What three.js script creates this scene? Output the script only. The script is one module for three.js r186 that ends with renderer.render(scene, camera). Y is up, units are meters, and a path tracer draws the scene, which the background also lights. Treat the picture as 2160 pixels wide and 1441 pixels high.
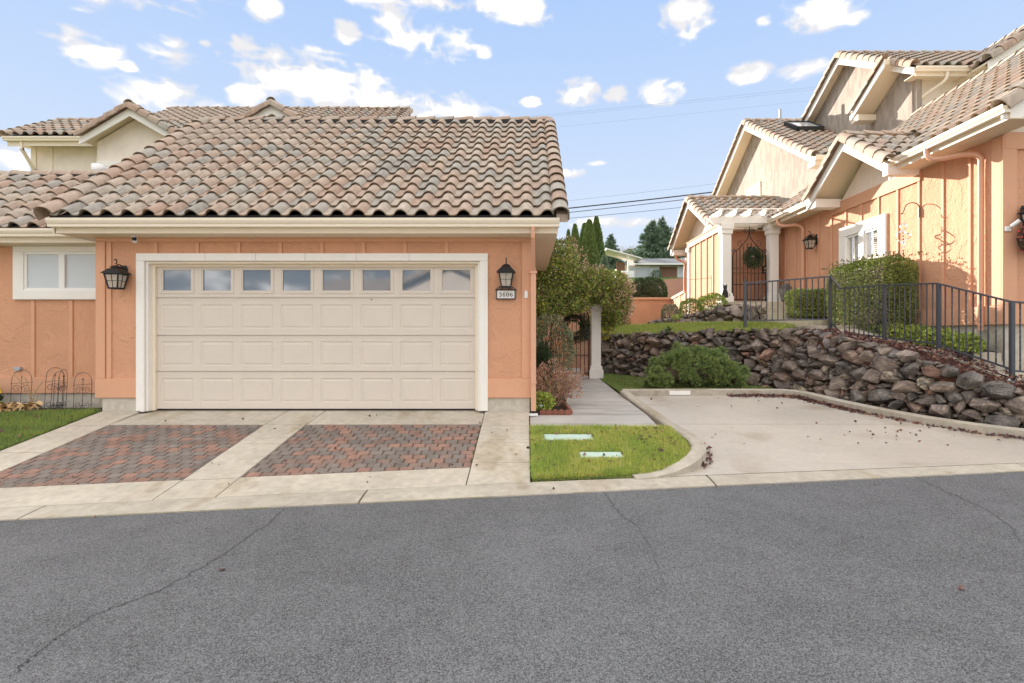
import * as THREE from 'three';
import { mergeGeometries, mergeVertices, toCreasedNormals } from 'three/addons/utils/BufferGeometryUtils.js';
import { RoundedBoxGeometry } from 'three/addons/geometries/RoundedBoxGeometry.js';
import { FontLoader } from 'three/addons/loaders/FontLoader.js';
import { ConvexGeometry } from 'three/addons/geometries/ConvexGeometry.js';
import { TextGeometry } from 'three/addons/geometries/TextGeometry.js';

// ---------------------------------------------------------------- camera, sky, sun, exposure
// Distances: X to the right, Y up, D = distance in front of the lens (z = -D). Garage slab is Y = 0.
const EXPOSURE = 2.5;
const EYE = 1.1, F = 1150, CX = 1110, CY = 711;
const scene = new THREE.Scene();
const camera = new THREE.PerspectiveCamera(2 * Math.atan(720.5 / F) * 180 / Math.PI, 1024 / 683, 0.1, 4000);
camera.position.set(0, EYE, 0);
camera.lookAt(0, EYE, -10);
camera.setViewOffset(2160, 1441, -30, 9.5, 2160, 1441);
camera.updateProjectionMatrix();

const renderer = new THREE.WebGLRenderer({ antialias: true });
renderer.setSize(1024, 683);
renderer.toneMapping = THREE.LinearToneMapping;
renderer.toneMappingExposure = EXPOSURE;
renderer.shadowMap.enabled = true;

const TO_SUN = new THREE.Vector3(-1, 0.6, -1.75).normalize();
const sun = new THREE.DirectionalLight(new THREE.Color().setRGB(1, 0.9, 0.79), 5);
sun.position.copy(TO_SUN).multiplyScalar(80);
sun.target.position.set(0, 0, 0);
sun.castShadow = true;
sun.shadow.mapSize.set(4096, 4096);
Object.assign(sun.shadow.camera, { left: -40, right: 40, top: 40, bottom: -40, near: 1, far: 200 });
sun.shadow.radius = 1;
scene.add(sun, sun.target);

// ---------------------------------------------------------------- noise
const hsh = (x, y, s) => { let h = Math.imul(x | 0, 374761393) + Math.imul(y | 0, 668265263) + Math.imul(s | 0, 1442695041); h = Math.imul(h ^ (h >>> 13), 1274126177); h = Math.imul(h ^ (h >>> 15), 2246822519); return ((h ^ (h >>> 16)) >>> 0) / 4294967296; };
const mod = (a, p) => ((a % p) + p) % p;
function pn(x, y, p, q, s) {                       // value noise, periodic in p, q
  const i = Math.floor(x), j = Math.floor(y), f = x - i, g = y - j;
  const u = f * f * (3 - 2 * f), v = g * g * (3 - 2 * g);
  const i0 = mod(i, p), i1 = mod(i + 1, p), j0 = mod(j, q), j1 = mod(j + 1, q);
  const a = hsh(i0, j0, s), b = hsh(i1, j0, s), c = hsh(i0, j1, s), d = hsh(i1, j1, s);
  return (a + (b - a) * u) * (1 - v) + (c + (d - c) * u) * v;
}
function fbm(u, v, p, oct, s, q = p) { let r = 0, a = 0.5, n = 0; for (let k = 0; k < oct; k++) { r += a * pn(u * p, v * q, p, q, s + k * 17); n += a; a *= 0.5; p *= 2; q *= 2; } return r / n; }
function billow(u, v, p, oct, s, q = p) { let r = 0, a = 0.5, n = 0; for (let k = 0; k < oct; k++) { r += a * (1 - Math.abs(2 * pn(u * p, v * q, p, q, s + k * 17) - 1)); n += a; a *= 0.55; p *= 2; q *= 2; } return r / n; }
const smooth = (a, b, x) => { const t = Math.min(1, Math.max(0, (x - a) / (b - a))); return t * t * (3 - 2 * t); };
const lerp = (a, b, t) => a + (b - a) * t;
const clamp = (x, a, b) => Math.min(b, Math.max(a, x));
function rng(seed) { let a = seed >>> 0; const f = () => { a = (a + 0x6D2B79F5) | 0; let t = Math.imul(a ^ (a >>> 15), 1 | a); t = (t + Math.imul(t ^ (t >>> 7), 61 | t)) ^ t; return ((t ^ (t >>> 14)) >>> 0) / 4294967296; }; f.r = (a, b) => a + (b - a) * f(); f.pick = arr => arr[Math.floor(f() * arr.length) % arr.length]; f.n = () => (f() + f() + f() - 1.5) * 1.15; return f; }
const curve = (pts, x) => { if (x <= pts[0][0]) return pts[0][1]; for (let i = 1; i < pts.length; i++) if (x <= pts[i][0]) return lerp(pts[i - 1][1], pts[i][1], (x - pts[i - 1][0]) / (pts[i][0] - pts[i - 1][0])); return pts[pts.length - 1][1]; };

// the sky: blue air that pales to the horizon, with fair-weather clouds
const SKY_GAIN = 1.0;
{
  const W = 3072, H = 1536, data = new Float32Array(W * H * 4);
  const az = (px) => Math.atan((px - CX) / F);
  const seen = [[190, 98, 78, 44], [355, 110, 66, 40], [268, 140, 24, 14], [520, 98, 38, 24], [556, 10, 46, 30], [655, 168, 190, 62], [520, 200, 60, 30], [350, 215, 130, 50], [860, 238, 240, 48], [905, 80, 135, 38], [850, 36, 70, 48], [1080, 14, 120, 34], [830, 2, 160, 20], [730, 64, 34, 26], [430, 92, 16, 8], [1446, 28, 70, 52], [1735, 18, 95, 44], [1610, 42, 26, 12], [1590, 156, 60, 22], [1690, 148, 80, 24], [1220, 198, 54, 30], [1390, 190, 60, 30], [1300, 200, 34, 18], [15, 340, 70, 34], [1205, 366, 40, 12], [1120, 216, 26, 10], [1260, 345, 30, 6], [1020, 112, 22, 12], [1300, 470, 120, 16], [1800, 40, 40, 16]];
  const blobs = seen.map(([x, y, rx, ry]) => { const a = az(x); return [a, Math.atan((CY - y) / F * Math.cos(a)), 0.8 * rx / F * Math.cos(a), 0.85 * ry / F * Math.cos(a)]; });
  const R = rng(77);
  for (let k = 0; k < 520; k++) {  // clouds out of view, packed denser than in view to brighten the shade
    const el = Math.asin(R.r(0.04, 0.98)), a = R.r(-Math.PI, Math.PI);
    const y = CY - F * Math.tan(el) / Math.max(Math.cos(a), 1e-3), s = R.r(0.04, 0.15) * (0.7 + el);
    if (Math.cos(a) > 0.3 && Math.abs(a) < 0.95 && y > -160) continue;
    blobs.push([a, el, s * R.r(1, 2) / Math.cos(el), s * R.r(0.45, 0.75)]);
  }
  for (let j = 0; j < H; j++) {
    const el = ((j + 0.5) / H - 0.5) * Math.PI;
    const row = blobs.filter(b => Math.abs(b[1] - el) < b[3] * 1.5);
    const e = Math.max(0, el), t = Math.pow(Math.sin(e), 0.8);
    const base = [lerp(0.91, 0.14, t), lerp(0.96, 0.42, t), lerp(1.0, 0.97, t)];
    for (let i = 0; i < W; i++) {
      const phi = ((i + 0.5) / W - 0.5) * 2 * Math.PI;          // atan2(z, x)
      const a0 = mod(phi + Math.PI / 2 + Math.PI, 2 * Math.PI) - Math.PI; // 0 = straight ahead (-z), + = right
      let c = base;
      if (el < -0.005) c = [0.17, 0.16, 0.14];
      else {
        let d = -9;
        for (const b of row) { let da = a0 - b[0]; if (da > Math.PI) da -= 2 * Math.PI; if (da < -Math.PI) da += 2 * Math.PI; const q = (da / b[2]) ** 2 + ((el - b[1]) / b[3]) ** 2; if (q < 2.2) d = Math.max(d, 1 - q); }
        if (d > -1.2) {
          const U = a0 / (2 * Math.PI) + 0.5, V = el / Math.PI + 0.5;
          const w1 = fbm(U, V, 60, 3, 91, 52) - 0.5, w2 = fbm(U, V, 60, 3, 95, 52) - 0.5, Uw = U + w1 * 0.012, Vw = V + w2 * 0.014;
          const n1 = 0.5 * fbm(Uw, Vw, 120, 5, 5, 110) + 0.5 * billow(Uw, Vw, 170, 4, 15, 190), n2 = fbm(U, V, 80, 4, 40, 100);
          const raw = d * 0.95 + (n1 - 0.53) * 3.6 - 0.05, dens = smooth(-0.15, 0.85, raw);
          const lum = 0.88 + 0.14 * smooth(0.35, 0.6, n2), core = 3.0 * smooth(0.5, 1.7, raw) * smooth(0.28, 0.5, n2);   // sunlit cloud tops are several times brighter than blue air
          c = [lerp(base[0], lum, dens) + core, lerp(base[1], lum * 0.99, dens) + core * 0.955, lerp(base[2], lum * 1.01, dens) + core * 0.89];
        }
      }
      const o = (j * W + i) * 4, g = SKY_GAIN / EXPOSURE;
      data[o] = c[0] * g; data[o + 1] = c[1] * g; data[o + 2] = c[2] * g; data[o + 3] = 1;
    }
  }
  const sky = new THREE.DataTexture(data, W, H, THREE.RGBAFormat, THREE.FloatType);
  sky.mapping = THREE.EquirectangularReflectionMapping;
  sky.magFilter = sky.minFilter = THREE.LinearFilter;
  sky.needsUpdate = true;
  scene.background = sky;
  scene.environment = sky;
}

// ---------------------------------------------------------------- object helpers
const taken = {};
function numbered(name) { if (!(name in taken)) { taken[name] = 0; return name; } taken[name]++; return `${name}_${String(taken[name]).padStart(3, '0')}`; }
const BASE = new WeakMap();
function thing(name, label, category, base = [0, 0, 0], group) {
  const g = new THREE.Group(); g.name = numbered(name); g.position.set(...base); BASE.set(g, base);
  g.userData = { label, category }; if (group) g.userData.group = group;
  scene.add(g); return g;
}
function setting(name, label, category, base = [0, 0, 0]) { const g = thing(name, label, category, base); g.userData.kind = 'structure'; return g; }
const geoOf = g => Array.isArray(g) ? mergeGeometries(g.map(x => plain(x)), false) : g;
function plain(g) { g = g.index ? g.toNonIndexed() : g; for (const k of Object.keys(g.attributes)) if (!['position', 'normal', 'uv'].includes(k)) g.deleteAttribute(k); return g; }
function part(parent, name, geo, mat, extra) {                       // geometry is given in world metres
  geo = geoOf(geo); const b = BASE.get(parent); geo.translate(-b[0], -b[1], -b[2]);
  const m = new THREE.Mesh(geo, mat); m.name = name; m.castShadow = m.receiveShadow = true;
  if (extra) Object.assign(m.userData, extra);
  BASE.set(m, b); parent.add(m); return m;
}
function single(name, label, category, geo, mat, base, group) {      // a thing that is one mesh
  geo = geoOf(geo); geo.translate(-base[0], -base[1], -base[2]);
  const m = new THREE.Mesh(geo, mat); m.name = numbered(name); m.position.set(...base); m.castShadow = m.receiveShadow = true;
  m.userData = { label, category }; if (group) m.userData.group = group;
  BASE.set(m, base); scene.add(m); return m;
}
const _m = new THREE.Matrix4(), _p = new THREE.Vector3(), _q = new THREE.Quaternion(), _s = new THREE.Vector3();
function place(parent, name, geo, mat, matrix) {                     // shared geometry under a world matrix
  const b = BASE.get(parent), m = new THREE.Mesh(geo, mat); m.name = name; m.castShadow = m.receiveShadow = true;
  matrix.decompose(m.position, m.quaternion, m.scale); m.position.sub(_p.set(...b));
  BASE.set(m, b); parent.add(m); return m;
}
function instances(parent, name, geo, mat, list, colors, R) {        // list of matrices; colours picked at random
  const b = BASE.get(parent), im = new THREE.InstancedMesh(geo, mat, list.length), c = new THREE.Color();
  list.forEach((m, i) => { m.elements[12] -= b[0]; m.elements[13] -= b[1]; m.elements[14] -= b[2]; im.setMatrixAt(i, m); const k = typeof colors === 'function' ? colors(m, R) : colors[Math.floor(R() * colors.length)], v = R.r(0.78, 1.22); im.setColorAt(i, c.setRGB(k[0] * v, k[1] * v, k[2] * v)); });
  im.name = name; im.userData.kind = 'stuff'; im.castShadow = im.receiveShadow = true; parent.add(im); return im;
}
const V3 = (x, y, d) => new THREE.Vector3(x, y, -d);
const at = (px, py, d) => V3((px - CX) / F * d, EYE + (CY - py) / F * d, d);

// ---------------------------------------------------------------- geometry helpers (world metres; uv in metres)
function triUV(g) {
  g = g.index ? g.toNonIndexed() : g; g.computeVertexNormals();
  const p = g.attributes.position, n = p.count, uv = new Float32Array(n * 2), a = new THREE.Vector3(), b = new THREE.Vector3(), c = new THREE.Vector3();
  for (let i = 0; i < n; i += 3) {
    a.fromBufferAttribute(p, i); b.fromBufferAttribute(p, i + 1).sub(a); c.fromBufferAttribute(p, i + 2).sub(a); b.cross(c);
    const x = Math.abs(b.x), y = Math.abs(b.y), z = Math.abs(b.z);
    for (let k = 0; k < 3; k++) {
      const X = p.getX(i + k), Y = p.getY(i + k), Z = p.getZ(i + k);
      const [u, v] = y >= x && y >= z ? [X, Z] : x >= z ? [Z, Y] : [X, Y];
      uv[(i + k) * 2] = u; uv[(i + k) * 2 + 1] = v;
    }
  }
  g.setAttribute('uv', new THREE.BufferAttribute(uv, 2));
  return g;
}
function bx(x0, x1, y0, y1, d0, d1, r = 0) {
  const w = Math.abs(x1 - x0), h = Math.abs(y1 - y0), t = Math.abs(d1 - d0);
  const g = r ? new RoundedBoxGeometry(w, h, t, 1, Math.min(r, w / 2.01, h / 2.01, t / 2.01)) : new THREE.BoxGeometry(w, h, t);
  g.translate((x0 + x1) / 2, (y0 + y1) / 2, -(d0 + d1) / 2);
  return triUV(plain(g));
}
function fromTris(a) { const g = new THREE.BufferGeometry(); g.setAttribute('position', new THREE.BufferAttribute(new Float32Array(a), 3)); return triUV(g); }
const vv = (a) => a instanceof THREE.Vector3 ? a : new THREE.Vector3(...a);
function prism(pts, o, a, b, s) {                                    // polygon pts in axes a, b at o, swept by s
  o = vv(o); a = vv(a); b = vv(b); s = vv(s);
  let area = 0; pts.forEach((p, i) => { const q = pts[(i + 1) % pts.length]; area += p[0] * q[1] - q[0] * p[1]; });
  if (area < 0) pts = pts.slice().reverse();
  const P = pts.map(([x, y]) => o.clone().addScaledVector(a, x).addScaledVector(b, y)), Q = P.map(p => p.clone().add(s));
  const flip = a.clone().cross(b).dot(s) > 0;                        // s along the normal of the polygon
  const out = [], tri = (p, q, r) => flip ? out.push(...p.toArray(), ...r.toArray(), ...q.toArray()) : out.push(...p.toArray(), ...q.toArray(), ...r.toArray());
  for (const [i, j, k] of THREE.ShapeUtils.triangulateShape(pts.map(p => new THREE.Vector2(...p)), [])) { tri(P[i], P[j], P[k]); tri(Q[k], Q[j], Q[i]); }
  for (let i = 0; i < P.length; i++) { const j = (i + 1) % P.length; tri(P[j], P[i], Q[i]); tri(P[j], Q[i], Q[j]); }
  return fromTris(out);
}
function slab(poly, y, th = 0.1) {                                   // poly of [X, D], top height y(X, D) or number, thickness th
  const fy = typeof y === 'function' ? y : () => y;
  let area = 0; poly.forEach((p, i) => { const q = poly[(i + 1) % poly.length]; area += p[0] * q[1] - q[0] * p[1]; });
  if (area < 0) poly = poly.slice().reverse();
  const T = poly.map(([X, D, Y]) => V3(X, Y ?? fy(X, D), D)), Bt = T.map(p => p.clone().setY(p.y - th)), out = [];
  for (const [i, j, k] of THREE.ShapeUtils.triangulateShape(poly.map(p => new THREE.Vector2(p[0], p[1])), [])) out.push(...T[i].toArray(), ...T[j].toArray(), ...T[k].toArray());
  for (let i = 0; i < T.length; i++) { const j = (i + 1) % T.length; out.push(...T[j].toArray(), ...T[i].toArray(), ...Bt[i].toArray(), ...T[j].toArray(), ...Bt[i].toArray(), ...Bt[j].toArray()); }
  return fromTris(out);
}
function bar(p, q, w, h = w, roll) {                                 // square bar from p to q
  p = vv(p); q = vv(q); const d = q.clone().sub(p), L = d.length(); d.normalize();
  let up = Math.abs(d.y) > 0.95 ? new THREE.Vector3(0, 0, 1) : new THREE.Vector3(0, 1, 0);
  const x = up.clone().cross(d).normalize(), y = d.clone().cross(x);
  const g = new THREE.BoxGeometry(w, h, L); g.applyMatrix4(_m.makeBasis(x, y, d)); g.translate((p.x + q.x) / 2, (p.y + q.y) / 2, (p.z + q.z) / 2);
  return triUV(plain(g));
}
function tube(pts, r, seg = 0, rad = 6, closed = false) {
  const c = new THREE.CatmullRomCurve3(pts.map(vv), closed, 'centripetal');
  return plain(new THREE.TubeGeometry(c, seg || pts.length * 4, r, rad, closed));
}
function lathe(pts, at, seg = 12) { const g = new THREE.LatheGeometry(pts.map(p => new THREE.Vector2(...p)), seg); g.translate(at.x, at.y, at.z); return plain(g); }
function spiral(c, a, b, r0, r1, turns, start, dir = 1, n = 20) { const out = []; for (let i = 0; i <= n; i++) { const t = i / n, r = lerp(r0, r1, t), w = start + dir * turns * 2 * Math.PI * t; out.push(c.clone().addScaledVector(a, r * Math.cos(w)).addScaledVector(b, r * Math.sin(w))); } return out; }
// ---------------------------------------------------------------- procedural textures (sizes in metres)
const toS = x => Math.round(255 * (x <= 0.0031308 ? 12.92 * x : 1.055 * Math.pow(Math.min(1, x), 1 / 2.4) - 0.055));
function tex(n, metres, fn, colour) {
  const d = new Uint8Array(n * n * 4);
  for (let j = 0; j < n; j++) for (let i = 0; i < n; i++) {
    let c = fn(i / n, j / n); if (typeof c === 'number') c = [c, c, c];
    const o = (j * n + i) * 4; for (let k = 0; k < 3; k++) d[o + k] = colour ? toS(clamp(c[k], 0, 1)) : Math.round(255 * clamp(c[k], 0, 1)); d[o + 3] = 255;
  }
  const t = new THREE.DataTexture(d, n, n); t.wrapS = t.wrapT = THREE.RepeatWrapping; t.magFilter = THREE.LinearFilter; t.minFilter = THREE.LinearMipmapLinearFilter; t.generateMipmaps = true;
  if (colour) t.colorSpace = THREE.SRGBColorSpace;
  const [mx, my] = Array.isArray(metres) ? metres : [metres, metres]; t.repeat.set(1 / mx, 1 / my); t.needsUpdate = true; return t;
}
// trowelled stucco panel: flattened flakes with ragged, wandering edges
const stuccoH = (u, v) => { const w = fbm(u, v, 5, 3, 9) * 0.16, k = fbm(u + w, v - w, 14, 4, 31, 9); return 0.45 * smooth(0.47, 0.54, k) + 0.2 * smooth(0.60, 0.66, fbm(u - w, v + w, 22, 3, 63, 12)) + 0.5 * fbm(u, v, 110, 2, 77); };
const T_stucco = tex(1024, 2.4, stuccoH);
const T_stuccoC = tex(512, 2.4, (u, v) => 0.86 + 0.14 * fbm(u, v, 6, 5, 12) + 0.05 * (stuccoH(u, v) - 0.4), true);
// rough sprayed stucco of the tan gables: streaky patches
const T_tanC = tex(512, 3, (u, v) => { const k = fbm(u, v, 26, 4, 3, 8); return 0.80 + 0.20 * smooth(0.36, 0.62, k); }, true);
const T_tan = tex(512, 1.2, (u, v) => fbm(u, v, 40, 4, 3));
const T_woodB = tex(256, 0.6, (u, v) => fbm(u, v, 64, 3, 8, 4));
const T_paintC = tex(256, 1.3, (u, v) => 0.955 + 0.05 * fbm(u, v, 8, 4, 21) - 0.025 * smooth(0.66, 0.75, fbm(u, v, 30, 3, 55)), true);
const T_conc = tex(1024, 3.7, (u, v) => {
  const a = fbm(u, v, 5, 5, 3), b = fbm(u, v, 60, 4, 9), st = smooth(0.52, 0.72, fbm(u + a * 0.1, v, 9, 4, 19, 4)), sp = hsh(Math.floor(u * 1024), Math.floor(v * 1024), 5) > 0.985 ? 0.2 : 0;
  const k = 0.66 + 0.3 * (a - 0.5) + 0.24 * (b - 0.5) - sp * 0.8; return [k + 0.02 - st * 0.13, k - st * 0.155, k - 0.035 - st * 0.19];
}, true);
const T_concB = tex(512, 0.9, (u, v) => 0.6 * fbm(u, v, 80, 3, 4) + 0.4 * fbm(u, v, 16, 3, 14));
const T_pad = tex(1024, 4.3, (u, v) => {
  const a = fbm(u, v, 4, 5, 103), b = fbm(u, v, 90, 3, 109), st = smooth(0.5, 0.8, fbm(u, v, 7, 5, 119));
  const k = 0.68 + 0.26 * (a - 0.5) + 0.12 * (b - 0.5); return [k - st * 0.13, k - st * 0.165, k - st * 0.21];
}, true);
const T_broom = tex(512, 1.0, (u, v) => fbm(u, v, 6, 3, 41, 120));
const T_broomC = tex(512, 2.6, (u, v) => { const s = smooth(0.5, 0.75, fbm(u, v, 3, 5, 45, 26)), a = fbm(u, v, 7, 5, 47); return 0.8 + 0.3 * (a - 0.5) - 0.22 * s; }, true);
const T_asph = tex(2048, 4.1, (u, v) => {
  const a = fbm(u, v, 4, 5, 201), b = fbm(u, v, 22, 4, 207), c = pn(u * 900, v * 900, 900, 900, 211), e = pn(u * 330, v * 330, 330, 330, 215), g = hsh(Math.floor(u * 1024), Math.floor(v * 1024), 221);
  let k = 0.45 + 0.17 * (a - 0.5) + 0.12 * (b - 0.5) + 0.75 * (c - 0.5) + 0.1 * (e - 0.5); if (g > 0.985) k += 0.5; if (g < 0.03) k -= 0.25; k = Math.max(0.1, k);
  return [k, k * 0.995, k * 1.0];
}, true);
const T_asphB = tex(1024, 1.45, (u, v) => 0.55 * pn(u * 230, v * 230, 230, 230, 231) + 0.45 * pn(u * 110, v * 110, 110, 110, 233));
const T_tile = tex(512, 1.5, (u, v) => { const a = fbm(u, v, 9, 5, 301), b = fbm(u, v, 70, 3, 307), f = fbm(u, v, 120, 2, 309, 12); return 0.74 + 0.3 * (a - 0.5) + 0.28 * (b - 0.5) + 0.2 * (f - 0.5) - (b > 0.72 ? 0.2 : 0); }, true);
const T_tileB = tex(256, 0.4, (u, v) => fbm(u, v, 40, 3, 311));
const T_rock = tex(512, 0.9, (u, v) => { const a = fbm(u, v, 6, 5, 401), b = fbm(u, v, 50, 3, 407), l = smooth(0.62, 0.7, fbm(u, v, 14, 4, 409)); const k = 0.5 + 0.9 * (a - 0.5) + 0.5 * (b - 0.5); return [k + l * 0.22, k + l * 0.21, k + l * 0.16]; }, true);
const T_lichen = tex(512, 0.7, (u, v) => { const a = fbm(u, v, 6, 5, 421), b = fbm(u, v, 40, 3, 427), l = smooth(0.47, 0.58, fbm(u, v, 11, 5, 429)), y = smooth(0.62, 0.7, fbm(u, v, 9, 4, 431)); const k = 0.3 + 0.5 * (a - 0.5) + 0.4 * (b - 0.5); return [lerp(k, 0.72, l * b * 1.3), lerp(k * 0.93, 0.66, l * b * 1.3), lerp(k * 0.86, 0.56, l * b * 1.3) - y * 0.05]; }, true);
const T_rockB = tex(256, 0.5, (u, v) => fbm(u, v, 12, 5, 411));
const T_paver = tex(512, 1.1, (u, v) => { const a = fbm(u, v, 7, 4, 501), b = pn(u * 240, v * 240, 240, 240, 503); return 0.72 + 0.5 * (a - 0.5) + 0.45 * (b - 0.5); }, true);
const T_soil = tex(512, 1.2, (u, v) => { const a = fbm(u, v, 12, 5, 601), b = fbm(u, v, 60, 3, 605); const k = 0.4 + 0.7 * (a - 0.5) + 0.5 * (b - 0.5); return [k, k * 0.93, k * 0.8]; }, true);
const T_soilB = tex(256, 0.6, (u, v) => fbm(u, v, 24, 4, 611));
const T_green = tex(512, 2.4, (u, v) => { const a = fbm(u, v, 10, 5, 651), b = fbm(u, v, 70, 3, 655); const k = 0.55 + 0.6 * (a - 0.5) + 0.6 * (b - 0.5); return [k * lerp(0.75, 1.1, a), k, k * 0.6]; }, true);
const T_shingle = tex(256, [1.8, 1.2], (u, v) => { const r = Math.floor(v * 8), t = v * 8 - r, c = hsh(Math.floor(mod(u + (r % 2) * 0.06, 1) * 9), r, 7); return (0.6 + 0.35 * c) * (t < 0.09 ? 0.65 : 1) * (0.85 + 0.3 * hsh(Math.floor(u * 256), Math.floor(v * 256), 3)); }, true);
const T_brickFar = tex(256, [1.2, 0.6], (u, v) => { const r = Math.floor(v * 8), t = v * 8 - r, uu = mod(u * 6 + (r % 2) * 0.5, 6), f = uu - Math.floor(uu); return t < 0.14 || f < 0.06 ? [0.85, 0.8, 0.75] : [0.6 + 0.3 * hsh(Math.floor(uu), r, 9), 0.55 + 0.2 * hsh(Math.floor(uu), r, 9), 0.5 + 0.2 * hsh(Math.floor(uu), r, 9)]; }, true);

function mat(rgb, o = {}) {
  const { physical, ...rest } = o, m = new (physical ? THREE.MeshPhysicalMaterial : THREE.MeshStandardMaterial)({ roughness: 0.85, ...rest });
  m.color.setRGB(...rgb); return m;
}
const ORANGE = [0.675, 0.358, 0.217];
const M = {
  stucco: mat(ORANGE, { map: T_stuccoC, bumpMap: T_stucco, bumpScale: 0.012, roughness: 0.9 }),
  orange: mat([0.69, 0.372, 0.228], { map: T_paintC, bumpMap: T_woodB, bumpScale: 0.001, roughness: 0.75 }),
  orangeMetal: mat([0.69, 0.375, 0.245], { map: T_paintC, roughness: 0.5 }),
  white: mat([0.87, 0.845, 0.795], { map: T_paintC, bumpMap: T_woodB, bumpScale: 0.001, roughness: 0.7 }),
  cream: mat([0.85, 0.755, 0.61], { map: T_paintC, roughness: 0.55 }),
  creamStucco: mat([0.89, 0.80, 0.70], { map: T_stuccoC, bumpMap: T_stucco, bumpScale: 0.006, roughness: 0.9 }),
  tanStucco: mat([0.39, 0.335, 0.285], { map: T_tanC, bumpMap: T_tan, bumpScale: 0.008, roughness: 0.95 }),
  soffit: mat([0.78, 0.67, 0.51], { map: T_paintC, roughness: 0.7 }),
  door: mat([0.68, 0.615, 0.535], { map: T_paintC, roughness: 0.5 }),
  vinyl: mat([0.84, 0.83, 0.80], { roughness: 0.45 }),
  glassDark: mat([0.11, 0.155, 0.21], { physical: true, roughness: 0.04, ior: 2.0, specularIntensity: 1 }),
  glassFrost: mat([0.58, 0.62, 0.64], { physical: true, roughness: 0.06, ior: 1.7, specularIntensity: 1 }),
  glassClear: mat([1, 1, 1], { physical: true, roughness: 0.02, transmission: 1, thickness: 0, ior: 1.5 }),
  lampGlass: mat([0.86, 0.80, 0.70], { physical: true, roughness: 0.45, transmission: 0.55, thickness: 0, ior: 1.45 }),
  iron: mat([0.022, 0.022, 0.024], { roughness: 0.5, metalness: 0.3 }),
  wire: mat([0.05, 0.048, 0.048], { roughness: 0.6, metalness: 0.2 }),
  rail: mat([0.075, 0.083, 0.10], { roughness: 0.42, metalness: 0.25 }),
  black: mat([0.018, 0.018, 0.02], { roughness: 0.8 }),
  concrete: mat([0.75, 0.69, 0.59], { map: T_conc, bumpMap: T_concB, bumpScale: 0.003, roughness: 0.9 }),
  kerb: mat([0.66, 0.61, 0.525], { map: T_conc, bumpMap: T_concB, bumpScale: 0.004, roughness: 0.92 }),
  foundation: mat([0.78, 0.745, 0.67], { map: T_conc, bumpMap: T_concB, bumpScale: 0.006, roughness: 0.95 }),
  pad: mat([0.72, 0.65, 0.56], { map: T_pad, bumpMap: T_concB, bumpScale: 0.0015, roughness: 0.45 }),
  walk: mat([0.56, 0.53, 0.485], { map: T_broomC, bumpMap: T_broom, bumpScale: 0.002, roughness: 0.6 }),
  asphalt: mat([0.272, 0.278, 0.286], { map: T_asph, bumpMap: T_asphB, bumpScale: 0.0028, roughness: 0.8 }),
  crack: mat([0.03, 0.03, 0.03], { roughness: 0.95 }),
  soil: mat([0.11, 0.085, 0.065], { map: T_soil, bumpMap: T_soilB, bumpScale: 0.03, roughness: 1 }),
  sand: mat([0.16, 0.17, 0.09], { map: T_soil, roughness: 1 }),
  turf: mat([0.20, 0.24, 0.08], { map: T_green, bumpMap: T_soilB, bumpScale: 0.03, roughness: 1 }),
  mulch: mat([0.20, 0.085, 0.06], { map: T_soil, bumpMap: T_soilB, bumpScale: 0.04, roughness: 1 }),
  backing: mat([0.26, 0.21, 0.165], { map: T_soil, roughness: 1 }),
  shingle: mat([0.24, 0.25, 0.27], { map: T_shingle, roughness: 0.95 }),
  brickFar: mat([0.32, 0.2, 0.15], { map: T_brickFar, roughness: 0.95 }),
  bark: mat([0.16, 0.12, 0.09], { map: T_soil, roughness: 1 }),
  dryStem: mat([0.42, 0.30, 0.17], { roughness: 0.9 }),
  terracotta: mat([0.34, 0.13, 0.085], { map: T_tile, roughness: 0.9 }),
  rust: mat([0.22, 0.12, 0.07], { map: T_rock, roughness: 0.95 }),
  slate: mat([0.36, 0.35, 0.33], { map: T_rock, bumpMap: T_rockB, bumpScale: 0.02, roughness: 0.9 }),
  whitePlastic: mat([0.82, 0.82, 0.82], { roughness: 0.4 }),
  greyPlastic: mat([0.42, 0.44, 0.47], { roughness: 0.5 }),
  lid: mat([0.50, 0.64, 0.55], { map: T_paintC, roughness: 0.55 }),
  brass: mat([0.75, 0.55, 0.25], { roughness: 0.3, metalness: 0.9 }),
  steel: mat([0.7, 0.7, 0.7], { roughness: 0.25, metalness: 0.9 }),
  redwood: mat([0.24, 0.07, 0.05], { map: T_paintC, roughness: 0.7 }),
  cable: mat([0.05, 0.05, 0.055], { roughness: 0.7 }),
  hostaA: mat([0.62, 0.44, 0.22], { roughness: 0.8, side: THREE.DoubleSide }), hostaB: mat([0.45, 0.29, 0.13], { roughness: 0.8, side: THREE.DoubleSide }),
  leafYellow: mat([0.75, 0.62, 0.03], { roughness: 0.6, side: THREE.DoubleSide }), leafGold: mat([0.75, 0.48, 0.02], { roughness: 0.6, side: THREE.DoubleSide }), leafGreen: mat([0.16, 0.3, 0.05], { roughness: 0.6, side: THREE.DoubleSide }),
  leaf: mat([1, 1, 1], { roughness: 0.65, side: THREE.DoubleSide }),
  grass: mat([1, 1, 1], { roughness: 0.8, side: THREE.DoubleSide }),
};
const tileMats = [[0.583, 0.435, 0.334], [0.611, 0.485, 0.383], [0.555, 0.393, 0.298], [0.508, 0.462, 0.396], [0.63, 0.522, 0.418], [0.545, 0.462, 0.378], [0.461, 0.421, 0.365], [0.583, 0.444, 0.347]].map(c => mat(c, { map: T_tile, bumpMap: T_tileB, bumpScale: 0.002, roughness: 0.88, vertexColors: true }));
const tilePlain = mat([0.56, 0.45, 0.36], { map: T_tile, bumpMap: T_tileB, bumpScale: 0.002, roughness: 0.88 });
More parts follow.
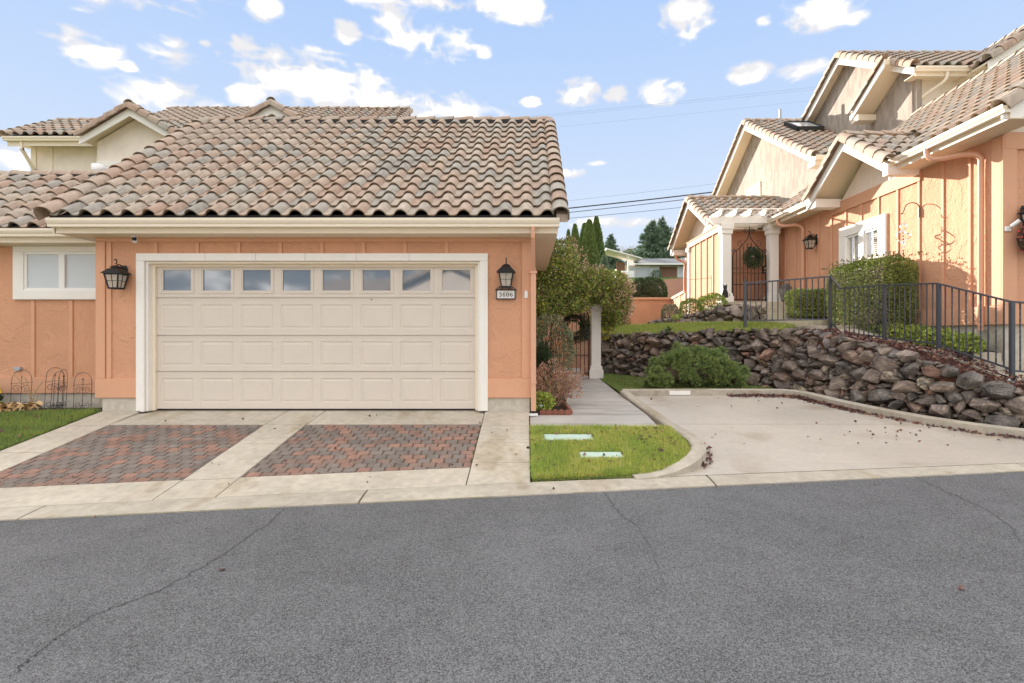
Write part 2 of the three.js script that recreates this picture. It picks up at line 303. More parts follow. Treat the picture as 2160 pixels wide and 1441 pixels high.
const rockMats = [[0.36, 0.288, 0.243], [0.27, 0.224, 0.194], [0.423, 0.335, 0.275], [0.324, 0.288, 0.263], [0.432, 0.31, 0.243], [0.378, 0.305, 0.259], [0.243, 0.215, 0.194]].map(c => mat(c, { map: T_rock, bumpMap: T_rockB, bumpScale: 0.02, roughness: 0.92 }));
const rockRed = mat([0.47, 0.28, 0.21], { map: T_rock, bumpMap: T_rockB, bumpScale: 0.02, roughness: 0.95 });
const rockLichen = mat([0.66, 0.60, 0.53], { map: T_lichen, bumpMap: T_rockB, bumpScale: 0.02, roughness: 0.95 });
const paverMats = [[0.27, 0.222, 0.19], [0.29, 0.24, 0.205], [0.25, 0.21, 0.182], [0.38, 0.225, 0.17], [0.355, 0.215, 0.165], [0.32, 0.215, 0.172], [0.41, 0.24, 0.18]].map(c => mat(c, { map: T_paver, bumpMap: T_concB, bumpScale: 0.003, roughness: 0.9 }));
// ---------------------------------------------------------------- clay-look roof tiles
const tileCache = {}, LIP_TINT = [0.5, 0.47, 0.38];                     // the exposed butt ends are tinted a darker olive brown
function tileGeo(w, e, k) {
  const key = `${w.toFixed(4)}_${e.toFixed(4)}_${k}`; if (tileCache[key]) return tileCache[key];
  const L = e * 1.12, h0 = 0.046, th = 0.024, pr = [];
  for (let i = 0; i <= 3; i++) { const t = i / 3; pr.push([0.40 * t * w, 0.016 - 0.016 * Math.sin(Math.PI * t)]); }
  for (let i = 1; i <= 7; i++) { const t = i / 7; pr.push([(0.40 + 0.645 * t) * w, 0.014 + 0.074 * Math.pow(Math.max(0, Math.sin(Math.PI * t)), 0.72) + 0.004 * t]); }
  const A = [], U = [], C = [], N = pr.length, q = (a, b, c, d) => { for (const v of [a, b, c, a, c, d]) A.push(v[0], v[1], v[2]); };
  const uvq = (a, b, c, d) => { for (const v of [a, b, c, a, c, d]) U.push(v[0] + k * 0.37, v[2] + k * 0.23 + v[1]); };
  for (let i = 0; i < N - 1; i++) {
    const [x0, y0] = pr[i], [x1, y1] = pr[i + 1], r = 0.006;
    const f0 = [x0, y0 + h0, -r], f1 = [x1, y1 + h0, -r], b0 = [x0, y0, -L], b1 = [x1, y1, -L];
    const l0 = [x0, y0 + h0 - 0.005, 0], l1 = [x1, y1 + h0 - 0.005, 0], u0 = [x0, y0 + h0 - th, 0], u1 = [x1, y1 + h0 - th, 0], v0 = [x0, y0 + h0 - th - 0.006, -e * 0.4], v1 = [x1, y1 + h0 - th - 0.006, -e * 0.4];
    [[f0, f1, b1, b0], [l0, l1, f1, f0], [u0, u1, l1, l0], [v0, v1, u1, u0]].forEach((s, f) => { q(...s); uvq(...s); for (let i = 0; i < 6; i++) C.push(...(f === 2 ? LIP_TINT : [1, 1, 1])); });
  }
  let g = new THREE.BufferGeometry(); g.setAttribute('position', new THREE.BufferAttribute(new Float32Array(A), 3)); g.setAttribute('uv', new THREE.BufferAttribute(new Float32Array(U), 2)); g.setAttribute('color', new THREE.BufferAttribute(new Float32Array(C), 3));
  g.computeVertexNormals(); g = toCreasedNormals(g, 0.7);
  return (tileCache[key] = g);
}
function capGeo(r, e, skirt, k) {                                    // half-round cap; skirt > 0 hangs a side down at -x, < 0 at +x
  const key = `c${r}_${e.toFixed(4)}_${skirt}_${k}`; if (tileCache[key]) return tileCache[key];
  const L = e * 1.14, pr = [], th = 0.022, n = 8;
  for (let i = 0; i <= n; i++) { const a = Math.PI * (1 - i / n); pr.push([r * Math.cos(a), r * 0.8 * Math.sin(a)]); }
  if (skirt > 0) pr.unshift([-r, -skirt]); if (skirt < 0) pr.push([r, skirt]);
  const A = [], U = [], C = []; let face = 0; const q = (...s) => { const [a, b, c, d] = s, lipFace = face++ % 3 === 1; for (const v of [a, b, c, a, c, d]) { A.push(...v); C.push(...(lipFace ? LIP_TINT : [1, 1, 1])); U.push(v[0] + k * 0.31, v[2] + v[1] + k * 0.17); } };
  const c = 0.88, lift = 0.03, inn = (p) => [p[0] * (1 - th / r), p[1] - th * 0.6];
  for (let i = 0; i < pr.length - 1; i++) {
    const p = pr[i], s = pr[i + 1], pi = inn(p), si = inn(s);
    q([p[0], p[1] + lift, 0], [s[0], s[1] + lift, 0], [s[0] * c, s[1] * c, -L], [p[0] * c, p[1] * c, -L]);
    q([pi[0], pi[1] + lift, 0], [si[0], si[1] + lift, 0], [s[0], s[1] + lift, 0], [p[0], p[1] + lift, 0]);
    q([pi[0] * c, pi[1] * c, -L], [si[0] * c, si[1] * c, -L], [si[0], si[1] + lift, 0], [pi[0], pi[1] + lift, 0]);
  }
  let g = new THREE.BufferGeometry(); g.setAttribute('position', new THREE.BufferAttribute(new Float32Array(A), 3)); g.setAttribute('uv', new THREE.BufferAttribute(new Float32Array(U), 2)); g.setAttribute('color', new THREE.BufferAttribute(new Float32Array(C), 3));
  g.computeVertexNormals(); g = toCreasedNormals(g, 0.7); return (tileCache[key] = g);
}
let tileSeed = 11;
// o: eave corner (left when looking at the slope), u: along the eave to the right, v: up the slope
function tileSlope(parent, { o, u, v, nu, nv, w, e, skip, most = 300, dark = 0, lift = 0.02 }) {
  const R = rng(tileSeed++), n = u.clone().cross(v).normalize(), z = v.clone().negate(), rest = [], cells = [];
  for (let j = 0; j < nv; j++) for (let i = 0; i < nu; i++) {
    const jx = R.r(-0.003, 0.003), jy = R.r(-0.004, 0.004), k = Math.floor(R() * 4), mi = R() < dark ? R.pick([3, 6, 5]) : Math.floor(R() * tileMats.length), tilt = R.r(-0.012, 0.012);
    if (skip && skip(o.clone().addScaledVector(u, (i + 0.5) * w).addScaledVector(v, (j + 0.5) * e))) continue;
    const p = o.clone().addScaledVector(u, i * w + jx).addScaledVector(v, j * e + jy).addScaledVector(n, lift);
    const m = new THREE.Matrix4().makeBasis(u, n, z).multiply(new THREE.Matrix4().makeRotationY(tilt)); m.setPosition(p);
    cells.push([p.distanceTo(camera.position), m, k, mi]);
  }
  cells.sort((a, b) => a[0] - b[0]);
  cells.forEach(([, m, k, mi], i) => { if (i < most) place(parent, 'roof_tile', tileGeo(w, e, k), tileMats[mi], m); else { const g = tileGeo(w, e, k).clone(); g.applyMatrix4(m); rest.push(plain(g)); } });
  if (rest.length) part(parent, 'roof_tiles', rest, tilePlain, { kind: 'stuff' });
}
function capLine(parent, name, p0, p1, up, { r = 0.115, e = 0.36, skirt = 0, end = false } = {}) {
  const R = rng(tileSeed++), d = p1.clone().sub(p0), L = d.length(), n = Math.max(1, Math.round(L / e)), ee = L / n; d.normalize();
  const z = d.clone().negate(), y = up.clone().addScaledVector(d, -up.dot(d)).normalize(), x = y.clone().cross(z);
  for (let i = 0; i < n; i++) {
    const m = new THREE.Matrix4().makeBasis(x, y, z).multiply(new THREE.Matrix4().makeRotationY(R.r(-0.02, 0.02))); m.setPosition(p0.clone().addScaledVector(d, i * ee + R.r(-0.006, 0.006)));
    place(parent, name, capGeo(r, +ee.toFixed(3), skirt, Math.floor(R() * 3)), tileMats[R.pick([0, 1, 2, 7, 0, 2, 5, 4, 3])], m);
  }
}
const GUTTER = [[0, 0.005], [0.095, 0], [0.1, 0.012], [0.1, 0.035], [0.118, 0.058], [0.13, 0.085], [0.13, 0.12], [0.118, 0.12], [0.115, 0.1], [0, 0.1]];
const gutterGeo = (p0, p1, out) => prism(GUTTER, p0, out, [0, 1, 0], p1.clone().sub(p0));
const slopeV = (run, rise, dir) => { const L = Math.hypot(run, rise); return dir.clone().multiplyScalar(run / L).setY(rise / L); };

// ================================================================= the garage
const Y0 = 0;
const garage = thing('garage', 'orange stucco garage with wide cream sectional door and clay tile roof', 'garage', [-3.1, 0, -11]);
const W0 = 8.05;                                                      // depth of the front wall
{
  const g = garage;
  // walls
  part(g, 'wall', bx(-6.34, -5.62, 0.2, 2.56, W0, W0 + 0.15), M.stucco);
  part(g, 'wall', bx(-0.68, 0.06, 0.2, 2.56, W0, W0 + 0.15), M.stucco);
  part(g, 'wall', bx(-5.62, -0.68, 2.28, 2.56, W0, W0 + 0.15), M.stucco);
  part(g, 'wall', bx(-0.07, 0.06, 0.2, 2.56, W0 + 0.152, 14.6), M.stucco);
  part(g, 'wall', bx(-6.34, -6.2, -0.2, 2.56, W0 + 0.152, 14.6), M.stucco);
  part(g, 'wall', bx(-6.19, -0.08, -0.2, 2.56, 14.45, 14.6), M.stucco);
  part(g, 'ceiling', bx(-6.18, -0.09, 2.5, 2.55, 8.21, 14.44), M.soffit);
  part(g, 'floor', bx(-6.18, -0.09, -0.12, -0.006, 8.27, 14.44), M.foundation);
  part(g, 'foundation', bx(-6.255, -5.73, -0.25, 0.199, W0 - 0.005, W0 + 0.15), M.foundation);
  part(g, 'foundation', bx(-0.575, 0.05, -0.25, 0.199, W0 - 0.005, W0 + 0.15), M.foundation);
  part(g, 'foundation', bx(-0.07, 0.05, -0.25, 0.199, W0 + 0.152, 14.6), M.foundation);
  // base boards, corner boards, battens
  part(g, 'base_board', bx(-6.345, -5.685, 0.205, 0.485, W0 - 0.035, W0 - 0.001, 0.006), M.orange);
  part(g, 'base_board', bx(-0.625, 0.075, 0.205, 0.485, W0 - 0.035, W0 - 0.001, 0.006), M.orange);
  part(g, 'corner_board', bx(-6.343, -6.205, 0.487, 2.5, W0 - 0.025, W0 - 0.001, 0.004), M.orange);
  part(g, 'corner_board', bx(-0.065, 0.078, 0.487, 2.5, W0 - 0.025, W0 - 0.001, 0.004), M.orange);
  part(g, 'frieze_board', bx(-6.343, 0.078, 2.502, 2.558, W0 - 0.03, W0 - 0.001, 0.004), M.orange);
  part(g, 'batten', bx(-6.185, -6.115, 0.487, 2.5, W0 - 0.021, W0 - 0.001, 0.003), M.orange);
  for (let k = 0; k < 8; k++) part(g, 'batten', bx(-1.205 - k * 0.612, -1.15 - k * 0.612, 2.332, 2.5, W0 - 0.021, W0 - 0.001, 0.003), M.orange);
  // white door casing: head, two legs, each with a joint
  part(g, 'door_casing', [bx(-5.735, -5.617, 0.012, 2.218, W0 - 0.045, W0 - 0.001, 0.004), bx(-5.68, -5.62, 0.0, 0.011, W0 - 0.04, W0)], M.white);
  part(g, 'door_casing', bx(-0.683, -0.565, 0.012, 2.218, W0 - 0.045, W0 - 0.001, 0.004), M.white);
  part(g, 'door_casing', bx(-0.623, -0.606, 0.49, 2.2, W0 - 0.053, W0 - 0.046), M.white);
  for (const [a, b] of [[-5.735, -4.72], [-4.717, -3.98], [-3.977, -3.25], [-3.247, -2.5], [-2.497, -1.72], [-1.717, -0.565]]) part(g, 'door_casing', bx(a, b, 2.22, 2.33, W0 - 0.045, W0 - 0.001, 0.004), M.white);
  part(g, 'door_jamb', bx(-5.616, -5.585, 0.004, 2.216, W0, W0 + 0.16), M.white);
  part(g, 'door_jamb', bx(-0.714, -0.684, 0.004, 2.216, W0, W0 + 0.16), M.white);
  part(g, 'door_jamb', bx(-5.584, -0.715, 2.186, 2.217, W0, W0 + 0.16), M.cream);
  part(g, 'door_stop', bx(-5.584, -5.54, 0.004, 2.185, W0 + 0.085, W0 + 0.128), M.cream);
  part(g, 'door_stop', bx(-0.76, -0.715, 0.004, 2.185, W0 + 0.085, W0 + 0.128), M.cream);
  part(g, 'door_stop', bx(-5.539, -0.761, 2.15, 2.185, W0 + 0.085, W0 + 0.128), M.cream);
  // sectional door
  const DD = W0 + 0.13, door = part(g, 'garage_door', bx(-5.575, -0.725, 0.022, 2.18, DD + 0.052, DD + 0.06), M.door);
  part(door, 'bottom_seal', bx(-5.57, -0.73, 0.002, 0.021, DD + 0.012, DD + 0.045), M.black);
  const rows = [0.024, 0.578, 1.118, 1.686, 2.176], x0 = -5.575, x1 = -0.725, pitch = 0.5985, first = -5.238;
  const panelRing = (cx, cy, w, h) => {                               // recessed moulding round a raised field
    const lv = [[0, 0], [0.01, 0.007], [0.03, 0.007], [0.045, 0.001]], out = [];
    const c = lv.map(([i, d]) => [[-w / 2 + i, -h / 2 + i, d], [w / 2 - i, -h / 2 + i, d], [w / 2 - i, h / 2 - i, d], [-w / 2 + i, h / 2 - i, d]].map(p => new THREE.Vector3(cx + p[0], cy + p[1], -(DD + p[2]))));
    for (let k = 0; k < 3; k++) for (let i = 0; i < 4; i++) { const j = (i + 1) % 4; out.push(...c[k][i].toArray(), ...c[k][j].toArray(), ...c[k + 1][j].toArray(), ...c[k][i].toArray(), ...c[k + 1][j].toArray(), ...c[k + 1][i].toArray()); }
    const t = c[3]; out.push(...t[0].toArray(), ...t[1].toArray(), ...t[2].toArray(), ...t[0].toArray(), ...t[2].toArray(), ...t[3].toArray());
    return fromTris(out);
  };
  for (let s = 0; s < 4; s++) {
    const ya = rows[s] + (s ? 0.004 : 0), yb = rows[s + 1] - 0.004, sh = new THREE.Shape([[x0, ya], [x1, ya], [x1, yb], [x0, yb]].map(p => new THREE.Vector2(...p)));
    const w = s === 3 ? 0.462 : 0.478, h = s === 3 ? 0.352 : 0.37, cy = s === 3 ? rows[3] + 0.265 : (ya + yb) / 2;
    for (let k = 0; k < 8; k++) { const cx = first + k * pitch + 0.0; sh.holes.push(new THREE.Path([[cx - w / 2, cy - h / 2], [cx - w / 2, cy + h / 2], [cx + w / 2, cy + h / 2], [cx + w / 2, cy - h / 2]].map(p => new THREE.Vector2(...p)))); }
    const ge = new THREE.ExtrudeGeometry(sh, { depth: 0.045, bevelEnabled: false }); ge.translate(0, 0, -(DD + 0.045));
    part(door, 'door_section', [triUV(plain(ge)), bx(x0, x1, yb - 0.026, yb - 0.014, DD - 0.004, DD - 0.0005), bx(x0, x1, ya + 0.012, ya + 0.02, DD - 0.004, DD - 0.0005)], M.door);
    for (let k = 0; k < 8; k++) {
      const cx = first + k * pitch;
      if (s < 3) part(door, 'raised_panel', panelRing(cx, cy, w - 0.001, h - 0.001), M.door);
      else {
        const fr = (a, o2, d0, d1) => [bx(cx - w / 2 + a, cx + w / 2 - a, cy + h / 2 - o2, cy + h / 2 - a, d0, d1), bx(cx - w / 2 + a, cx + w / 2 - a, cy - h / 2 + a, cy - h / 2 + o2, d0, d1), bx(cx - w / 2 + a, cx - w / 2 + o2, cy - h / 2 + o2, cy + h / 2 - o2, d0, d1), bx(cx + w / 2 - o2, cx + w / 2 - a, cy - h / 2 + o2, cy + h / 2 - o2, d0, d1)];
        part(door, 'window_frame', [...fr(-0.022, 0.002, DD - 0.01, DD - 0.0005), ...fr(0.003, 0.022, DD - 0.005, DD + 0.03)], M.door);
        part(door, 'window_pane', bx(cx - w / 2 + 0.019, cx + w / 2 - 0.019, cy - h / 2 + 0.019, cy + h / 2 - 0.019, DD + 0.014, DD + 0.019), M.glassDark);
      }
    }
  }
  part(door, 'handle_bolt', bx(-2.33, -2.31, 1.655, 1.672, DD - 0.012, DD - 0.004, 0.003), M.iron);
  // eave: soffit, fascia, gutter, downspout
  part(g, 'soffit', bx(-6.62, 0.44, 2.56, 2.575, 7.7, 14.9), M.soffit);
  part(g, 'fascia', bx(-6.62, 0.45, 2.56, 2.74, 7.675, 7.699, 0.004), M.cream);
  part(g, 'fascia', bx(0.425, 0.45, 2.577, 2.74, 7.7, 11.3), M.cream);
  part(g, 'gutter', gutterGeo(V3(-6.66, 2.632, 7.674), V3(0.462, 2.632, 7.674), new THREE.Vector3(0, 0, 1)), M.cream);
  part(g, 'downspout', [bar(V3(0.095, 2.64, 7.6), V3(0.095, 2.5, 7.63), 0.055, 0.075), bar(V3(0.095, 2.51, 7.62), V3(0.105, 2.06, 7.985), 0.055, 0.075), bar(V3(0.105, 2.1, 7.975), V3(0.105, 0.02, 7.975), 0.075, 0.055), bx(0.05, 0.16, 2.03, 2.06, 7.935, 8.012), bx(0.06, 0.15, 0.42, 0.45, 7.935, 8.012)], M.orangeMetal);
  // roof
  const run = 3.75, rise = 2.78, v = slopeV(run, rise, new THREE.Vector3(0, 0, -1)), u = new THREE.Vector3(1, 0, 0), dE = 7.62, yE = 2.725, dR = dE + run, yR = yE + rise;
  const deck = part(g, 'roof', [prism([[dE, yE], [dR, yR], [dR + run, yE], [dR + run, yE - 0.05], [dR, yR - 0.06], [dE, yE - 0.04]], [-6.64, 0, 0], [0, 0, -1], [0, 1, 0], [7.06, 0, 0])], M.black);
  part(deck, 'eave_closure', bx(-6.64, 0.42, yE + 0.004, yE + 0.075, dE - 0.03, dE + 0.01), M.black);
  for (const x of [0.421, -6.665]) part(deck, 'gable_board', prism([[dE + 0.05, yE - 0.02], [dR, yR - 0.04], [dR + run, yE - 0.04], [dR + run, yE - 0.2], [dR, yR - 0.22], [dE + 0.05, yE - 0.18]], [x, 0, 0], [0, 0, -1], [0, 1, 0], [0.024, 0, 0]), M.cream);
  for (const x of [-0.05, -6.34]) part(deck, 'gable_wall', prism([[8.1, 2.58], [dR, yR - 0.1], [14.6, 2.58]], [x, 0, 0], [0, 0, -1], [0, 1, 0], [0.1, 0, 0]), M.stucco);
  part(deck, 'rake_underlay', prism([[dE - 0.05, yE - 0.03], [dR, yR - 0.01], [dR, yR + 0.1], [dE - 0.05, yE + 0.08]], [0.422, 0, 0], [0, 0, -1], [0, 1, 0], [0.155, 0, 0]), tilePlain);
  const e = Math.hypot(run, rise) / 14, w = 0.2905;
  tileSlope(deck, { o: V3(-6.6, yE, dE - 0.02), u, v, nu: 24, nv: 14, w, e, lift: 0.04 });
  const n = u.clone().cross(v).normalize();
  capLine(deck, 'rake_tile', V3(0.475, yE + 0.02, dE - 0.06).addScaledVector(n, 0.05), V3(0.475, yR + 0.02, dR - 0.02).addScaledVector(n, 0.05), n, { r: 0.125, e: e, skirt: -0.1 });
  capLine(deck, 'rake_tile', V3(-6.66, yE + 0.02, dE - 0.06).addScaledVector(n, 0.05), V3(-6.66, yR + 0.02, dR - 0.02).addScaledVector(n, 0.05), n, { r: 0.125, e: e, skirt: 0.1 });
  part(deck, 'ridge_flashing', bx(-6.6, 0.4, yR - 0.02, yR + 0.085, dR - 0.11, dR + 0.05), M.black);
  capLine(deck, 'ridge_cap', V3(0.46, yR + 0.075, dR + 0.02), V3(-6.62, yR + 0.075, dR + 0.02), new THREE.Vector3(0, 1, 0), { r: 0.13, e: 0.395 });
}

// ================================================================= the low wing left of the garage
const wing = thing('house_wing', 'low orange wing with white framed slider window, set back left of the garage', 'house', [-8.5, 0, -9.5]);
{
  const g = wing, w0 = 8.75;
  part(g, 'wall', bx(-12, -6.36, 0.21, 2.55, w0, w0 + 0.15), M.stucco);
  part(g, 'wall', bx(-12, -6.36, -0.4, 2.55, 11.6, 11.75), M.stucco);
  part(g, 'wall', bx(-12, -11.85, -0.4, 2.55, w0 + 0.151, 11.6), M.stucco);
  part(g, 'foundation', bx(-12, -6.36, -0.4, 0.208, w0 + 0.004, w0 + 0.15), M.foundation);
  part(g, 'base_board', bx(-12, -6.36, 0.2, 0.455, w0 - 0.03, w0 - 0.001, 0.005), M.orange);
  for (const x of [-9.75, -9.14, -8.53, -7.905, -7.295, -6.68]) part(g, 'batten', bx(x - 0.028, x + 0.028, 0.457, x < -8.3 ? 2.5 : 1.69, w0 - 0.021, w0 - 0.001, 0.003), M.orange);
  // window with deep white surround
  const win = part(g, 'window', [bx(-8.2, -8.03, 1.7, 2.46, w0 - 0.05, w0 - 0.002, 0.004), bx(-8.15, -6.36, 1.7, 1.845, w0 - 0.055, w0 - 0.003, 0.004), bx(-8.2, -6.36, 2.462, 2.55, w0 - 0.05, w0 - 0.002, 0.004)], M.white);
  part(win, 'window_frame', [bx(-8.03, -6.36, 1.846, 1.885, w0 - 0.032, w0 - 0.003), bx(-8.03, -6.36, 2.42, 2.461, w0 - 0.032, w0 - 0.003), bx(-8.03, -7.99, 1.886, 2.419, w0 - 0.032, w0 - 0.003), bx(-7.475, -7.38, 1.886, 2.419, w0 - 0.036, w0 - 0.003), bx(-7.405, -7.375, 1.886, 2.419, w0 - 0.045, w0 - 0.037)], M.vinyl);
  part(win, 'window_pane', bx(-7.99, -7.475, 1.886, 2.419, w0 - 0.012, w0 - 0.006), M.glassFrost);
  part(win, 'window_pane', bx(-7.38, -6.36, 1.886, 2.419, w0 - 0.012, w0 - 0.006), M.glassFrost);
  part(g, 'soffit', bx(-12, -6.345, 2.552, 2.567, 8.42, 12.2), M.soffit);
  part(g, 'fascia', bx(-12, -6.345, 2.552, 2.73, 8.39, 8.419, 0.004), M.cream);
  part(g, 'gutter', gutterGeo(V3(-12, 2.63, 8.389), V3(-6.345, 2.63, 8.389), new THREE.Vector3(0, 0, 1)), M.cream);
  const run = 1.72, rise = 1.275, v = slopeV(run, rise, new THREE.Vector3(0, 0, -1)), u = new THREE.Vector3(1, 0, 0), dE = 8.33, yE = 2.72, dR = dE + run, yR = yE + rise;
  const deck = part(g, 'roof', prism([[dE, yE], [dR, yR], [dR + run, yE], [dR + run, yE - 0.05], [dR, yR - 0.06], [dE, yE - 0.04]], [-12, 0, 0], [0, 0, -1], [0, 1, 0], [6.2, 0, 0]), M.black);
  part(deck, 'eave_closure', bx(-12, -6.6, yE + 0.004, yE + 0.075, dE - 0.03, dE + 0.01), M.black);
  tileSlope(deck, { o: V3(-12.044, yE, dE - 0.02), u, v, nu: 22, nv: 7, w: 0.2905, e: Math.hypot(run, rise) / 7 });
  part(deck, 'ridge_flashing', bx(-12, -5.6, yR - 0.02, yR + 0.07, dR - 0.1, dR + 0.05), M.black);
  capLine(deck, 'ridge_cap', V3(-12.0, yR + 0.06, dR + 0.02), V3(-5.75, yR + 0.06, dR + 0.02), new THREE.Vector3(0, 1, 0), { r: 0.125, e: 0.37 });
  single('outlet_box', 'small grey outlet box on the orange wall below the slider window', 'outlet', [bx(-8.19, -8.085, 0.56, 0.62, w0 - 0.04, w0 - 0.001, 0.006), bx(-8.1, -8.083, 0.565, 0.615, w0 - 0.055, w0 - 0.04, 0.003)], M.greyPlastic, [-8.14, 0.56, -8.74]);
}

// ================================================================= generic gable roof with the ridge along X
function gableX(house, { x0, x1, xw, ap, fr, re, wallMat, wallBase, tiles = true, most = 300, w = 0.2905, fascia = 0.2, skip, tilesTo, stripe }) {
  const [da, ya] = ap, [df, yf] = fr, [dr, yr] = re, u = new THREE.Vector3(1, 0, 0);
  const roof = part(house, 'roof', prism([[df, yf], [da, ya], [dr, yr], [dr, yr - 0.05], [da, ya - 0.06], [df, yf - 0.05]], [x0 + 0.05, 0, 0], [0, 0, -1], [0, 1, 0], [x1 - x0 - 0.05, 0, 0]), M.soffit);
  part(roof, 'rake_board', prism([[df - 0.02, yf - 0.012], [da, ya - 0.012], [dr + 0.02, yr - 0.012], [dr + 0.02, yr - fascia], [da, ya - fascia - 0.04], [df - 0.02, yf - fascia]], [x0 + 0.012, 0, 0], [0, 0, -1], [0, 1, 0], [0.036, 0, 0]), M.white);
  if (xw !== undefined) part(house, 'gable_wall', prism([[df + 0.35, wallBase ?? yf - 0.3], [df + 0.35, yf + (ya - yf) * 0.35 / (da - df) - 0.08], [da, ya - 0.08], [dr - 0.35, yr + (ya - yr) * 0.35 / (dr - da) - 0.08], [dr - 0.35, wallBase ?? yr - 0.3]], [xw, 0, 0], [0, 0, -1], [0, 1, 0], [0.15, 0, 0]), wallMat);
  const L = Math.hypot(da - df, ya - yf), nv = Math.round(L / 0.335), v = slopeV(da - df, ya - yf, new THREE.Vector3(0, 0, -1)), n = u.clone().cross(v).normalize();
  if (tiles) tileSlope(roof, { o: V3(x0 + 0.1, yf, df), u, v, nu: Math.ceil(((tilesTo ?? x1) - x0 - 0.1) / w), nv, w, e: L / nv, skip, most });
  capLine(roof, 'rake_tile', V3(x0 + 0.02, yf + 0.01, df - 0.03).addScaledVector(n, 0.05), V3(x0 + 0.02, ya + 0.01, da).addScaledVector(n, 0.05), n, { r: 0.12, e: 0.335, skirt: 0.09 });
  const L2 = Math.hypot(dr - da, ya - yr), v2 = new THREE.Vector3(0, (ya - yr) / L2, (dr - da) / L2), n2 = new THREE.Vector3(0, (dr - da) / L2, -(ya - yr) / L2);
  capLine(roof, 'rake_tile', V3(x0 + 0.02, yr + 0.01, dr).addScaledVector(n2, 0.05), V3(x0 + 0.02, ya + 0.01, da).addScaledVector(n2, 0.05), n2, { r: 0.12, e: 0.335, skirt: -0.09 });
  capLine(roof, 'ridge_cap', V3(x0 + 0.05, ya + 0.07, da), V3(x1, ya + 0.07, da), new THREE.Vector3(0, 1, 0), { r: 0.125, e: 0.38 });
  return roof;
}
// a small gable that faces the camera, ridge running back
function gableZ(house, { d0, d1, xa, ya, half, fall, wallMat, dw, wallBase }) {
  const roof = part(house, 'front_gable', prism([[xa - half, ya - fall], [xa, ya], [xa + half, ya - fall], [xa + half, ya - fall - 0.05], [xa, ya - 0.07], [xa - half, ya - fall - 0.05]], [0, 0, -d0 - 0.05], [1, 0, 0], [0, 1, 0], [0, 0, -(d1 - d0)]), M.soffit);
  part(roof, 'rake_board', prism([[xa - half, ya - fall - 0.01], [xa, ya - 0.01], [xa + half, ya - fall - 0.01], [xa + half, ya - fall - 0.2], [xa, ya - 0.24], [xa - half, ya - fall - 0.2]], [0, 0, -d0 - 0.01], [1, 0, 0], [0, 1, 0], [0, 0, -0.035]), M.white);
  part(roof, 'gable_wall', prism([[xa - half * 0.86, wallBase], [xa - half * 0.86, ya - fall * 0.86 - 0.1], [xa, ya - 0.1], [xa + half * 0.86, ya - fall * 0.86 - 0.1], [xa + half * 0.86, wallBase]], [0, 0, -dw], [1, 0, 0], [0, 1, 0], [0, 0, -0.12]), wallMat);
  const L = Math.hypot(half, fall), nr = new THREE.Vector3(fall / L, half / L, 0), nl = new THREE.Vector3(-fall / L, half / L, 0);
  capLine(roof, 'rake_tile', V3(xa + half + 0.02, ya - fall, d0).addScaledVector(nr, 0.05), V3(xa, ya, d0).addScaledVector(nr, 0.05), nr, { r: 0.13, e: 0.36, skirt: 0.09 });
  capLine(roof, 'rake_tile', V3(xa - half - 0.02, ya - fall, d0).addScaledVector(nl, 0.05), V3(xa, ya, d0).addScaledVector(nl, 0.05), nl, { r: 0.13, e: 0.36, skirt: -0.09 });
  capLine(roof, 'ridge_cap', V3(xa, ya + 0.08, d0 - 0.05), V3(xa, ya + 0.08, d1), new THREE.Vector3(0, 1, 0), { r: 0.13, e: 0.38 });
  const e = L / Math.round(L / 0.335), nu = Math.floor((d1 - d0 - 0.2) / 0.2905);
  tileSlope(roof, { o: V3(xa + half, ya - fall, d0 + 0.2), u: new THREE.Vector3(0, 0, -1), v: new THREE.Vector3(-half / L, fall / L, 0), nu, nv: Math.round(L / 0.335), w: 0.2905, e });
  tileSlope(roof, { o: V3(xa - half, ya - fall, d0 + 0.2 + nu * 0.2905), u: new THREE.Vector3(0, 0, 1), v: new THREE.Vector3(half / L, fall / L, 0), nu, nv: Math.round(L / 0.335), w: 0.2905, e });
  return roof;
}

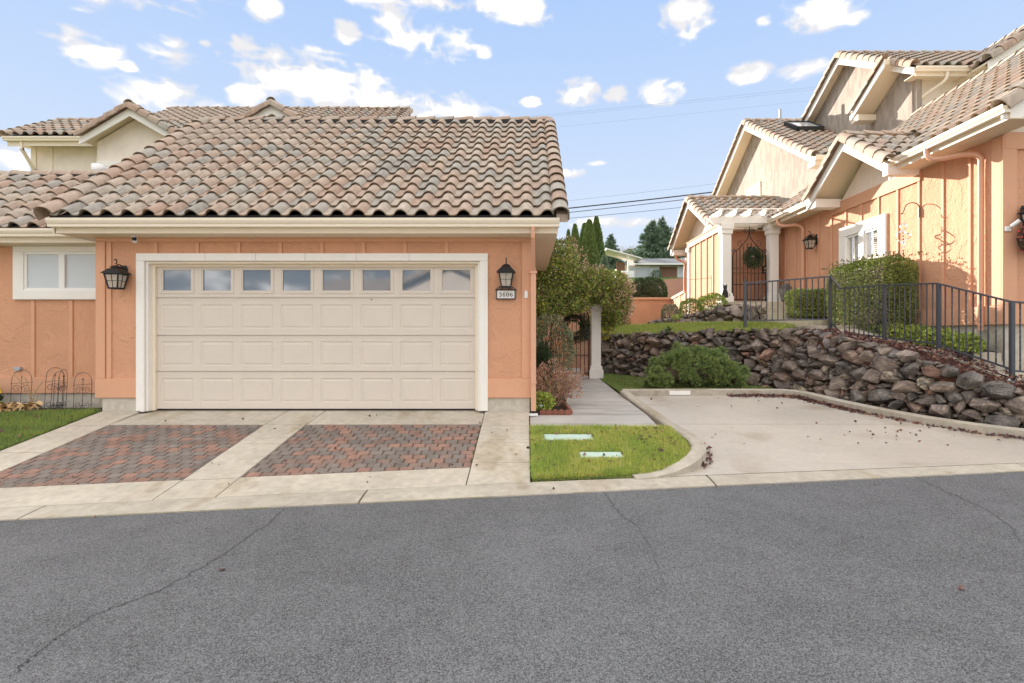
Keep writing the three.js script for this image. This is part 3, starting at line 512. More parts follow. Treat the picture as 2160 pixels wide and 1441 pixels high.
// ================================================================= two-storey cream house behind the garage
const rear = thing('rear_house', 'cream two storey house with tiled gables rising behind the garage roof', 'house', [-9, 0, -19]);
{
  const g = rear, u = new THREE.Vector3(1, 0, 0);
  const dE = 15.95, yE = 6.96, up = (run, p = 0.6) => slopeV(run, run * p, new THREE.Vector3(0, 0, -1));
  part(g, 'wall', bx(-14.95, -4.6, -0.3, 6.86, 16.5, 16.65), M.creamStucco);
  part(g, 'wall', bx(-4.75, -4.6, -0.3, 6.86, 16.66, 23.2), M.creamStucco);
  part(g, 'wall', bx(-14.95, -14.8, -0.3, 6.86, 16.66, 19.4), M.creamStucco);
  part(g, 'wall', bx(-12.6, -4.6, -0.3, 6.86, 23.2, 23.35), M.creamStucco);
  part(g, 'corner_board', bx(-14.97, -14.82, 3, 6.83, 16.47, 16.499), M.cream);
  for (const x of [-14.35, -12.95, -11.95, -11.55, -10.6]) part(g, 'batten', bx(x - 0.03, x + 0.03, 3, 6.83, 16.475, 16.499), M.cream);
  part(g, 'soffit', bx(-15.25, -4.3, 6.86, 6.88, 16.06, 16.7), M.soffit);
  part(g, 'fascia', bx(-15.25, -12.55, 6.72, 6.95, 16.02, 16.058), M.cream);
  part(g, 'gutter', gutterGeo(V3(-15.3, 6.84, 16.018), V3(-12.75, 6.84, 16.018), new THREE.Vector3(0, 0, 1)), M.cream);
  part(g, 'downspout', [bar(V3(-14.82, 6.86, 16.0), V3(-14.82, 6.6, 16.03), 0.07), bar(V3(-14.82, 6.64, 16.0), V3(-14.82, 6.1, 16.45), 0.07), bar(V3(-14.82, 6.16, 16.43), V3(-14.82, 3, 16.43), 0.07)], M.cream);
  // low left roof and the tall main roof
  const r1 = part(g, 'roof', prism([[dE, yE], [dE + 1.85, yE + 1.11], [dE + 3.7, yE], [dE + 3.7, yE - 0.06], [dE, yE - 0.06]], [-15.25, 0, 0], [0, 0, -1], [0, 1, 0], [4, 0, 0]), M.black);
  { const L = Math.hypot(1.85, 1.11), v = up(1.85), n = u.clone().cross(v).normalize();
    tileSlope(r1, { o: V3(-15.1, yE, dE - 0.02), u, v, nu: 14, nv: 6, w: 0.2905, e: L / 6 });
    capLine(r1, 'rake_tile', V3(-15.26, yE, dE - 0.04).addScaledVector(n, 0.05), V3(-15.26, yE + 1.11, dE + 1.85).addScaledVector(n, 0.05), n, { r: 0.12, e: 0.335, skirt: 0.09 });
    capLine(r1, 'ridge_cap', V3(-15.25, yE + 1.18, dE + 1.85), V3(-11.3, yE + 1.18, dE + 1.85), new THREE.Vector3(0, 1, 0)); }
  const r2 = part(g, 'roof', prism([[dE, yE], [dE + 3.95, yE + 2.37], [dE + 7.9, yE], [dE + 7.9, yE - 0.06], [dE, yE - 0.06]], [-13.1, 0, 0], [0, 0, -1], [0, 1, 0], [8.85, 0, 0]), M.black);
  { const L = Math.hypot(3.95, 2.37), v = up(3.95), n = u.clone().cross(v).normalize(), nv = Math.round(L / 0.335);
    tileSlope(r2, { o: V3(-13.0, yE, dE - 0.02), u, v, nu: 30, nv, w: 0.2905, e: L / nv, most: 300 });
    capLine(r2, 'rake_tile', V3(-4.24, yE, dE - 0.04).addScaledVector(n, 0.05), V3(-4.24, yE + 2.37, dE + 3.95).addScaledVector(n, 0.05), n, { r: 0.12, e: 0.335, skirt: -0.09 });
    capLine(r2, 'ridge_cap', V3(-4.25, yE + 2.44, dE + 3.95), V3(-13.05, yE + 2.44, dE + 3.95), new THREE.Vector3(0, 1, 0));
    part(r2, 'gable_wall', prism([[16.5, 6.8], [19.9, 9.2], [23.3, 6.8]], [-4.75, 0, 0], [0, 0, -1], [0, 1, 0], [0.15, 0, 0]), M.creamStucco); }
  gableZ(g, { d0: 15.3, d1: 19.5, xa: -11.15, ya: 7.55, half: 1.42, fall: 0.85, wallMat: M.creamStucco, dw: 15.72, wallBase: 4 });
  gableZ(g, { d0: 15.4, d1: 20.2, xa: -7.2, ya: 7.66, half: 1.05, fall: 0.64, wallMat: M.soffit, dw: 15.82, wallBase: 6 });
  const win = part(g, 'window', [bx(-12.35, -11.1, 6.0, 6.16, 15.66, 15.718), bx(-12.35, -12.2, 4.8, 5.999, 15.66, 15.718), bx(-11.25, -11.1, 4.8, 5.999, 15.66, 15.718)], M.white);
  part(win, 'window_frame', [bx(-12.2, -11.25, 5.94, 5.999, 15.67, 15.717), bx(-11.76, -11.69, 4.8, 5.939, 15.67, 15.717)], M.vinyl);
  part(win, 'window_pane', bx(-12.2, -11.76, 4.8, 5.939, 15.69, 15.70), M.glassFrost);
  part(win, 'window_pane', bx(-11.69, -11.25, 4.8, 5.939, 15.69, 15.70), M.glassFrost);
  // unseen single storey block, added behind the garage to shade the pad
  part(g, 'wall', bx(-4.58, -0.9, -0.3, 4.4, 17, 26), M.stucco);
  part(g, 'roof', prism([[16.5, 4.4], [21.5, 7.1], [26.5, 4.4]], [-4.58, 0, 0], [0, 0, -1], [0, 1, 0], [4.1, 0, 0]), tilePlain);
  single('roof_vent', 'white cylindrical metal vent standing behind the wing roof ridge', 'vent', [lathe([[0, 0], [0.06, 0], [0.06, 0.46], [0.075, 0.47], [0.075, 0.5], [0.1, 0.505], [0.1, 0.62], [0, 0.63]], V3(-8.13, 3.75, 10.35), 14)], M.whitePlastic, [-8.13, 3.75, -10.35]);
}
// ================================================================= ground
const kerbD = X => 5.57 + 0.10 * X;                                   // back line of the street kerb
const kerbY = X => -0.385 + (X < 0 ? 0.022 : 0.012) * clamp(X, -9, 12);
const streetY = X => -0.437 + 0.019 * clamp(X, -11, 12);
const driveY = (X, D) => { const t = (W0 - D) / (W0 - kerbD(X)); return t < 0 ? 0 : kerbY(X) * t; };
const padY = (X, D) => -0.33 + 0.0735 * (D - 6.1) - 0.0 * X;
const walkY = (X, D) => curve([[7.2, -0.118], [8.05, -0.05], [10.35, 0.02], [13.5, 0.075], [20, 0.08]], D);
{
  const t = setting('terrain', 'dry grassy ground stretching to the horizon', 'ground', [0, -0.8, 0]);
  part(t, 'ground', slab([[-1800, -1800], [1800, -1800], [1800, 1800], [-1800, 1800]], -0.8, 0.2), M.turf);
  const pts = []; for (let i = 0; i <= 40; i++) for (let j = 0; j <= 30; j++) { const X = -70 + i * 4.5, D = 24.5 + j * 5; pts.push([X, D, hill(X, D)]); }
  const out = [], P = (i, j) => { const [X, D, Y] = pts[i * 31 + j]; return [X, Y, -D]; };
  for (let i = 0; i < 40; i++) for (let j = 0; j < 30; j++) out.push(...P(i, j), ...P(i + 1, j), ...P(i + 1, j + 1), ...P(i, j), ...P(i + 1, j + 1), ...P(i, j + 1));
  part(t, 'hillside', fromTris(out), M.turf);
}
function hill(X, D) { return curve([[24.5, 1.2], [30, 2.2], [33, 3.6], [38, 4.3], [70, 8.75], [90, 9.6], [180, 12]], D); }
{
  const r = setting('asphalt_street', 'worn grey asphalt street across the foreground', 'street', [0, -0.44, 0]);
  const out = [], xs = []; for (let x = -40; x <= 40; x += 2) xs.push(x);
  for (let i = 0; i < xs.length - 1; i++) { const a = xs[i], b = xs[i + 1], A = [a, streetY(a)], B = [b, streetY(b)], f = x => -(kerbD(x) - 0.29), bk = 6.4; out.push(a, A[1], bk, b, B[1], bk, b, B[1], f(b), a, A[1], bk, b, B[1], f(b), a, A[1], f(a)); }
  part(r, 'asphalt', fromTris(out), M.asphalt);
  const crack = (px, w, seed) => {                                    // wandering crack in the surface
    const R = rng(seed), L = [], Q = px.map(([x, y]) => { const d = (EYE - streetY((x - CX) / F * 3.5)) * F / (y - CY); return [(x - CX) / F * d, d]; }), tr = [];
    const path = []; for (let i = 0; i < Q.length - 1; i++) for (let k = 0; k < 14; k++) { const t = k / 14; path.push([lerp(Q[i][0], Q[i + 1][0], t) + R.r(-0.018, 0.018), lerp(Q[i][1], Q[i + 1][1], t) + R.r(-0.018, 0.018)]); }
    for (let i = 0; i < path.length - 1; i++) { const [a, b] = path[i], [c, d] = path[i + 1], l = Math.hypot(c - a, d - b), nx = -(d - b) / l, nd = (c - a) / l, w0 = w * (0.5 + 0.5 * Math.abs(Math.sin(i * 1.7))), w1 = w * (0.5 + 0.5 * Math.abs(Math.sin((i + 1) * 1.7))); const p = (X, D) => [X, streetY(X) + 0.004, -D]; const A = p(a - nx * w0, b - nd * w0), B = p(c - nx * w1, d - nd * w1), C = p(c + nx * w1, d + nd * w1), E = p(a + nx * w0, b + nd * w0); tr.push(...A, ...B, ...C, ...A, ...C, ...E); }
    return fromTris(tr);
  };
  part(r, 'crack', crack([[598, 1072], [570, 1100], [470, 1170], [330, 1250], [200, 1300]], 0.0032, 1), M.crack);
  part(r, 'crack', crack([[1272, 1038], [1300, 1078], [1345, 1115]], 0.0028, 2), M.crack);
  part(r, 'crack', crack([[1920, 1008], [1990, 1040], [2080, 1080]], 0.003, 3), M.crack);
  part(r, 'crack', crack([[200, 1300], [120, 1350], [60, 1400], [20, 1437]], 0.0022, 5), M.crack);
  part(r, 'crack', crack([[1345, 1115], [1380, 1170], [1400, 1240]], 0.0014, 6), M.crack);
  part(r, 'crack', crack([[2080, 1080], [2130, 1110], [2155, 1150]], 0.002, 7), M.crack);
  // rolled concrete kerb, cast in lengths
  const k = setting('street_kerb', 'low rolled concrete kerb between asphalt and driveways', 'kerb', [0, -0.4, -5.5]);
  for (const [a, b] of [[-14, -8.2], [-8.19, -4.515], [-4.495, -1.585], [-1.565, 1.895], [1.915, 5.5], [5.51, 14]]) {
    const n = 4, gs = [];
    for (let i = 0; i < n; i++) { const p = lerp(a, b, i / n), q = lerp(a, b, (i + 1) / n); gs.push(slab([[p, kerbD(p) - 0.10, kerbY(p) - 0.004], [q, kerbD(q) - 0.10, kerbY(q) - 0.004], [q, kerbD(q), kerbY(q)], [p, kerbD(p), kerbY(p)]], 0, 0.15), slab([[p, kerbD(p) - 0.295, streetY(p) + 0.012], [q, kerbD(q) - 0.295, streetY(q) + 0.012], [q, kerbD(q) - 0.1, kerbY(q) - 0.004], [p, kerbD(p) - 0.1, kerbY(p) - 0.004]], 0, 0.15)); }
    part(k, 'kerb_segment', gs, M.kerb);
  }
}
// driveway: concrete bands round two fields of pavers
const drive = setting('driveway', 'sloping concrete driveway with two fields of red and grey pavers', 'driveway', [-3, -0.2, -7]);
const pavF = X => 6.03 + 0.098 * X, pavB = 7.45;
{
  const g = 0.006, S = (poly) => part(drive, 'concrete_slab', slab(poly, driveY, 0.12), M.concrete);
  const band = (xa, xb, da, db) => { const D = [da, db].map(d => typeof d === 'function' ? d : () => d); S([[xa + g, D[0](xa + g) + g], [xb - g, D[0](xb - g) + g], [xb - g, D[1](xb - g) - g], [xa + g, D[1](xa + g) - g]]); };
  const kd = kerbD;
  band(-6.28, -5.7, 7.42, 8.05); band(-6.28, -5.7, 6.45, 7.42); band(-6.28, -5.7, kd, 6.45);
  band(-5.7, -3.58, pavB, 8.27); band(-3.58, -3.01, 7.45, 8.27); band(-3.01, -0.61, pavB, 8.27); band(-0.61, 0.045, 7.4, 8.05); band(-0.61, 0.045, 6.75, 7.4); band(-0.61, 0.045, 6.1, 6.75); band(-0.61, 0.045, kd, 6.1);
  band(-3.58, -3.01, 6.72, 7.45); band(-3.58, -3.01, x => pavF(x) - 0.02, 6.72); band(-3.58, -3.01, kd, x => pavF(x) - 0.02);
  band(-5.7, -3.58, kd, pavF); band(-3.01, -0.61, kd, pavF);
}
function clipPoly(P, a, b, c) { const o = [], f = p => a * p[0] + b * p[1] - c; P.forEach((p, i) => { const q = P[(i + 1) % P.length], fp = f(p), fq = f(q); if (fp >= 0) o.push(p); if ((fp >= 0) !== (fq >= 0)) { const t = fp / (fp - fq); o.push([lerp(p[0], q[0], t), lerp(p[1], q[1], t)]); } }); return o; }
function paverField(x0, x1, seed) {
  const R = rng(seed), g = setting('paver_field', x0 < -4 ? 'field of interlocking red and grey pavers nearer the green lawn corner' : 'field of interlocking red and grey pavers beside the right concrete strip', 'pavers', [(x0 + x1) / 2, -0.2, -6.6]);
  part(g, 'sand_bed', slab([[x0, pavF(x0)], [x1, pavF(x1)], [x1, pavB], [x0, pavB]], (X, D) => driveY(X, D) - 0.014, 0.05), M.sand);
  const W = 0.152, H = 0.122, c = 0.022, gap = 0.003;
  const shape = (cx, cd, q) => { const a = W / 2 - gap, b = H / 2 - gap, o = 0.016 * q; return [[cx - a + c, cd - b], [cx - o, cd - b + o], [cx + a - c, cd - b], [cx + a, cd - b + c], [cx + a - 0.006, cd], [cx + a, cd + b - c], [cx + a - c, cd + b], [cx - o, cd + b - o], [cx - a + c, cd + b], [cx - a, cd + b - c], [cx - a + 0.006, cd], [cx - a, cd - b + c]]; };
  for (let j = 0; j * H < 2.2; j++) for (let i = -1; i * W < x1 - x0 + 0.2; i++) {
    const cx = x0 + (i + (j % 2 ? 0.5 : 0)) * W + 0.03, cd = pavB - (j + 0.5) * H; const m = R() < 0.34 ? R.pick([3, 4, 5, 6, 3]) : R.pick([0, 1, 2, 0, 1, 5]);
    let P = shape(cx, cd, 0); P = clipPoly(P, 1, 0, x0 + 0.006); if (P.length > 2) P = clipPoly(P, -1, 0, -x1 + 0.006); if (P.length > 2) P = clipPoly(P, -0.098, 1, pavF(0) + 0.006); if (P.length > 2) P = clipPoly(P, 0, -1, -pavB + 0.004);
    if (P.length < 3) continue;
    let A = 0; P.forEach((p, k) => { const q = P[(k + 1) % P.length]; A += p[0] * q[1] - q[0] * p[1]; }); if (Math.abs(A) < 0.0016) continue;
    const dy = R.r(-0.0025, 0.0025), tx = R.r(-0.012, 0.012), td = R.r(-0.012, 0.012);
    const mx = P.reduce((s, p) => s + p[0], 0) / P.length, md = P.reduce((s, p) => s + p[1], 0) / P.length, inn = P.map(([x, d]) => [mx + (x - mx) * 0.94, md + (d - md) * 0.92]);
    const Y = (X, D) => driveY(X, D) + dy + tx * (X - cx) + td * (D - cd);
    const out = [], v = (p, o) => [p[0], Y(p[0], p[1]) + o, -p[1]];
    if (A < 0) { P.reverse(); inn.reverse(); }
    for (let k = 1; k < inn.length - 1; k++) out.push(...v(inn[0], 0), ...v(inn[k], 0), ...v(inn[k + 1], 0));
    for (let k = 0; k < P.length; k++) { const l = (k + 1) % P.length; out.push(...v(P[k], -0.004), ...v(P[l], -0.004), ...v(inn[l], 0), ...v(P[k], -0.004), ...v(inn[l], 0), ...v(inn[k], 0)); out.push(...v(P[l], -0.004), ...v(P[k], -0.004), ...v(P[k], -0.03), ...v(P[l], -0.004), ...v(P[k], -0.03), ...v(P[l], -0.03)); }
    part(g, 'paver', fromTris(out), paverMats[m]);
  }
  return g;
}
const field1 = paverField(-5.7, -3.58, 31), field2 = paverField(-3.01, -0.61, 33);

// front walk, parking pad and its kerb
const LK = [[1.83, 10.42], [1.87, 9.4], [1.95, 8.2], [2.02, 7.4], [2.08, 6.9], [2.07, 6.55], [1.95, 6.22], [1.74, 5.96], [1.45, 5.78], [1.12, 5.72]];
const RK = [[1.83, 10.42], [3.2, 10.45], [4.5, 10.45], [5.0, 10.4], [5.2, 10.15], [5.38, 9.4], [5.68, 8.55], [6.08, 7.85], [6.7, 7.25], [7.5, 6.85], [8.6, 6.6]];
const smoothPath = (P, n) => { const c = new THREE.CatmullRomCurve3(P.map(p => new THREE.Vector3(p[0], 0, p[1])), false, 'centripetal'); return c.getSpacedPoints(n).map(v => [v.x, v.z]); };
{
  const w = setting('front_walk', 'broom finished concrete walk leading to the iron gate beside the garage', 'walk', [1, 0, -9]);
  part(w, 'walk_slab', slab([[0.055, 7.3], [1.78, 7.3], [1.78, 8.03], [0.055, 8.03]], walkY, 0.1), M.walk);
  part(w, 'walk_slab', slab([[0.67, 8.042], [1.78, 8.042], [1.755, 10.34], [0.7, 10.34]], walkY, 0.1), M.walk);
  part(w, 'walk_slab', slab([[0.7, 10.352], [1.755, 10.352], [1.8, 13.5], [0.75, 13.5]], walkY, 0.1), M.walk);
  part(w, 'walk_slab', slab([[0.75, 13.512], [1.8, 13.512], [1.8, 18], [0.75, 18]], walkY, 0.1), M.walk);
  const p = setting('parking_pad', 'smooth tan concrete parking pad with dark dead leaves along its edges', 'parking pad', [4, -0.2, -8]);
  const L = smoothPath(LK, 24), Rr = smoothPath(RK, 40);
  const poly = [...L.slice().reverse(), ...Rr.slice(1)].filter(q => q[1] > kerbD(q[0]) + 0.012), fy = (X, D) => { const k = kerbD(X), t = clamp((D - k) / 0.5, 0, 1); return lerp(kerbY(X) + 0.002, padY(X, D), t); };
  const padPoly = [[1.25, kerbD(1.25) + 0.006], ...poly.filter(q => q[1] > kerbD(q[0]) + 0.03), [8.6, kerbD(8.6) + 0.006], [6.0, kerbD(6) + 0.006], [4, kerbD(4) + 0.006], [2.5, kerbD(2.5) + 0.006]];
  // the pad is cast in two pours with a joint across
  const split = 8.05, nearPoly = clipPoly(padPoly, 0, -1, -split + 0.005), farPoly = clipPoly(padPoly, 0, 1, split + 0.005);
  const grid = (P) => { // top surface on a grid so that it follows the slope
    const out = []; const xs = [], ds = []; for (let x = 1; x <= 8.8; x += 0.3) xs.push(x); for (let d = 5.6; d <= 10.6; d += 0.3) ds.push(d);
    for (let i = 0; i < xs.length - 1; i++) for (let j = 0; j < ds.length - 1; j++) { let Q = P; Q = clipPoly(Q, 1, 0, xs[i]); if (Q.length > 2) Q = clipPoly(Q, -1, 0, -xs[i + 1]); if (Q.length > 2) Q = clipPoly(Q, 0, 1, ds[j]); if (Q.length > 2) Q = clipPoly(Q, 0, -1, -ds[j + 1]); if (Q.length < 3) continue; const s = slabTop(Q, fy); out.push(...s); }
    return fromTris(out);
  };
  part(p, 'pad_pour', grid(nearPoly), M.pad); part(p, 'pad_pour', grid(farPoly), M.pad);
  part(p, 'base_course', slab([[1.2, 5.75], [2.4, 6.0], [7.2, 7.0], [5.2, 10.4], [1.9, 10.4]], (X, D) => padY(X, D) - 0.06, 0.1), M.backing);
  const k = setting('pad_kerb', 'raised concrete kerb wrapping round the parking pad', 'kerb', [3, 0, -9]);
  const kerbRun = (P, h0, h1, wd) => { // lengths of raised kerb along a path
    const tops = P.map(([X, D], i) => { const a = P[Math.max(0, i - 1)], b = P[Math.min(P.length - 1, i + 1)], l = Math.hypot(b[0] - a[0], b[1] - a[1]), nx = -(b[1] - a[1]) / l, nd = (b[0] - a[0]) / l, t = i / (P.length - 1), h = lerp(h0, h1, smooth(0.8, 1, t)); return { l: [X + nx * wd, D + nd * wd], r: [X - nx * wd, D - nd * wd], y: fy(X, D) + h }; });
    return tops;
  };
  const strip = (T, i0, i1) => { const gs = []; for (let i = i0; i < i1; i++) { const a = T[i], b = T[i + 1]; const ch = 0.02, mid = (s, e2) => [lerp(s[0], e2[0], ch / 0.15), lerp(s[1], e2[1], ch / 0.15)]; const al = mid(a.l, a.r), ar = mid(a.r, a.l), bl = mid(b.l, b.r), br = mid(b.r, b.l);
      gs.push(slab([[...al, a.y], [...ar, a.y], [...br, b.y], [...bl, b.y]], 0, 0.04), slab([[...a.l, a.y - 0.018], [...al, a.y], [...bl, b.y], [...b.l, b.y - 0.018]], 0, 0.3), slab([[...ar, a.y], [...a.r, a.y - 0.018], [...b.r, b.y - 0.018], [...br, b.y]], 0, 0.3)); } return gs; };
  const TL = kerbRun(L, 0.125, 0.02, 0.085), TR = kerbRun(Rr, 0.115, 0.09, 0.08);
  part(k, 'kerb_segment', strip(TL, 1, 11), M.kerb); part(k, 'kerb_segment', strip(TL, 11, 24), M.kerb);
  part(k, 'kerb_segment', strip(TR, 0, 11), M.kerb); part(k, 'kerb_segment', strip(TR, 11, 24), M.kerb); part(k, 'kerb_segment', strip(TR, 24, 40), M.kerb);
  part(k, 'paint_patch', [bx(2.72, 3.12, 0.0, 0.078, 10.354, 10.358)], M.vinyl);
}
function slabTop(poly, fy) { let area = 0; poly.forEach((p, i) => { const q = poly[(i + 1) % poly.length]; area += p[0] * q[1] - q[0] * p[1]; }); if (Math.abs(area) < 1e-6) return []; if (area < 0) poly = poly.slice().reverse(); const T = poly.map(([X, D]) => V3(X, fy(X, D), D)), out = []; for (let k = 1; k < T.length - 1; k++) out.push(...T[0].toArray(), ...T[k].toArray(), ...T[k + 1].toArray()); return out; }

// soil and lawn beds
const lawnPatchY = (X, D) => driveY(Math.min(X, 0.0), D) + 0.0;
const leftLawnY = (X, D) => driveY(-6.3, D) - 0.0 + 0.0 * X;
const terraceY = (X, D) => { const dist = (X - 1.95) * 0.83 + (D - 15.6) * 0.557, wt = 1.12 + 0.1 * (15.6 - D) / 4.7; return Math.min(curve([[10, 1.2], [11, 1.27], [12, 1.36], [13.2, 1.43], [15, 1.43], [24.5, 1.42]], D), wt + 0.02 + 0.26 * Math.max(0, dist - 0.1)); };
const LAWN_A = [[0.06, 5.62], [1.1, 5.7], [1.42, 5.8], [1.72, 5.98], [1.9, 6.25], [1.96, 6.6], [1.94, 7.0], [1.9, 7.28], [0.06, 7.28]];
const LAWN_B = [[-9.2, 4.7], [-6.3, 4.98], [-6.3, 8.05], [-6.55, 8.06], [-9.2, 7.75]];
const LAWN_C = [[2.02, 15.62], [5.15, 10.95], [5.75, 11.5], [5.6, 12.6], [5.35, 13.6], [4.15, 17.6], [4.25, 24.4], [1.8, 24.4], [1.9, 18]];
const LAWN_D = [[1.79, 10.5], [2.6, 10.52], [3.6, 10.6], [4.9, 10.8], [2.3, 15.2], [1.85, 15.2]];
{
  const l = setting('lawn_patch', 'small front lawn patch inside the curved kerb', 'lawn', [1, -0.2, -6.5]); part(l, 'turf', slab(LAWN_A, lawnPatchY, 0.25), M.turf);
  const l2 = setting('side_lawn', 'green lawn left of the driveway', 'lawn', [-7.5, -0.2, -7]); part(l2, 'turf', slab(LAWN_B, leftLawnY, 0.25), M.turf);
  const l3 = setting('terrace_lawn', 'raised lawn terrace above the dark rock wall', 'lawn', [4, 1.3, -16]); { const out = []; for (let x = 1.6; x < 6; x += 0.35) for (let d = 10.5; d < 24.5; d += 0.5) { let Q = clipPoly(LAWN_C, 1, 0, x); if (Q.length > 2) Q = clipPoly(Q, -1, 0, -x - 0.35); if (Q.length > 2) Q = clipPoly(Q, 0, 1, d); if (Q.length > 2) Q = clipPoly(Q, 0, -1, -d - 0.5); if (Q.length > 2) out.push(...slabTop(Q, terraceY)); } part(l3, 'turf', fromTris(out), M.turf); }
  const l4 = setting('back_lawn', 'leaf strewn lawn strip between the walk and the rock wall', 'lawn', [2.5, 0.05, -12]); part(l4, 'turf', slab(LAWN_D, 0.05, 0.3), M.turf);
  const b = setting('planting_bed', 'dark soil bed between garage and walk', 'bed', [0.4, 0, -10]); part(b, 'soil', slab([[0.07, 8.1], [0.66, 8.1], [0.74, 13.8], [0.07, 13.8]], -0.02, 0.2), M.soil);
  const b2 = setting('planting_bed', 'soil bed along the foundation of the low wing', 'bed', [-8, 0, -8.5]); part(b2, 'soil', slab([[-9.5, 7.85], [-6.35, 8.12], [-6.35, 8.76], [-9.5, 8.76]], -0.035, 0.2), M.soil);
  const b3 = setting('planting_bed', 'soil bed along the foundation of the right house', 'bed', [7.2, 1, -10]); part(b3, 'soil', [slab([[6.95, 8.75, 0.86], [7.58, 8.75, 0.86], [7.58, 12.5, 1.3], [6.9, 12.5, 1.3]], 0, 0.4), slab([[7.005, 12.5, 1.5], [7.58, 12.5, 1.5], [7.58, 14.5, 1.7], [7.005, 14.5, 1.7]], 0, 0.4)], M.soil);
  const b4 = setting('planting_bed', 'raised bed behind the upper rock wall', 'bed', [5, 1.6, -17]); part(b4, 'soil', slab([[4.2, 17.9, 1.5], [5.55, 13.9, 1.66], [5.6, 15.9, 1.95], [5.6, 20, 1.7], [4.3, 21, 1.45]], 0, 0.4), M.soil);
  const b5 = setting('mulch_strip', 'red bark mulch strip between rock wall and railing', 'mulch', [6.2, 0.9, -9]); part(b5, 'mulch', slab([[5.4, 10.7, 1.2], [5.62, 9.9, 1.04], [5.96, 8.85, 0.84], [6.28, 8.25, 0.62], [6.53, 7.95, 0.46], [6.98, 7.55, 0.25], [7.6, 7.3, 0.1], [7.3, 8.0, 0.44], [6.86, 8.95, 0.83], [6.5, 9.95, 0.98], [6.15, 10.95, 1.22], [5.6, 11.3, 1.26]], 0, 0.3), M.mulch);
}
// concrete path and steps of the right house
{
  const p = setting('ramp_walk', 'concrete walk sloping down past the iron railing', 'walk', [7, 1, -10]);
  part(p, 'walk_slab', slab([[6.52, 9.9, 0.99], [6.98, 9.9, 0.99], [6.96, 11.2, 1.27], [6.1, 11.2, 1.27]], 0, 0.3), M.concrete);
  part(p, 'walk_slab', slab([[6.85, 8.9, 0.845], [7.5, 8.6, 0.845], [7.0, 9.888, 0.985], [6.53, 9.888, 0.985]], 0, 0.3), M.concrete);
  part(p, 'walk_slab', slab([[7.2, 8.05, 0.46], [8.6, 7.7, 0.46], [8.6, 8.28, 0.56], [7.05, 8.5, 0.56]], 0, 0.3), M.concrete);
  part(p, 'step', slab([[7.05, 8.5, 0.72], [9, 8.25, 0.72], [9, 8.62, 0.72], [6.95, 8.7, 0.72]], 0, 0.4), M.concrete);
  part(p, 'edge_kerb', [slab([[6.42, 9.9, 0.985], [6.515, 9.92, 0.985], [6.09, 11.2, 1.265], [5.98, 11.2, 1.265]], 0, 0.3), slab([[6.75, 8.86, 0.83], [6.845, 8.9, 0.83], [6.52, 9.9, 0.98], [6.42, 9.89, 0.98]], 0, 0.3), slab([[7.14, 7.98, 0.44], [7.23, 8.03, 0.44], [6.85, 8.88, 0.825], [6.76, 8.84, 0.825]], 0, 0.3)], M.kerb);
  const s = setting('entry_steps', 'concrete steps climbing to the arched iron gate', 'steps', [6.5, 1.6, -14]);
  part(s, 'landing', bx(5.62, 7.57, 1.2, 2.07, 14.9, 17.3, 0.01), M.concrete);
  part(s, 'step', bx(5.5, 7.3, 1.2, 1.885, 14.4, 14.895, 0.01), M.concrete);
  part(s, 'step', bx(5.5, 7.0, 1.1, 1.70, 13.75, 14.395, 0.01), M.concrete);
  part(s, 'step', bx(5.75, 7.0, 1.1, 1.52, 12.6, 13.745, 0.01), M.concrete);
  part(s, 'planter_kerb', bx(7.005, 7.57, 1.1, 1.56, 12.4, 12.495, 0.01), M.concrete);
  part(s, 'landing', bx(5.85, 6.97, 0.9, 1.335, 11.21, 12.595, 0.01), M.concrete);
}

// ================================================================= dry rock walls
const stoneGeos = []; {
  const R = rng(901);
  for (let k = 0; k < 14; k++) {                                       // broken basalt: convex blocks with flat faces and worn edges
    const pts = []; for (let i = 0; i < 20; i++) { const v = new THREE.Vector3(R.n(), R.n(), R.n()).normalize(), b = Math.pow(Math.abs(v.x) ** 4 + Math.abs(v.y) ** 4 + Math.abs(v.z) ** 4, -1 / 4); pts.push(v.multiplyScalar(b * R.r(0.86, 1.02))); }
    let g = new ConvexGeometry(pts); g.deleteAttribute('uv'); g = toCreasedNormals(g, 0.5);
    const q = g.attributes.position, uv = new Float32Array(q.count * 2); for (let i = 0; i < q.count; i++) { uv[i * 2] = q.getX(i) * 0.22 + k * 0.13; uv[i * 2 + 1] = q.getY(i) * 0.2 + q.getZ(i) * 0.17 + k * 0.31; }
    g.setAttribute('uv', new THREE.BufferAttribute(uv, 2)); stoneGeos.push(g);
  }
}
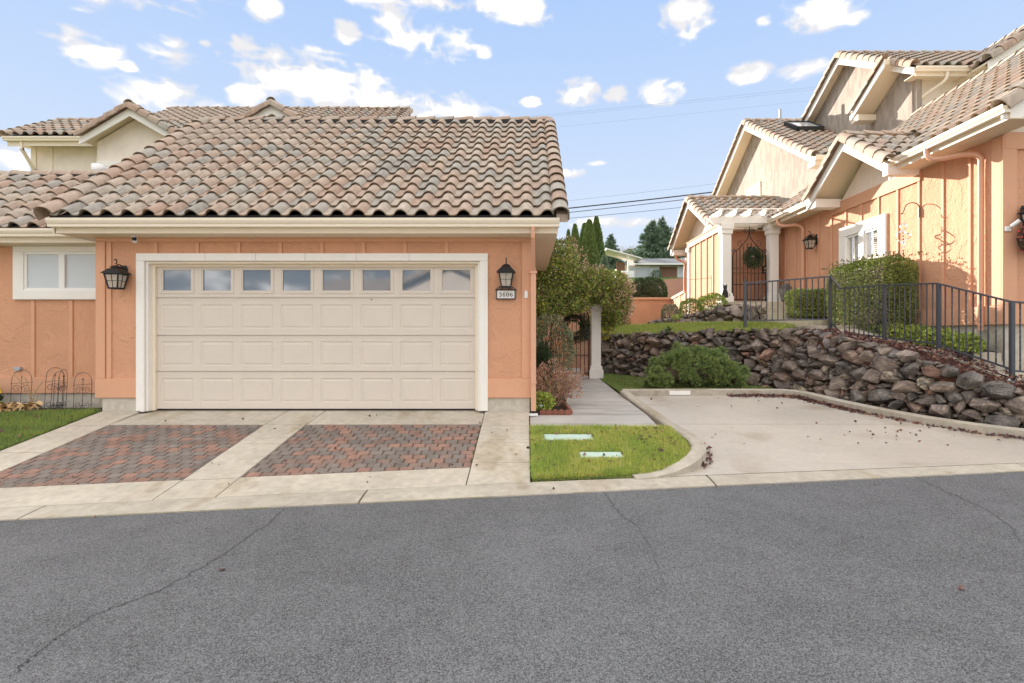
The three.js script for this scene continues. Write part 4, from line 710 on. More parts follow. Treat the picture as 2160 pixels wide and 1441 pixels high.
function rockWall(g, path, base, top, size, seed, side = 1, batter = 0.14, most = 330) {
  const R = rng(seed), seg = [], len = [0]; for (let i = 1; i < path.length; i++) len.push(len[i - 1] + Math.hypot(path[i][0] - path[i - 1][0], path[i][1] - path[i - 1][1]));
  const total = len[len.length - 1], pos = s => { s = clamp(s, 0, total - 1e-6); let i = 1; while (len[i] < s) i++; const t = (s - len[i - 1]) / (len[i] - len[i - 1]), a = path[i - 1], b = path[i], l = len[i] - len[i - 1]; return { X: lerp(a[0], b[0], t), D: lerp(a[1], b[1], t), tx: (b[0] - a[0]) / l, td: (b[1] - a[1]) / l }; };
  const B = s => curve(base, s / total), T = s => curve(top, s / total);
  // dark packed backing between the stones
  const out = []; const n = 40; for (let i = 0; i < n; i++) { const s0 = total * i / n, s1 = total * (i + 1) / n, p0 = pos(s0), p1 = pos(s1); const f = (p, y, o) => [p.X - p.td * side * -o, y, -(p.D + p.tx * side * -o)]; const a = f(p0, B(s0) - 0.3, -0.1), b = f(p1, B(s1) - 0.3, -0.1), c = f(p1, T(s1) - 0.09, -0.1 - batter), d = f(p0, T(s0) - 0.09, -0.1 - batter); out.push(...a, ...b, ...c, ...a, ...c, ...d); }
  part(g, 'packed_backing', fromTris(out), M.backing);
  // stones packed by size: large ones first, smaller ones into the gaps
  const put = [], Hm = 1.5;
  const tryPut = (n, k0, k1) => { for (let i = 0; i < n; i++) {
    const s = R.r(0, total), sz = curve(size, s / total), H = T(s) - B(s), h = R.r(0, 1) * (H + 0.06), k = R.r(k0, k1), a = sz * k * R.r(0.95, 1.7), b = sz * k * R.r(0.62, 0.95), t = R() < 0.25 ? R.r(-1.3, 1.3) : R.n() * 0.35;
    if (h + b * 0.42 > H + 0.07 || h < b * 0.18) continue;
    let ok = true;
    for (const q of put) { const dx = s - q.s, dy = h - q.h; if (Math.abs(dx) > 0.75) continue; const l = Math.hypot(dx, dy) || 1e-6, an = Math.atan2(dy, dx); const rad = (e) => { const c = Math.cos(an - e.t), d = Math.sin(an - e.t); return 1 / Math.sqrt((c / (e.a / 2)) ** 2 + (d / (e.b / 2)) ** 2); }; if (l < 0.86 * (rad({ a, b, t }) + rad(q))) { ok = false; break; } }
    if (ok) put.push({ s, h, a, b, t });
  } };
  tryPut(700, 1.25, 1.6); tryPut(2500, 0.85, 1.2); tryPut(6000, 0.5, 0.85); tryPut(7000, 0.3, 0.5);
  put.sort((p, q) => q.a * q.b - p.a * p.b); let done = 0; const rest = [];
  for (const q of put) {
    const p = pos(q.s), out2 = batter * q.h / 1.2, ox = side * p.td, od = -side * p.tx, f = q.s / total, near = f > 0.5, r = R.r(-0.03, 0.03);
    const m = new THREE.Matrix4().makeBasis(new THREE.Vector3(p.tx, 0, -p.td), new THREE.Vector3(0, 1, 0), new THREE.Vector3(p.tx, 0, -p.td).cross(new THREE.Vector3(0, 1, 0)));
    m.multiply(new THREE.Matrix4().makeRotationZ(q.t)).multiply(new THREE.Matrix4().makeRotationX(R.n() * 0.3)).multiply(new THREE.Matrix4().makeRotationY(R() < 0.5 ? Math.PI + R.n() * 0.3 : R.n() * 0.3)).scale(new THREE.Vector3(q.a * 0.56, q.b * 0.58, Math.min(0.2, 0.08 + q.b * 0.5)));
    m.setPosition(p.X - ox * out2 + ox * r, B(q.s) + q.h, -(p.D - od * out2 + od * r));
    const k = R(), mt = k < 0.045 ? rockRed : k < (near ? 0.15 : 0.09) ? rockLichen : R.pick(rockMats);
    if (done++ < most) place(g, 'stone', stoneGeos[Math.floor(R() * 14)], mt, m); else { const gg = stoneGeos[Math.floor(R() * 14)].clone(); gg.applyMatrix4(m); rest.push(plain(gg)); }
  }
  if (rest.length) part(g, 'small_stones', rest, rockMats[0], { kind: 'stuff' });
}
const WALL = [[1.95, 15.6], [3.6, 13.1], [5.1, 10.9], [5.38, 10.45], [5.58, 9.85], [5.88, 8.8], [6.2, 8.2], [6.5, 7.88], [6.95, 7.52], [7.7, 7.15], [8.6, 6.95]];
{
  const len = [0]; for (let i = 1; i < WALL.length; i++) len.push(len[i - 1] + Math.hypot(WALL[i][0] - WALL[i - 1][0], WALL[i][1] - WALL[i - 1][1])); const T = len[len.length - 1];
  const f = len.map(l => l / T), tops = [1.12, 1.18, 1.22, 1.18, 1.04, 0.87, 0.64, 0.47, 0.26, 0.02, -0.1], bases = [0.02, 0.03, 0.0, -0.02, -0.03, -0.07, -0.11, -0.14, -0.19, -0.24, -0.28];
  const g = thing('retaining_wall', 'dark basalt rock retaining wall curving round the parking pad', 'rock wall', [5, 0, -10]);
  rockWall(g, WALL, f.map((x, i) => [x, bases[i]]), f.map((x, i) => [x, tops[i]]), [[0, 0.165], [0.5, 0.19], [0.62, 0.19], [1, 0.215]], 1234);
  const g2 = thing('rock_wall', 'low jumble of dark rocks edging the raised bed below the entry', 'rock wall', [4.9, 1.4, -15.5]);
  rockWall(g2, [[4.05, 17.9], [4.75, 15.6], [5.5, 13.4], [5.75, 13.2]], [[0, 1.35], [1, 1.33]], [[0, 1.55], [0.4, 1.68], [0.75, 1.82], [1, 1.8]], [[0, 0.15], [1, 0.2]], 77, 1, 0.1);
}
// ================================================================= the house on the right
const house = thing('stucco_house', 'orange and tan stucco house with stepped tile gables on the right', 'house', [9, 1, -14]);
{
  const g = house, XW = 7.58, ux = new THREE.Vector3(1, 0, 0), uz = new THREE.Vector3(0, 0, 1);
  // side wall (window opening at D 11.7..12.84), front wall
  const wy0 = 1.3, wy1 = 4.36;
  part(g, 'wall', bx(XW, XW + 0.16, wy0, wy1, 8.67, 11.6), M.stucco);
  part(g, 'wall', bx(XW, XW + 0.16, wy0, wy1, 12.95, 17.2), M.stucco);
  part(g, 'wall', [bx(XW, XW + 0.16, wy0, 2.2, 11.6, 12.95), bx(XW, XW + 0.16, 3.5, wy1, 11.6, 12.95)], M.stucco);
  part(g, 'wall', bx(XW + 0.161, 13.6, wy0, wy1, 8.67, 8.83), M.stucco);
  part(g, 'gable_wall', prism([[7.2, wy1], [10.5, 6.95], [13.8, wy1]], [0, 0, -8.67], [1, 0, 0], [0, 1, 0], [0, 0, -0.16]), M.creamStucco);
  part(g, 'foundation', [bx(XW + 0.02, XW + 0.16, 0.2, wy0 - 0.002, 8.69, 17.2), bx(XW + 0.161, 13.6, -0.5, wy0 - 0.002, 8.69, 8.83)], M.foundation);
  part(g, 'base_board', bx(XW - 0.03, XW - 0.001, 1.3, 1.605, 8.64, 16.6, 0.005), M.orange);
  part(g, 'base_board', bx(XW - 0.029, 13.6, 1.3, 1.605, 8.63, 8.669, 0.005), M.orange);
  part(g, 'corner_board', bx(XW - 0.026, XW + 0.2, 1.607, 4.3, 8.635, 8.669, 0.004), M.orange);
  part(g, 'corner_board', bx(XW - 0.026, XW - 0.001, 1.607, 4.3, 8.671, 8.85, 0.004), M.orange);
  part(g, 'frieze_board', bx(XW + 0.0, 13.6, 4.08, 4.34, 8.628, 8.666, 0.004), M.orange);
  for (const x of [8.02, 8.63]) part(g, 'batten', bx(x - 0.03, x + 0.03, 1.607, 4.078, 8.648, 8.669, 0.003), M.orange);
  for (let k = 0; k < 12; k++) { const d = 9.30 + k * 0.602; if (d > 11.4 && d < 13.2) { part(g, 'batten', bx(XW - 0.024, XW - 0.001, 1.607, 2.1, d - 0.03, d + 0.03, 0.003), M.orange); part(g, 'batten', bx(XW - 0.024, XW - 0.001, 3.72, 4.1, d - 0.03, d + 0.03, 0.003), M.orange); } else part(g, 'batten', bx(XW - 0.024, XW - 0.001, 1.607, d > 10.3 && d < 13.6 ? 4.1 : 4.3, d - 0.03, d + 0.03, 0.003), M.orange); }
  part(g, 'frieze_board', bx(XW - 0.035, XW - 0.001, 4.1, 4.36, 10.45, 13.5, 0.004), M.orange);
  // window with white surround, two casements with a cross of bars, blinds behind
  const win = part(g, 'window', [bx(XW - 0.05, XW - 0.001, 3.47, 3.7, 11.44, 13.14, 0.004), bx(XW - 0.05, XW - 0.001, 2.2, 3.468, 11.44, 11.68, 0.004), bx(XW - 0.05, XW - 0.001, 2.2, 3.468, 12.87, 13.14, 0.004), bx(XW - 0.048, XW - 0.001, 2.2, 3.468, 12.19, 12.36, 0.004)], M.white);
  for (const [a, b] of [[11.68, 12.19], [12.36, 12.87]]) {
    part(win, 'window_frame', [bx(XW - 0.02, XW + 0.05, 2.2, 3.468, a, a + 0.045), bx(XW - 0.02, XW + 0.05, 2.2, 3.468, b - 0.045, b), bx(XW - 0.02, XW + 0.05, 3.42, 3.467, a + 0.046, b - 0.046), bx(XW - 0.02, XW + 0.05, 2.2, 2.25, a + 0.046, b - 0.046), bx(XW + 0.0, XW + 0.02, 2.25, 3.419, (a + b) / 2 - 0.012, (a + b) / 2 + 0.012), bx(XW + 0.0, XW + 0.02, 2.82, 2.85, a + 0.046, b - 0.046)], M.vinyl);
    part(win, 'window_pane', bx(XW + 0.021, XW + 0.026, 2.25, 3.42, a + 0.04, b - 0.04), M.glassClear);
    for (let k = 0; k < 26; k++) part(win, 'blind_slat', bx(XW + 0.06, XW + 0.085, 2.26 + k * 0.045, 2.28 + k * 0.045, a + 0.02, b - 0.02), M.cream);
    part(win, 'window_backing', bx(XW + 0.162, XW + 0.17, 2.2, 3.5, a, b), M.greyPlastic);
  }
  // eave of the side wall, broken by the small gable
  for (const [a, b] of [[8.02, 10.62], [13.35, 16.4]]) {
    part(g, 'soffit', bx(7.14, XW, 4.315, 4.33, a, b), M.soffit);
    part(g, 'fascia', bx(7.12, 7.139, 4.315, 4.5, a, b), M.cream);
    part(g, 'gutter', gutterGeo(V3(7.118, 4.40, a - 0.02), V3(7.118, 4.40, b), new THREE.Vector3(-1, 0, 0)), M.cream);
  }
  // main roof, rising to the right
  const slope = 0.74, yE = 4.49, xE = 7.1, xR = 10.5, yR = yE + slope * (xR - xE), Ls = Math.hypot(xR - xE, yR - yE);
  const v = new THREE.Vector3((xR - xE) / Ls, (yR - yE) / Ls, 0), n = uz.clone().cross(v).normalize();
  const deckCut = (x0, d0, d1) => prism([[x0, yE + slope * (x0 - xE)], [xR, yR], [2 * xR - xE, yE], [2 * xR - xE, yE - 0.06], [xR, yR - 0.07], [x0, yE + slope * (x0 - xE) - 0.05]], [0, 0, -d0], [1, 0, 0], [0, 1, 0], [0, 0, d0 - d1]);
  const main = part(g, 'roof', deckCut(xE, 8.1, 10.5), M.soffit);
  part(g, 'roof', deckCut(7.75, 10.501, 13.399), M.soffit); part(g, 'roof', deckCut(xE, 13.4, 14.7), M.soffit);
  part(g, 'roof', prism([[xE, yE], [9.3, yE + slope * 2.2], [9.3, yE - 0.05]], [0, 0, -14.7], [1, 0, 0], [0, 1, 0], [0, 0, -1.75]), M.soffit);
  part(main, 'rake_board', prism([[xE - 0.05, yE - 0.03], [xR, yR - 0.01], [2 * xR - xE, yE - 0.01], [2 * xR - xE, yE - 0.24], [xR, yR - 0.27], [7.64, yE + slope * 0.5 - 0.33], [7.3, yE - 0.16], [xE - 0.05, yE - 0.16]], [0, 0, -8.06], [1, 0, 0], [0, 1, 0], [0, 0, -0.036]), M.white);
  const nv = Math.round(Ls / 0.335), inGable = p => p.z < -10.4 && p.z > -13.5 && p.y < 4.49 + slope * (0.55 + 1.0 * (1 - Math.abs(-p.z - 11.95) / 1.5) * 0.9);
  tileSlope(main, { o: V3(xE, yE, 8.2 + 22 * 0.2905), u: uz, v, nu: 22, nv, w: 0.2905, e: Ls / nv, skip: inGable, most: 300 });
  tileSlope(main, { o: V3(xE, yE, 14.59 + 6 * 0.2905), u: uz, v, nu: 6, nv: 7, w: 0.2905, e: Ls / nv });
  capLine(main, 'rake_tile', V3(xE - 0.03, yE - 0.02, 8.1).addScaledVector(n, 0.05), V3(xR, yR, 8.1).addScaledVector(n, 0.05), n, { r: 0.135, e: 0.335, skirt: -0.1 });
  capLine(main, 'ridge_cap', V3(xR, yR + 0.06, 8.1), V3(xR, yR + 0.06, 14.7), new THREE.Vector3(0, 1, 0), { r: 0.13, e: 0.38 });
  // small cream gable on the side wall
  const sg = gableX(g, { x0: 6.9, x1: 8.6, ap: [11.93, 5.42], fr: [10.45, 4.42], re: [13.42, 4.42], w: 0.2905, tilesTo: 9.0 });
  part(g, 'gable_wall', prism([[10.75, 4.362], [11.93, 5.3], [13.12, 4.362]], [XW - 0.004, 0, 0], [0, 0, -1], [0, 1, 0], [0.1, 0, 0]), M.creamStucco);
  for (const d of [11.35, 11.93, 12.5]) part(g, 'batten', bx(XW - 0.022, XW - 0.005, 4.362, 5.27 - Math.abs(d - 11.93) * 0.76, d - 0.025, d + 0.025), M.cream);
  part(g, 'eave_box', [bx(6.95, XW - 0.005, 4.22, 4.42, 13.1, 13.4), bx(6.95, XW - 0.005, 4.22, 4.42, 10.46, 10.63)], M.white);
  // far low gable over the entry court
  gableX(g, { x0: 5.7, x1: 8.7, ap: [19.3, 5.93], fr: [16.8, 4.52], re: [21.6, 4.52], xw: 6.25, wallMat: M.creamStucco, wallBase: 4.35 });
  part(g, 'wall', bx(6.25, 6.4, 1.3, 4.36, 17.25, 21.3), M.stucco);
  part(g, 'frieze_board', bx(6.21, 6.249, 4.1, 4.36, 17.2, 21.3), M.orange);
  part(g, 'wall', bx(6.0, XW, 1.3, 4.4, 17.1, 17.24), M.stucco);
  part(g, 'soffit', bx(5.75, XW, 4.40, 4.42, 16.86, 17.1), M.soffit);
  part(g, 'gutter', gutterGeo(V3(5.75, 4.41, 16.84), V3(7.1, 4.41, 16.84), new THREE.Vector3(0, 0, 1)), M.cream);
  part(g, 'eave_box', bx(5.75, 6.24, 4.3, 4.5, 21.3, 21.6), M.white);
  part(g, 'downspout', [tube([V3(5.9, 4.4, 21.5), V3(5.92, 4.2, 21.5), V3(6.2, 4.0, 21.35), V3(6.2, 3.6, 21.35), V3(6.2, 1.4, 21.35)], 0.045, 30)], M.orangeMetal);
  // tall tan gables of the upper floor
  gableX(g, { x0: 8.2, x1: 10.9, ap: [20.55, 9.15], fr: [15.55, 6.23], re: [25.5, 6.23], xw: 8.68, wallMat: M.tanStucco, wallBase: 4.2 });
  part(g, 'wall', bx(8.7, 10.7, 4.2, 6.3, 15.95, 16.1), M.cream);
  part(g, 'gutter', gutterGeo(V3(8.2, 6.14, 15.55), V3(10.6, 6.14, 15.55), new THREE.Vector3(0, 0, 1)), M.cream);
  part(g, 'eave_box', bx(8.24, 8.68, 6.02, 6.17, 15.57, 15.95), M.cream);
  const mw = part(g, 'window', [bx(8.63, 8.679, 6.7, 6.85, 20.16, 21.4), bx(8.63, 8.679, 5.65, 6.699, 20.16, 20.31), bx(8.63, 8.679, 5.65, 6.699, 21.25, 21.4), bx(8.635, 8.679, 5.65, 6.699, 20.73, 20.83)], M.white);
  part(mw, 'window_pane', bx(8.66, 8.67, 5.65, 6.699, 20.31, 21.25), M.glassFrost);
  const up = gableX(g, { x0: 10.1, x1: 15.5, ap: [17.7, 10.2], fr: [14.25, 8.15], re: [21.3, 8.15], xw: 10.45, wallMat: M.tanStucco, wallBase: 6 });
  part(g, 'wall', bx(10.452, 15.5, 6.4, 8.02, 14.72, 14.87), M.creamStucco);
  part(g, 'soffit', bx(10.2, 15.5, 8.0, 8.02, 14.3, 14.72), M.soffit);
  part(g, 'gutter', gutterGeo(V3(10.15, 8.03, 14.28), V3(15.5, 8.03, 14.28), new THREE.Vector3(0, 0, 1)), M.cream);
  part(g, 'fascia', bx(10.2, 15.5, 7.94, 8.1, 14.283, 14.3), M.cream);
  part(g, 'downspout', [tube([V3(11.0, 8.05, 14.24), V3(10.98, 7.85, 14.26), V3(10.6, 7.5, 14.66), V3(10.54, 7.3, 14.66), V3(10.54, 6.2, 14.66)], 0.045, 30)], M.cream);
  part(g, 'trim_board', [bx(10.452, 10.6, 6.4, 8, 14.69, 14.719), bx(12.1, 12.2, 6.4, 8, 14.69, 14.719), bx(10.602, 12.1, 7.3, 7.34, 14.69, 14.719)], M.cream);
  // lower half gable that breaks the big one
  part(g, 'roof', prism([[15.0, 8.75], [16.5, 7.85], [16.5, 7.7], [15.0, 8.6]], [9.85, 0, 0], [0, 0, -1], [0, 1, 0], [0.86, 0, 0]), M.soffit);
  part(g, 'rake_board', prism([[14.95, 8.72], [16.55, 7.79], [16.55, 7.62], [15.0, 8.5]], [9.82, 0, 0], [0, 0, -1], [0, 1, 0], [0.04, 0, 0]), M.white);
  part(g, 'eave_box', bx(9.86, 10.7, 7.55, 7.72, 16.2, 16.55), M.cream);
  capLine(g, 'rake_tile', V3(9.86, 7.9, 16.55), V3(9.86, 8.8, 15.0), new THREE.Vector3(0, 0.86, -0.5), { r: 0.12, e: 0.335, skirt: -0.09 });
  part(g, 'gable_wall', prism([[14.7, 6.2], [14.7, 8.35], [15.0, 8.5], [16.3, 7.75], [16.3, 6.2]], [10.4, 0, 0], [0, 0, -1], [0, 1, 0], [0.14, 0, 0]), M.tanStucco);
  gableZ(g, { d0: 13.6, d1: 18, xa: 14.6, ya: 10.05, half: 3.05, fall: 2.05, wallMat: M.creamStucco, dw: 14.0, wallBase: 7.2 });
  // roof furniture
  part(g, 'vent_pipe', lathe([[0, 0], [0.05, 0], [0.05, 0.55], [0, 0.55]], V3(9.31, 8.9, 19.97), 10), M.greyPlastic);
  { const run = 5.0, rise = 2.92, Ys = d => 6.23 + (d - 15.55) * rise / run + 0.2, xa = 9.28, xb = 10.13, da = 18.6, db = 19.55;
    const sk = part(g, 'skylight', [bar(V3(xa, Ys(da), da), V3(xb, Ys(da), da), 0.08, 0.14), bar(V3(xa, Ys(db), db), V3(xb, Ys(db), db), 0.08, 0.14), bar(V3(xa, Ys(da), da), V3(xa, Ys(db), db), 0.08, 0.14), bar(V3(xb, Ys(da), da), V3(xb, Ys(db), db), 0.08, 0.14)], M.iron);
    part(sk, 'skylight_pane', fromTris([xa, Ys(da) + 0.05, -da, xb, Ys(da) + 0.05, -da, xb, Ys(db) + 0.05, -db, xa, Ys(da) + 0.05, -da, xb, Ys(db) + 0.05, -db, xa, Ys(db) + 0.05, -db]), M.glassFrost); }
  // orange downspouts of the side wall
  part(g, 'downspout', [tube([V3(7.05, 4.42, 9.6), V3(7.05, 4.28, 9.58), V3(7.12, 4.2, 9.5), V3(7.42, 4.16, 9.12), V3(7.51, 4.08, 9.02), V3(7.52, 3.9, 9.02), V3(7.52, 3, 9.02), V3(7.52, 1.2, 9.02)], 0.045, 44, 8)], M.orangeMetal);
  part(g, 'downspout', [tube([V3(7.05, 4.42, 15.3), V3(7.05, 4.28, 15.28), V3(7.15, 4.2, 15.2), V3(7.42, 4.16, 14.9), V3(7.51, 4.05, 14.8), V3(7.52, 3.8, 14.8), V3(7.52, 3, 14.8), V3(7.52, 2.0, 14.8)], 0.045, 44, 8)], M.orangeMetal);
}

// ================================================================= wall-mounted small things
function lantern(label, X, Y, D, face, s = 1, group) {                 // face: direction out of the wall
  const g = thing('wall_lantern', label, 'lantern', [X, Y, -D], group), a = face === 'z' ? 0 : -Math.PI / 2;
  const P = (name, geo, m) => { geo = geoOf(geo); geo.scale(s, s, s); geo.rotateY(a); geo.translate(X, Y, -D); return part(g, name, geo, m); };
  P('back_plate', [bx(-0.05, 0.05, -0.07, 0.12, -0.022, 0, 0.008), bx(-0.035, 0.035, -0.1, 0.15, -0.012, 0, 0.005)], M.iron);
  P('arm', [tube([[0, 0.06, 0.02], [0, 0.12, 0.05], [0, 0.15, 0.1], [0, 0.13, 0.15], [0, 0.1, 0.16]], 0.009, 20), tube([[0, 0.15, 0.17], [0, 0.17, 0.15], [0, 0.205, 0.155], [0, 0.215, 0.18], [0, 0.2, 0.19]], 0.008, 16)], M.iron);
  const fr = (y0, h0, y1, h1) => { const G = new THREE.CylinderGeometry(h1 * Math.SQRT2, h0 * Math.SQRT2, y1 - y0, 4, 1); G.rotateY(Math.PI / 4); G.translate(0, (y0 + y1) / 2, 0.16); return triUV(plain(G)); };
  P('roof', [fr(0.02, 0.125, 0.085, 0.065), fr(0.012, 0.13, 0.02, 0.125), fr(0.085, 0.045, 0.1, 0.045), fr(0.1, 0.062, 0.13, 0.02)], M.iron);
  const cage = []; const c0 = 0.062, c1 = 0.098, y0 = -0.19, y1 = 0.012;
  for (const [sx, sz] of [[1, 1], [1, -1], [-1, 1], [-1, -1]]) cage.push(bar([sx * c0, y0, 0.16 + sz * c0], [sx * c1, y1, 0.16 + sz * c1], 0.016));
  for (const [r, y] of [[c0, y0], [c1, y1 - 0.008], [(c0 + c1) / 2, (y0 + y1) / 2]]) for (const k of [0, 1, 2, 3]) { const t = k * Math.PI / 2, cx = Math.cos(t), cz = Math.sin(t), w = r === c0 || r === c1 ? 0.016 : 0.006; cage.push(bar([cx * r - cz * r, y, 0.16 + cz * r + cx * r], [cx * r + cz * r, y, 0.16 + cz * r - cx * r], w)); }
  for (const k of [0, 1, 2, 3]) { const t = k * Math.PI / 2, cx = Math.cos(t), cz = Math.sin(t); cage.push(bar([cx * c0, y0, 0.16 + cz * c0], [cx * c1, y1, 0.16 + cz * c1], 0.006)); }
  cage.push(fr(y0 - 0.012, c0 + 0.008, y0, c0 + 0.008));
  P('cage', cage, M.iron);
  P('glass_panes', [fr(y0, c0 - 0.004, y1, c1 - 0.004)], M.lampGlass);
  P('candle_bulb', [lathe([[0, -0.17], [0.012, -0.17], [0.012, -0.1], [0.018, -0.07], [0, -0.03]], new THREE.Vector3(0, 0, 0.16), 8)], M.cream);
  return g;
}
lantern('black coach lantern on the garage wall left of the door', -5.93, 2.0, W0 - 0.001, 'z', 1.03);
lantern('black coach lantern on the garage wall above the house number', -0.29, 2.02, W0 - 0.001, 'z', 1.03);
lantern('black coach lantern on the orange side wall left of the white window', 7.576, 3.62, 14.22, 'x', 1.1);
lantern('black coach lantern glimpsed behind the arched gate', 6.98, 3.75, 17.09, 'z', 1.1);
lantern('black coach lantern on the house corner above the flower basket', 7.86, 3.02, 8.62, 'z', 1.05);
{
  const font = await new FontLoader().loadAsync('fonts/droid/droid_serif_bold.typeface.json');
  const d = W0 - 0.04, g = thing('house_number_sign', 'white tile plaque in a black iron frame reading 3606', 'sign', [-0.3, 1.65, -d]);
  part(g, 'frame', [bx(-0.442, -0.158, 1.655, 1.667, d - 0.012, d + 0.03), bx(-0.442, -0.158, 1.783, 1.795, d - 0.012, d + 0.03), bx(-0.442, -0.43, 1.667, 1.783, d - 0.012, d + 0.03), bx(-0.17, -0.158, 1.667, 1.783, d - 0.012, d + 0.03), bx(-0.458, -0.142, 1.795, 1.802, d - 0.012, d + 0.03)], M.iron);
  part(g, 'tile', bx(-0.43, -0.17, 1.667, 1.783, d - 0.004, d + 0.02), M.vinyl);
  const scr = []; for (const s of [-1, 1]) { scr.push(bar([-0.3 + s * 0.14, 1.802, -d], [-0.3 + s * 0.05, 1.86, -d], 0.01), tube(spiral(new THREE.Vector3(-0.3 + s * 0.085, 1.82, -d), new THREE.Vector3(s, 0, 0), new THREE.Vector3(0, 1, 0), 0.02, 0.004, 1.2, 0, 1, 12), 0.004, 18, 5), tube(spiral(new THREE.Vector3(-0.3 + s * 0.045, 1.816, -d), new THREE.Vector3(-s, 0, 0), new THREE.Vector3(0, 1, 0), 0.016, 0.004, 1.2, 0, 1, 12), 0.004, 18, 5)); }
  part(g, 'scroll_bracket', scr, M.iron);
  const ch = ['3', '6', '0', '6']; ch.forEach((c, i) => { const t = new TextGeometry(c, { font, size: 0.06, depth: 0.002, curveSegments: 5, bevelEnabled: false }); t.translate(-0.402 + i * 0.053, 1.693, -(d - 0.004)); part(g, 'digit', plain(t), M.iron); });
  const dots = []; const R = rng(5); for (let i = 0; i < 24; i++) for (const y of [1.6745, 1.7755]) dots.push(bx(-0.424 + i * 0.0105, -0.418 + i * 0.0105, y - 0.003, y + 0.003, d - 0.0055, d - 0.0041)); for (let i = 0; i < 9; i++) for (const x of [-0.422, -0.178]) dots.push(bx(x - 0.003, x + 0.003, 1.682 + i * 0.0105, 1.688 + i * 0.0105, d - 0.0055, d - 0.0041));
  part(g, 'mosaic_border', dots, M.greyPlastic);
}
single('keypad', 'small white keypad with a dark button on the garage corner board', 'keypad', [bx(-0.028, 0.024, 1.67, 1.765, W0 - 0.045, W0 - 0.026, 0.008), bx(-0.015, 0.012, 1.76, 1.785, W0 - 0.04, W0 - 0.026, 0.005), bx(-0.01, 0.008, 1.71, 1.728, W0 - 0.05, W0 - 0.045, 0.004)], M.whitePlastic, [0, 1.67, -W0 + 0.026]);
function camera_(label, X, Y, D, m, yaw, pitch) {
  const g = thing('security_camera', label, 'camera', [X, Y, -D], 'security cameras on the houses');
  const P = (n, geo, mt) => { geo = geoOf(geo); geo.translate(0, 0, 0); if (n !== 'mount') geo.applyMatrix4(new THREE.Matrix4().makeRotationFromEuler(new THREE.Euler(pitch, yaw, 0, 'YXZ'))); geo.translate(X, Y, -D); part(g, n, geo, mt); };
  P('mount', [bx(-0.03, 0.03, 0.04, 0.06, -0.03, 0.03, 0.006), bx(-0.01, 0.01, 0.0, 0.05, -0.01, 0.01)], M.whitePlastic);
  P('body', bx(-0.03, 0.03, -0.03, 0.03, -0.02, 0.05, 0.012), M.whitePlastic);
  P('lens_face', bx(-0.027, 0.027, -0.027, 0.027, -0.028, -0.02, 0.004), M.iron);
  return g;
}
camera_('small white cube camera under the garage soffit above the left lantern', -5.62, 2.495, 7.82, M.whitePlastic, 0.5, -0.35);
{
  const X = 7.62, Y = 2.82, d = 8.6, g = thing('security_camera', 'white bullet camera on the corner board of the right house', 'camera', [X, Y, -d], 'security cameras on the houses');
  part(g, 'mount', [bx(X - 0.05, X + 0.04, Y - 0.05, Y + 0.03, d, d + 0.034, 0.01), bar(V3(X, Y, d + 0.02), V3(X + 0.03, Y + 0.05, d - 0.06), 0.025)], M.whitePlastic);
  const c = tube([V3(X + 0.0, Y + 0.02, d - 0.04), V3(X + 0.06, Y + 0.1, d - 0.12)], 0.03, 4, 10); part(g, 'body', [c], M.whitePlastic);
  part(g, 'lens_face', lathe([[0, 0], [0.026, 0], [0.026, 0.01], [0, 0.01]], V3(X + 0.062, Y + 0.1, d - 0.125), 10), M.iron);
}
{ // plant hook and wind spinner
  const d = 10.47, hook = [V3(7.55, 3.42, d), V3(7.55, 3.6, d), V3(7.5, 3.66, d), V3(7.4, 3.68, d), V3(7.3, 3.63, d), V3(7.25, 3.52, d), V3(7.22, 3.46, d), V3(7.2, 3.48, d)];
  const g = thing('plant_hook', 'curled black iron plant hook on the sunlit orange wall', 'hook', [7.55, 3.4, -d]);
  part(g, 'bracket', bx(7.535, 7.556, 3.4, 3.56, d - 0.012, d + 0.012), M.iron); part(g, 'arm', tube(hook, 0.009, 40), M.iron);
  const s = thing('wind_spinner', 'twisted metal ribbon wind spinner hanging in front of the wall', 'wind spinner', [7.24, 2.65, -d]);
  const c = new THREE.Vector3(7.24, 3.05, -d);
  part(s, 'thread', tube([V3(7.24, 3.46, d), V3(7.24, 3.25, d), V3(7.24, 2.66, d)], 0.002, 6, 4), M.steel);
  for (const ph of [0, Math.PI]) { const out = []; const n = 30, P = (t, o) => { const a = ph + t * Math.PI * 2.2, r = 0.13 * Math.sin(Math.PI * t), y = 0.24 - 0.48 * t; return [c.x + Math.cos(a) * r, c.y + y + o, c.z + Math.sin(a) * r]; }; for (let i = 0; i < n; i++) { const t0 = i / n, t1 = (i + 1) / n, a = P(t0, -0.015), b = P(t1, -0.015), e = P(t1, 0.015), f = P(t0, 0.015); out.push(...a, ...b, ...e, ...a, ...e, ...f); } part(s, 'ribbon', fromTris(out), M.steel); }
  for (let k = 0; k < 5; k++) part(s, 'bead', new THREE.SphereGeometry(0.016, 8, 6).translate(7.24, [3.1, 3.04, 2.98, 2.76, 2.7][k], -d), k % 2 ? mat([0.35, 0.03, 0.04], { roughness: 0.2 }) : M.iron);
}
{ // small relief plaque beside the gate
  const g = thing('wall_plaque', 'small weathered relief plaque beside the arched gate', 'plaque', [7.45, 3.3, -16.4]);
  part(g, 'tile', bx(7.34, 7.54, 3.44, 3.66, 16.38, 16.42, 0.01), M.slate); part(g, 'relief', [tube([V3(7.37, 3.47, 16.375), V3(7.38, 3.56, 16.37), V3(7.44, 3.62, 16.37), V3(7.5, 3.56, 16.37), V3(7.51, 3.47, 16.375)], 0.018, 16), tube([V3(7.44, 3.47, 16.37), V3(7.44, 3.57, 16.365)], 0.02, 6)], M.rust);
}

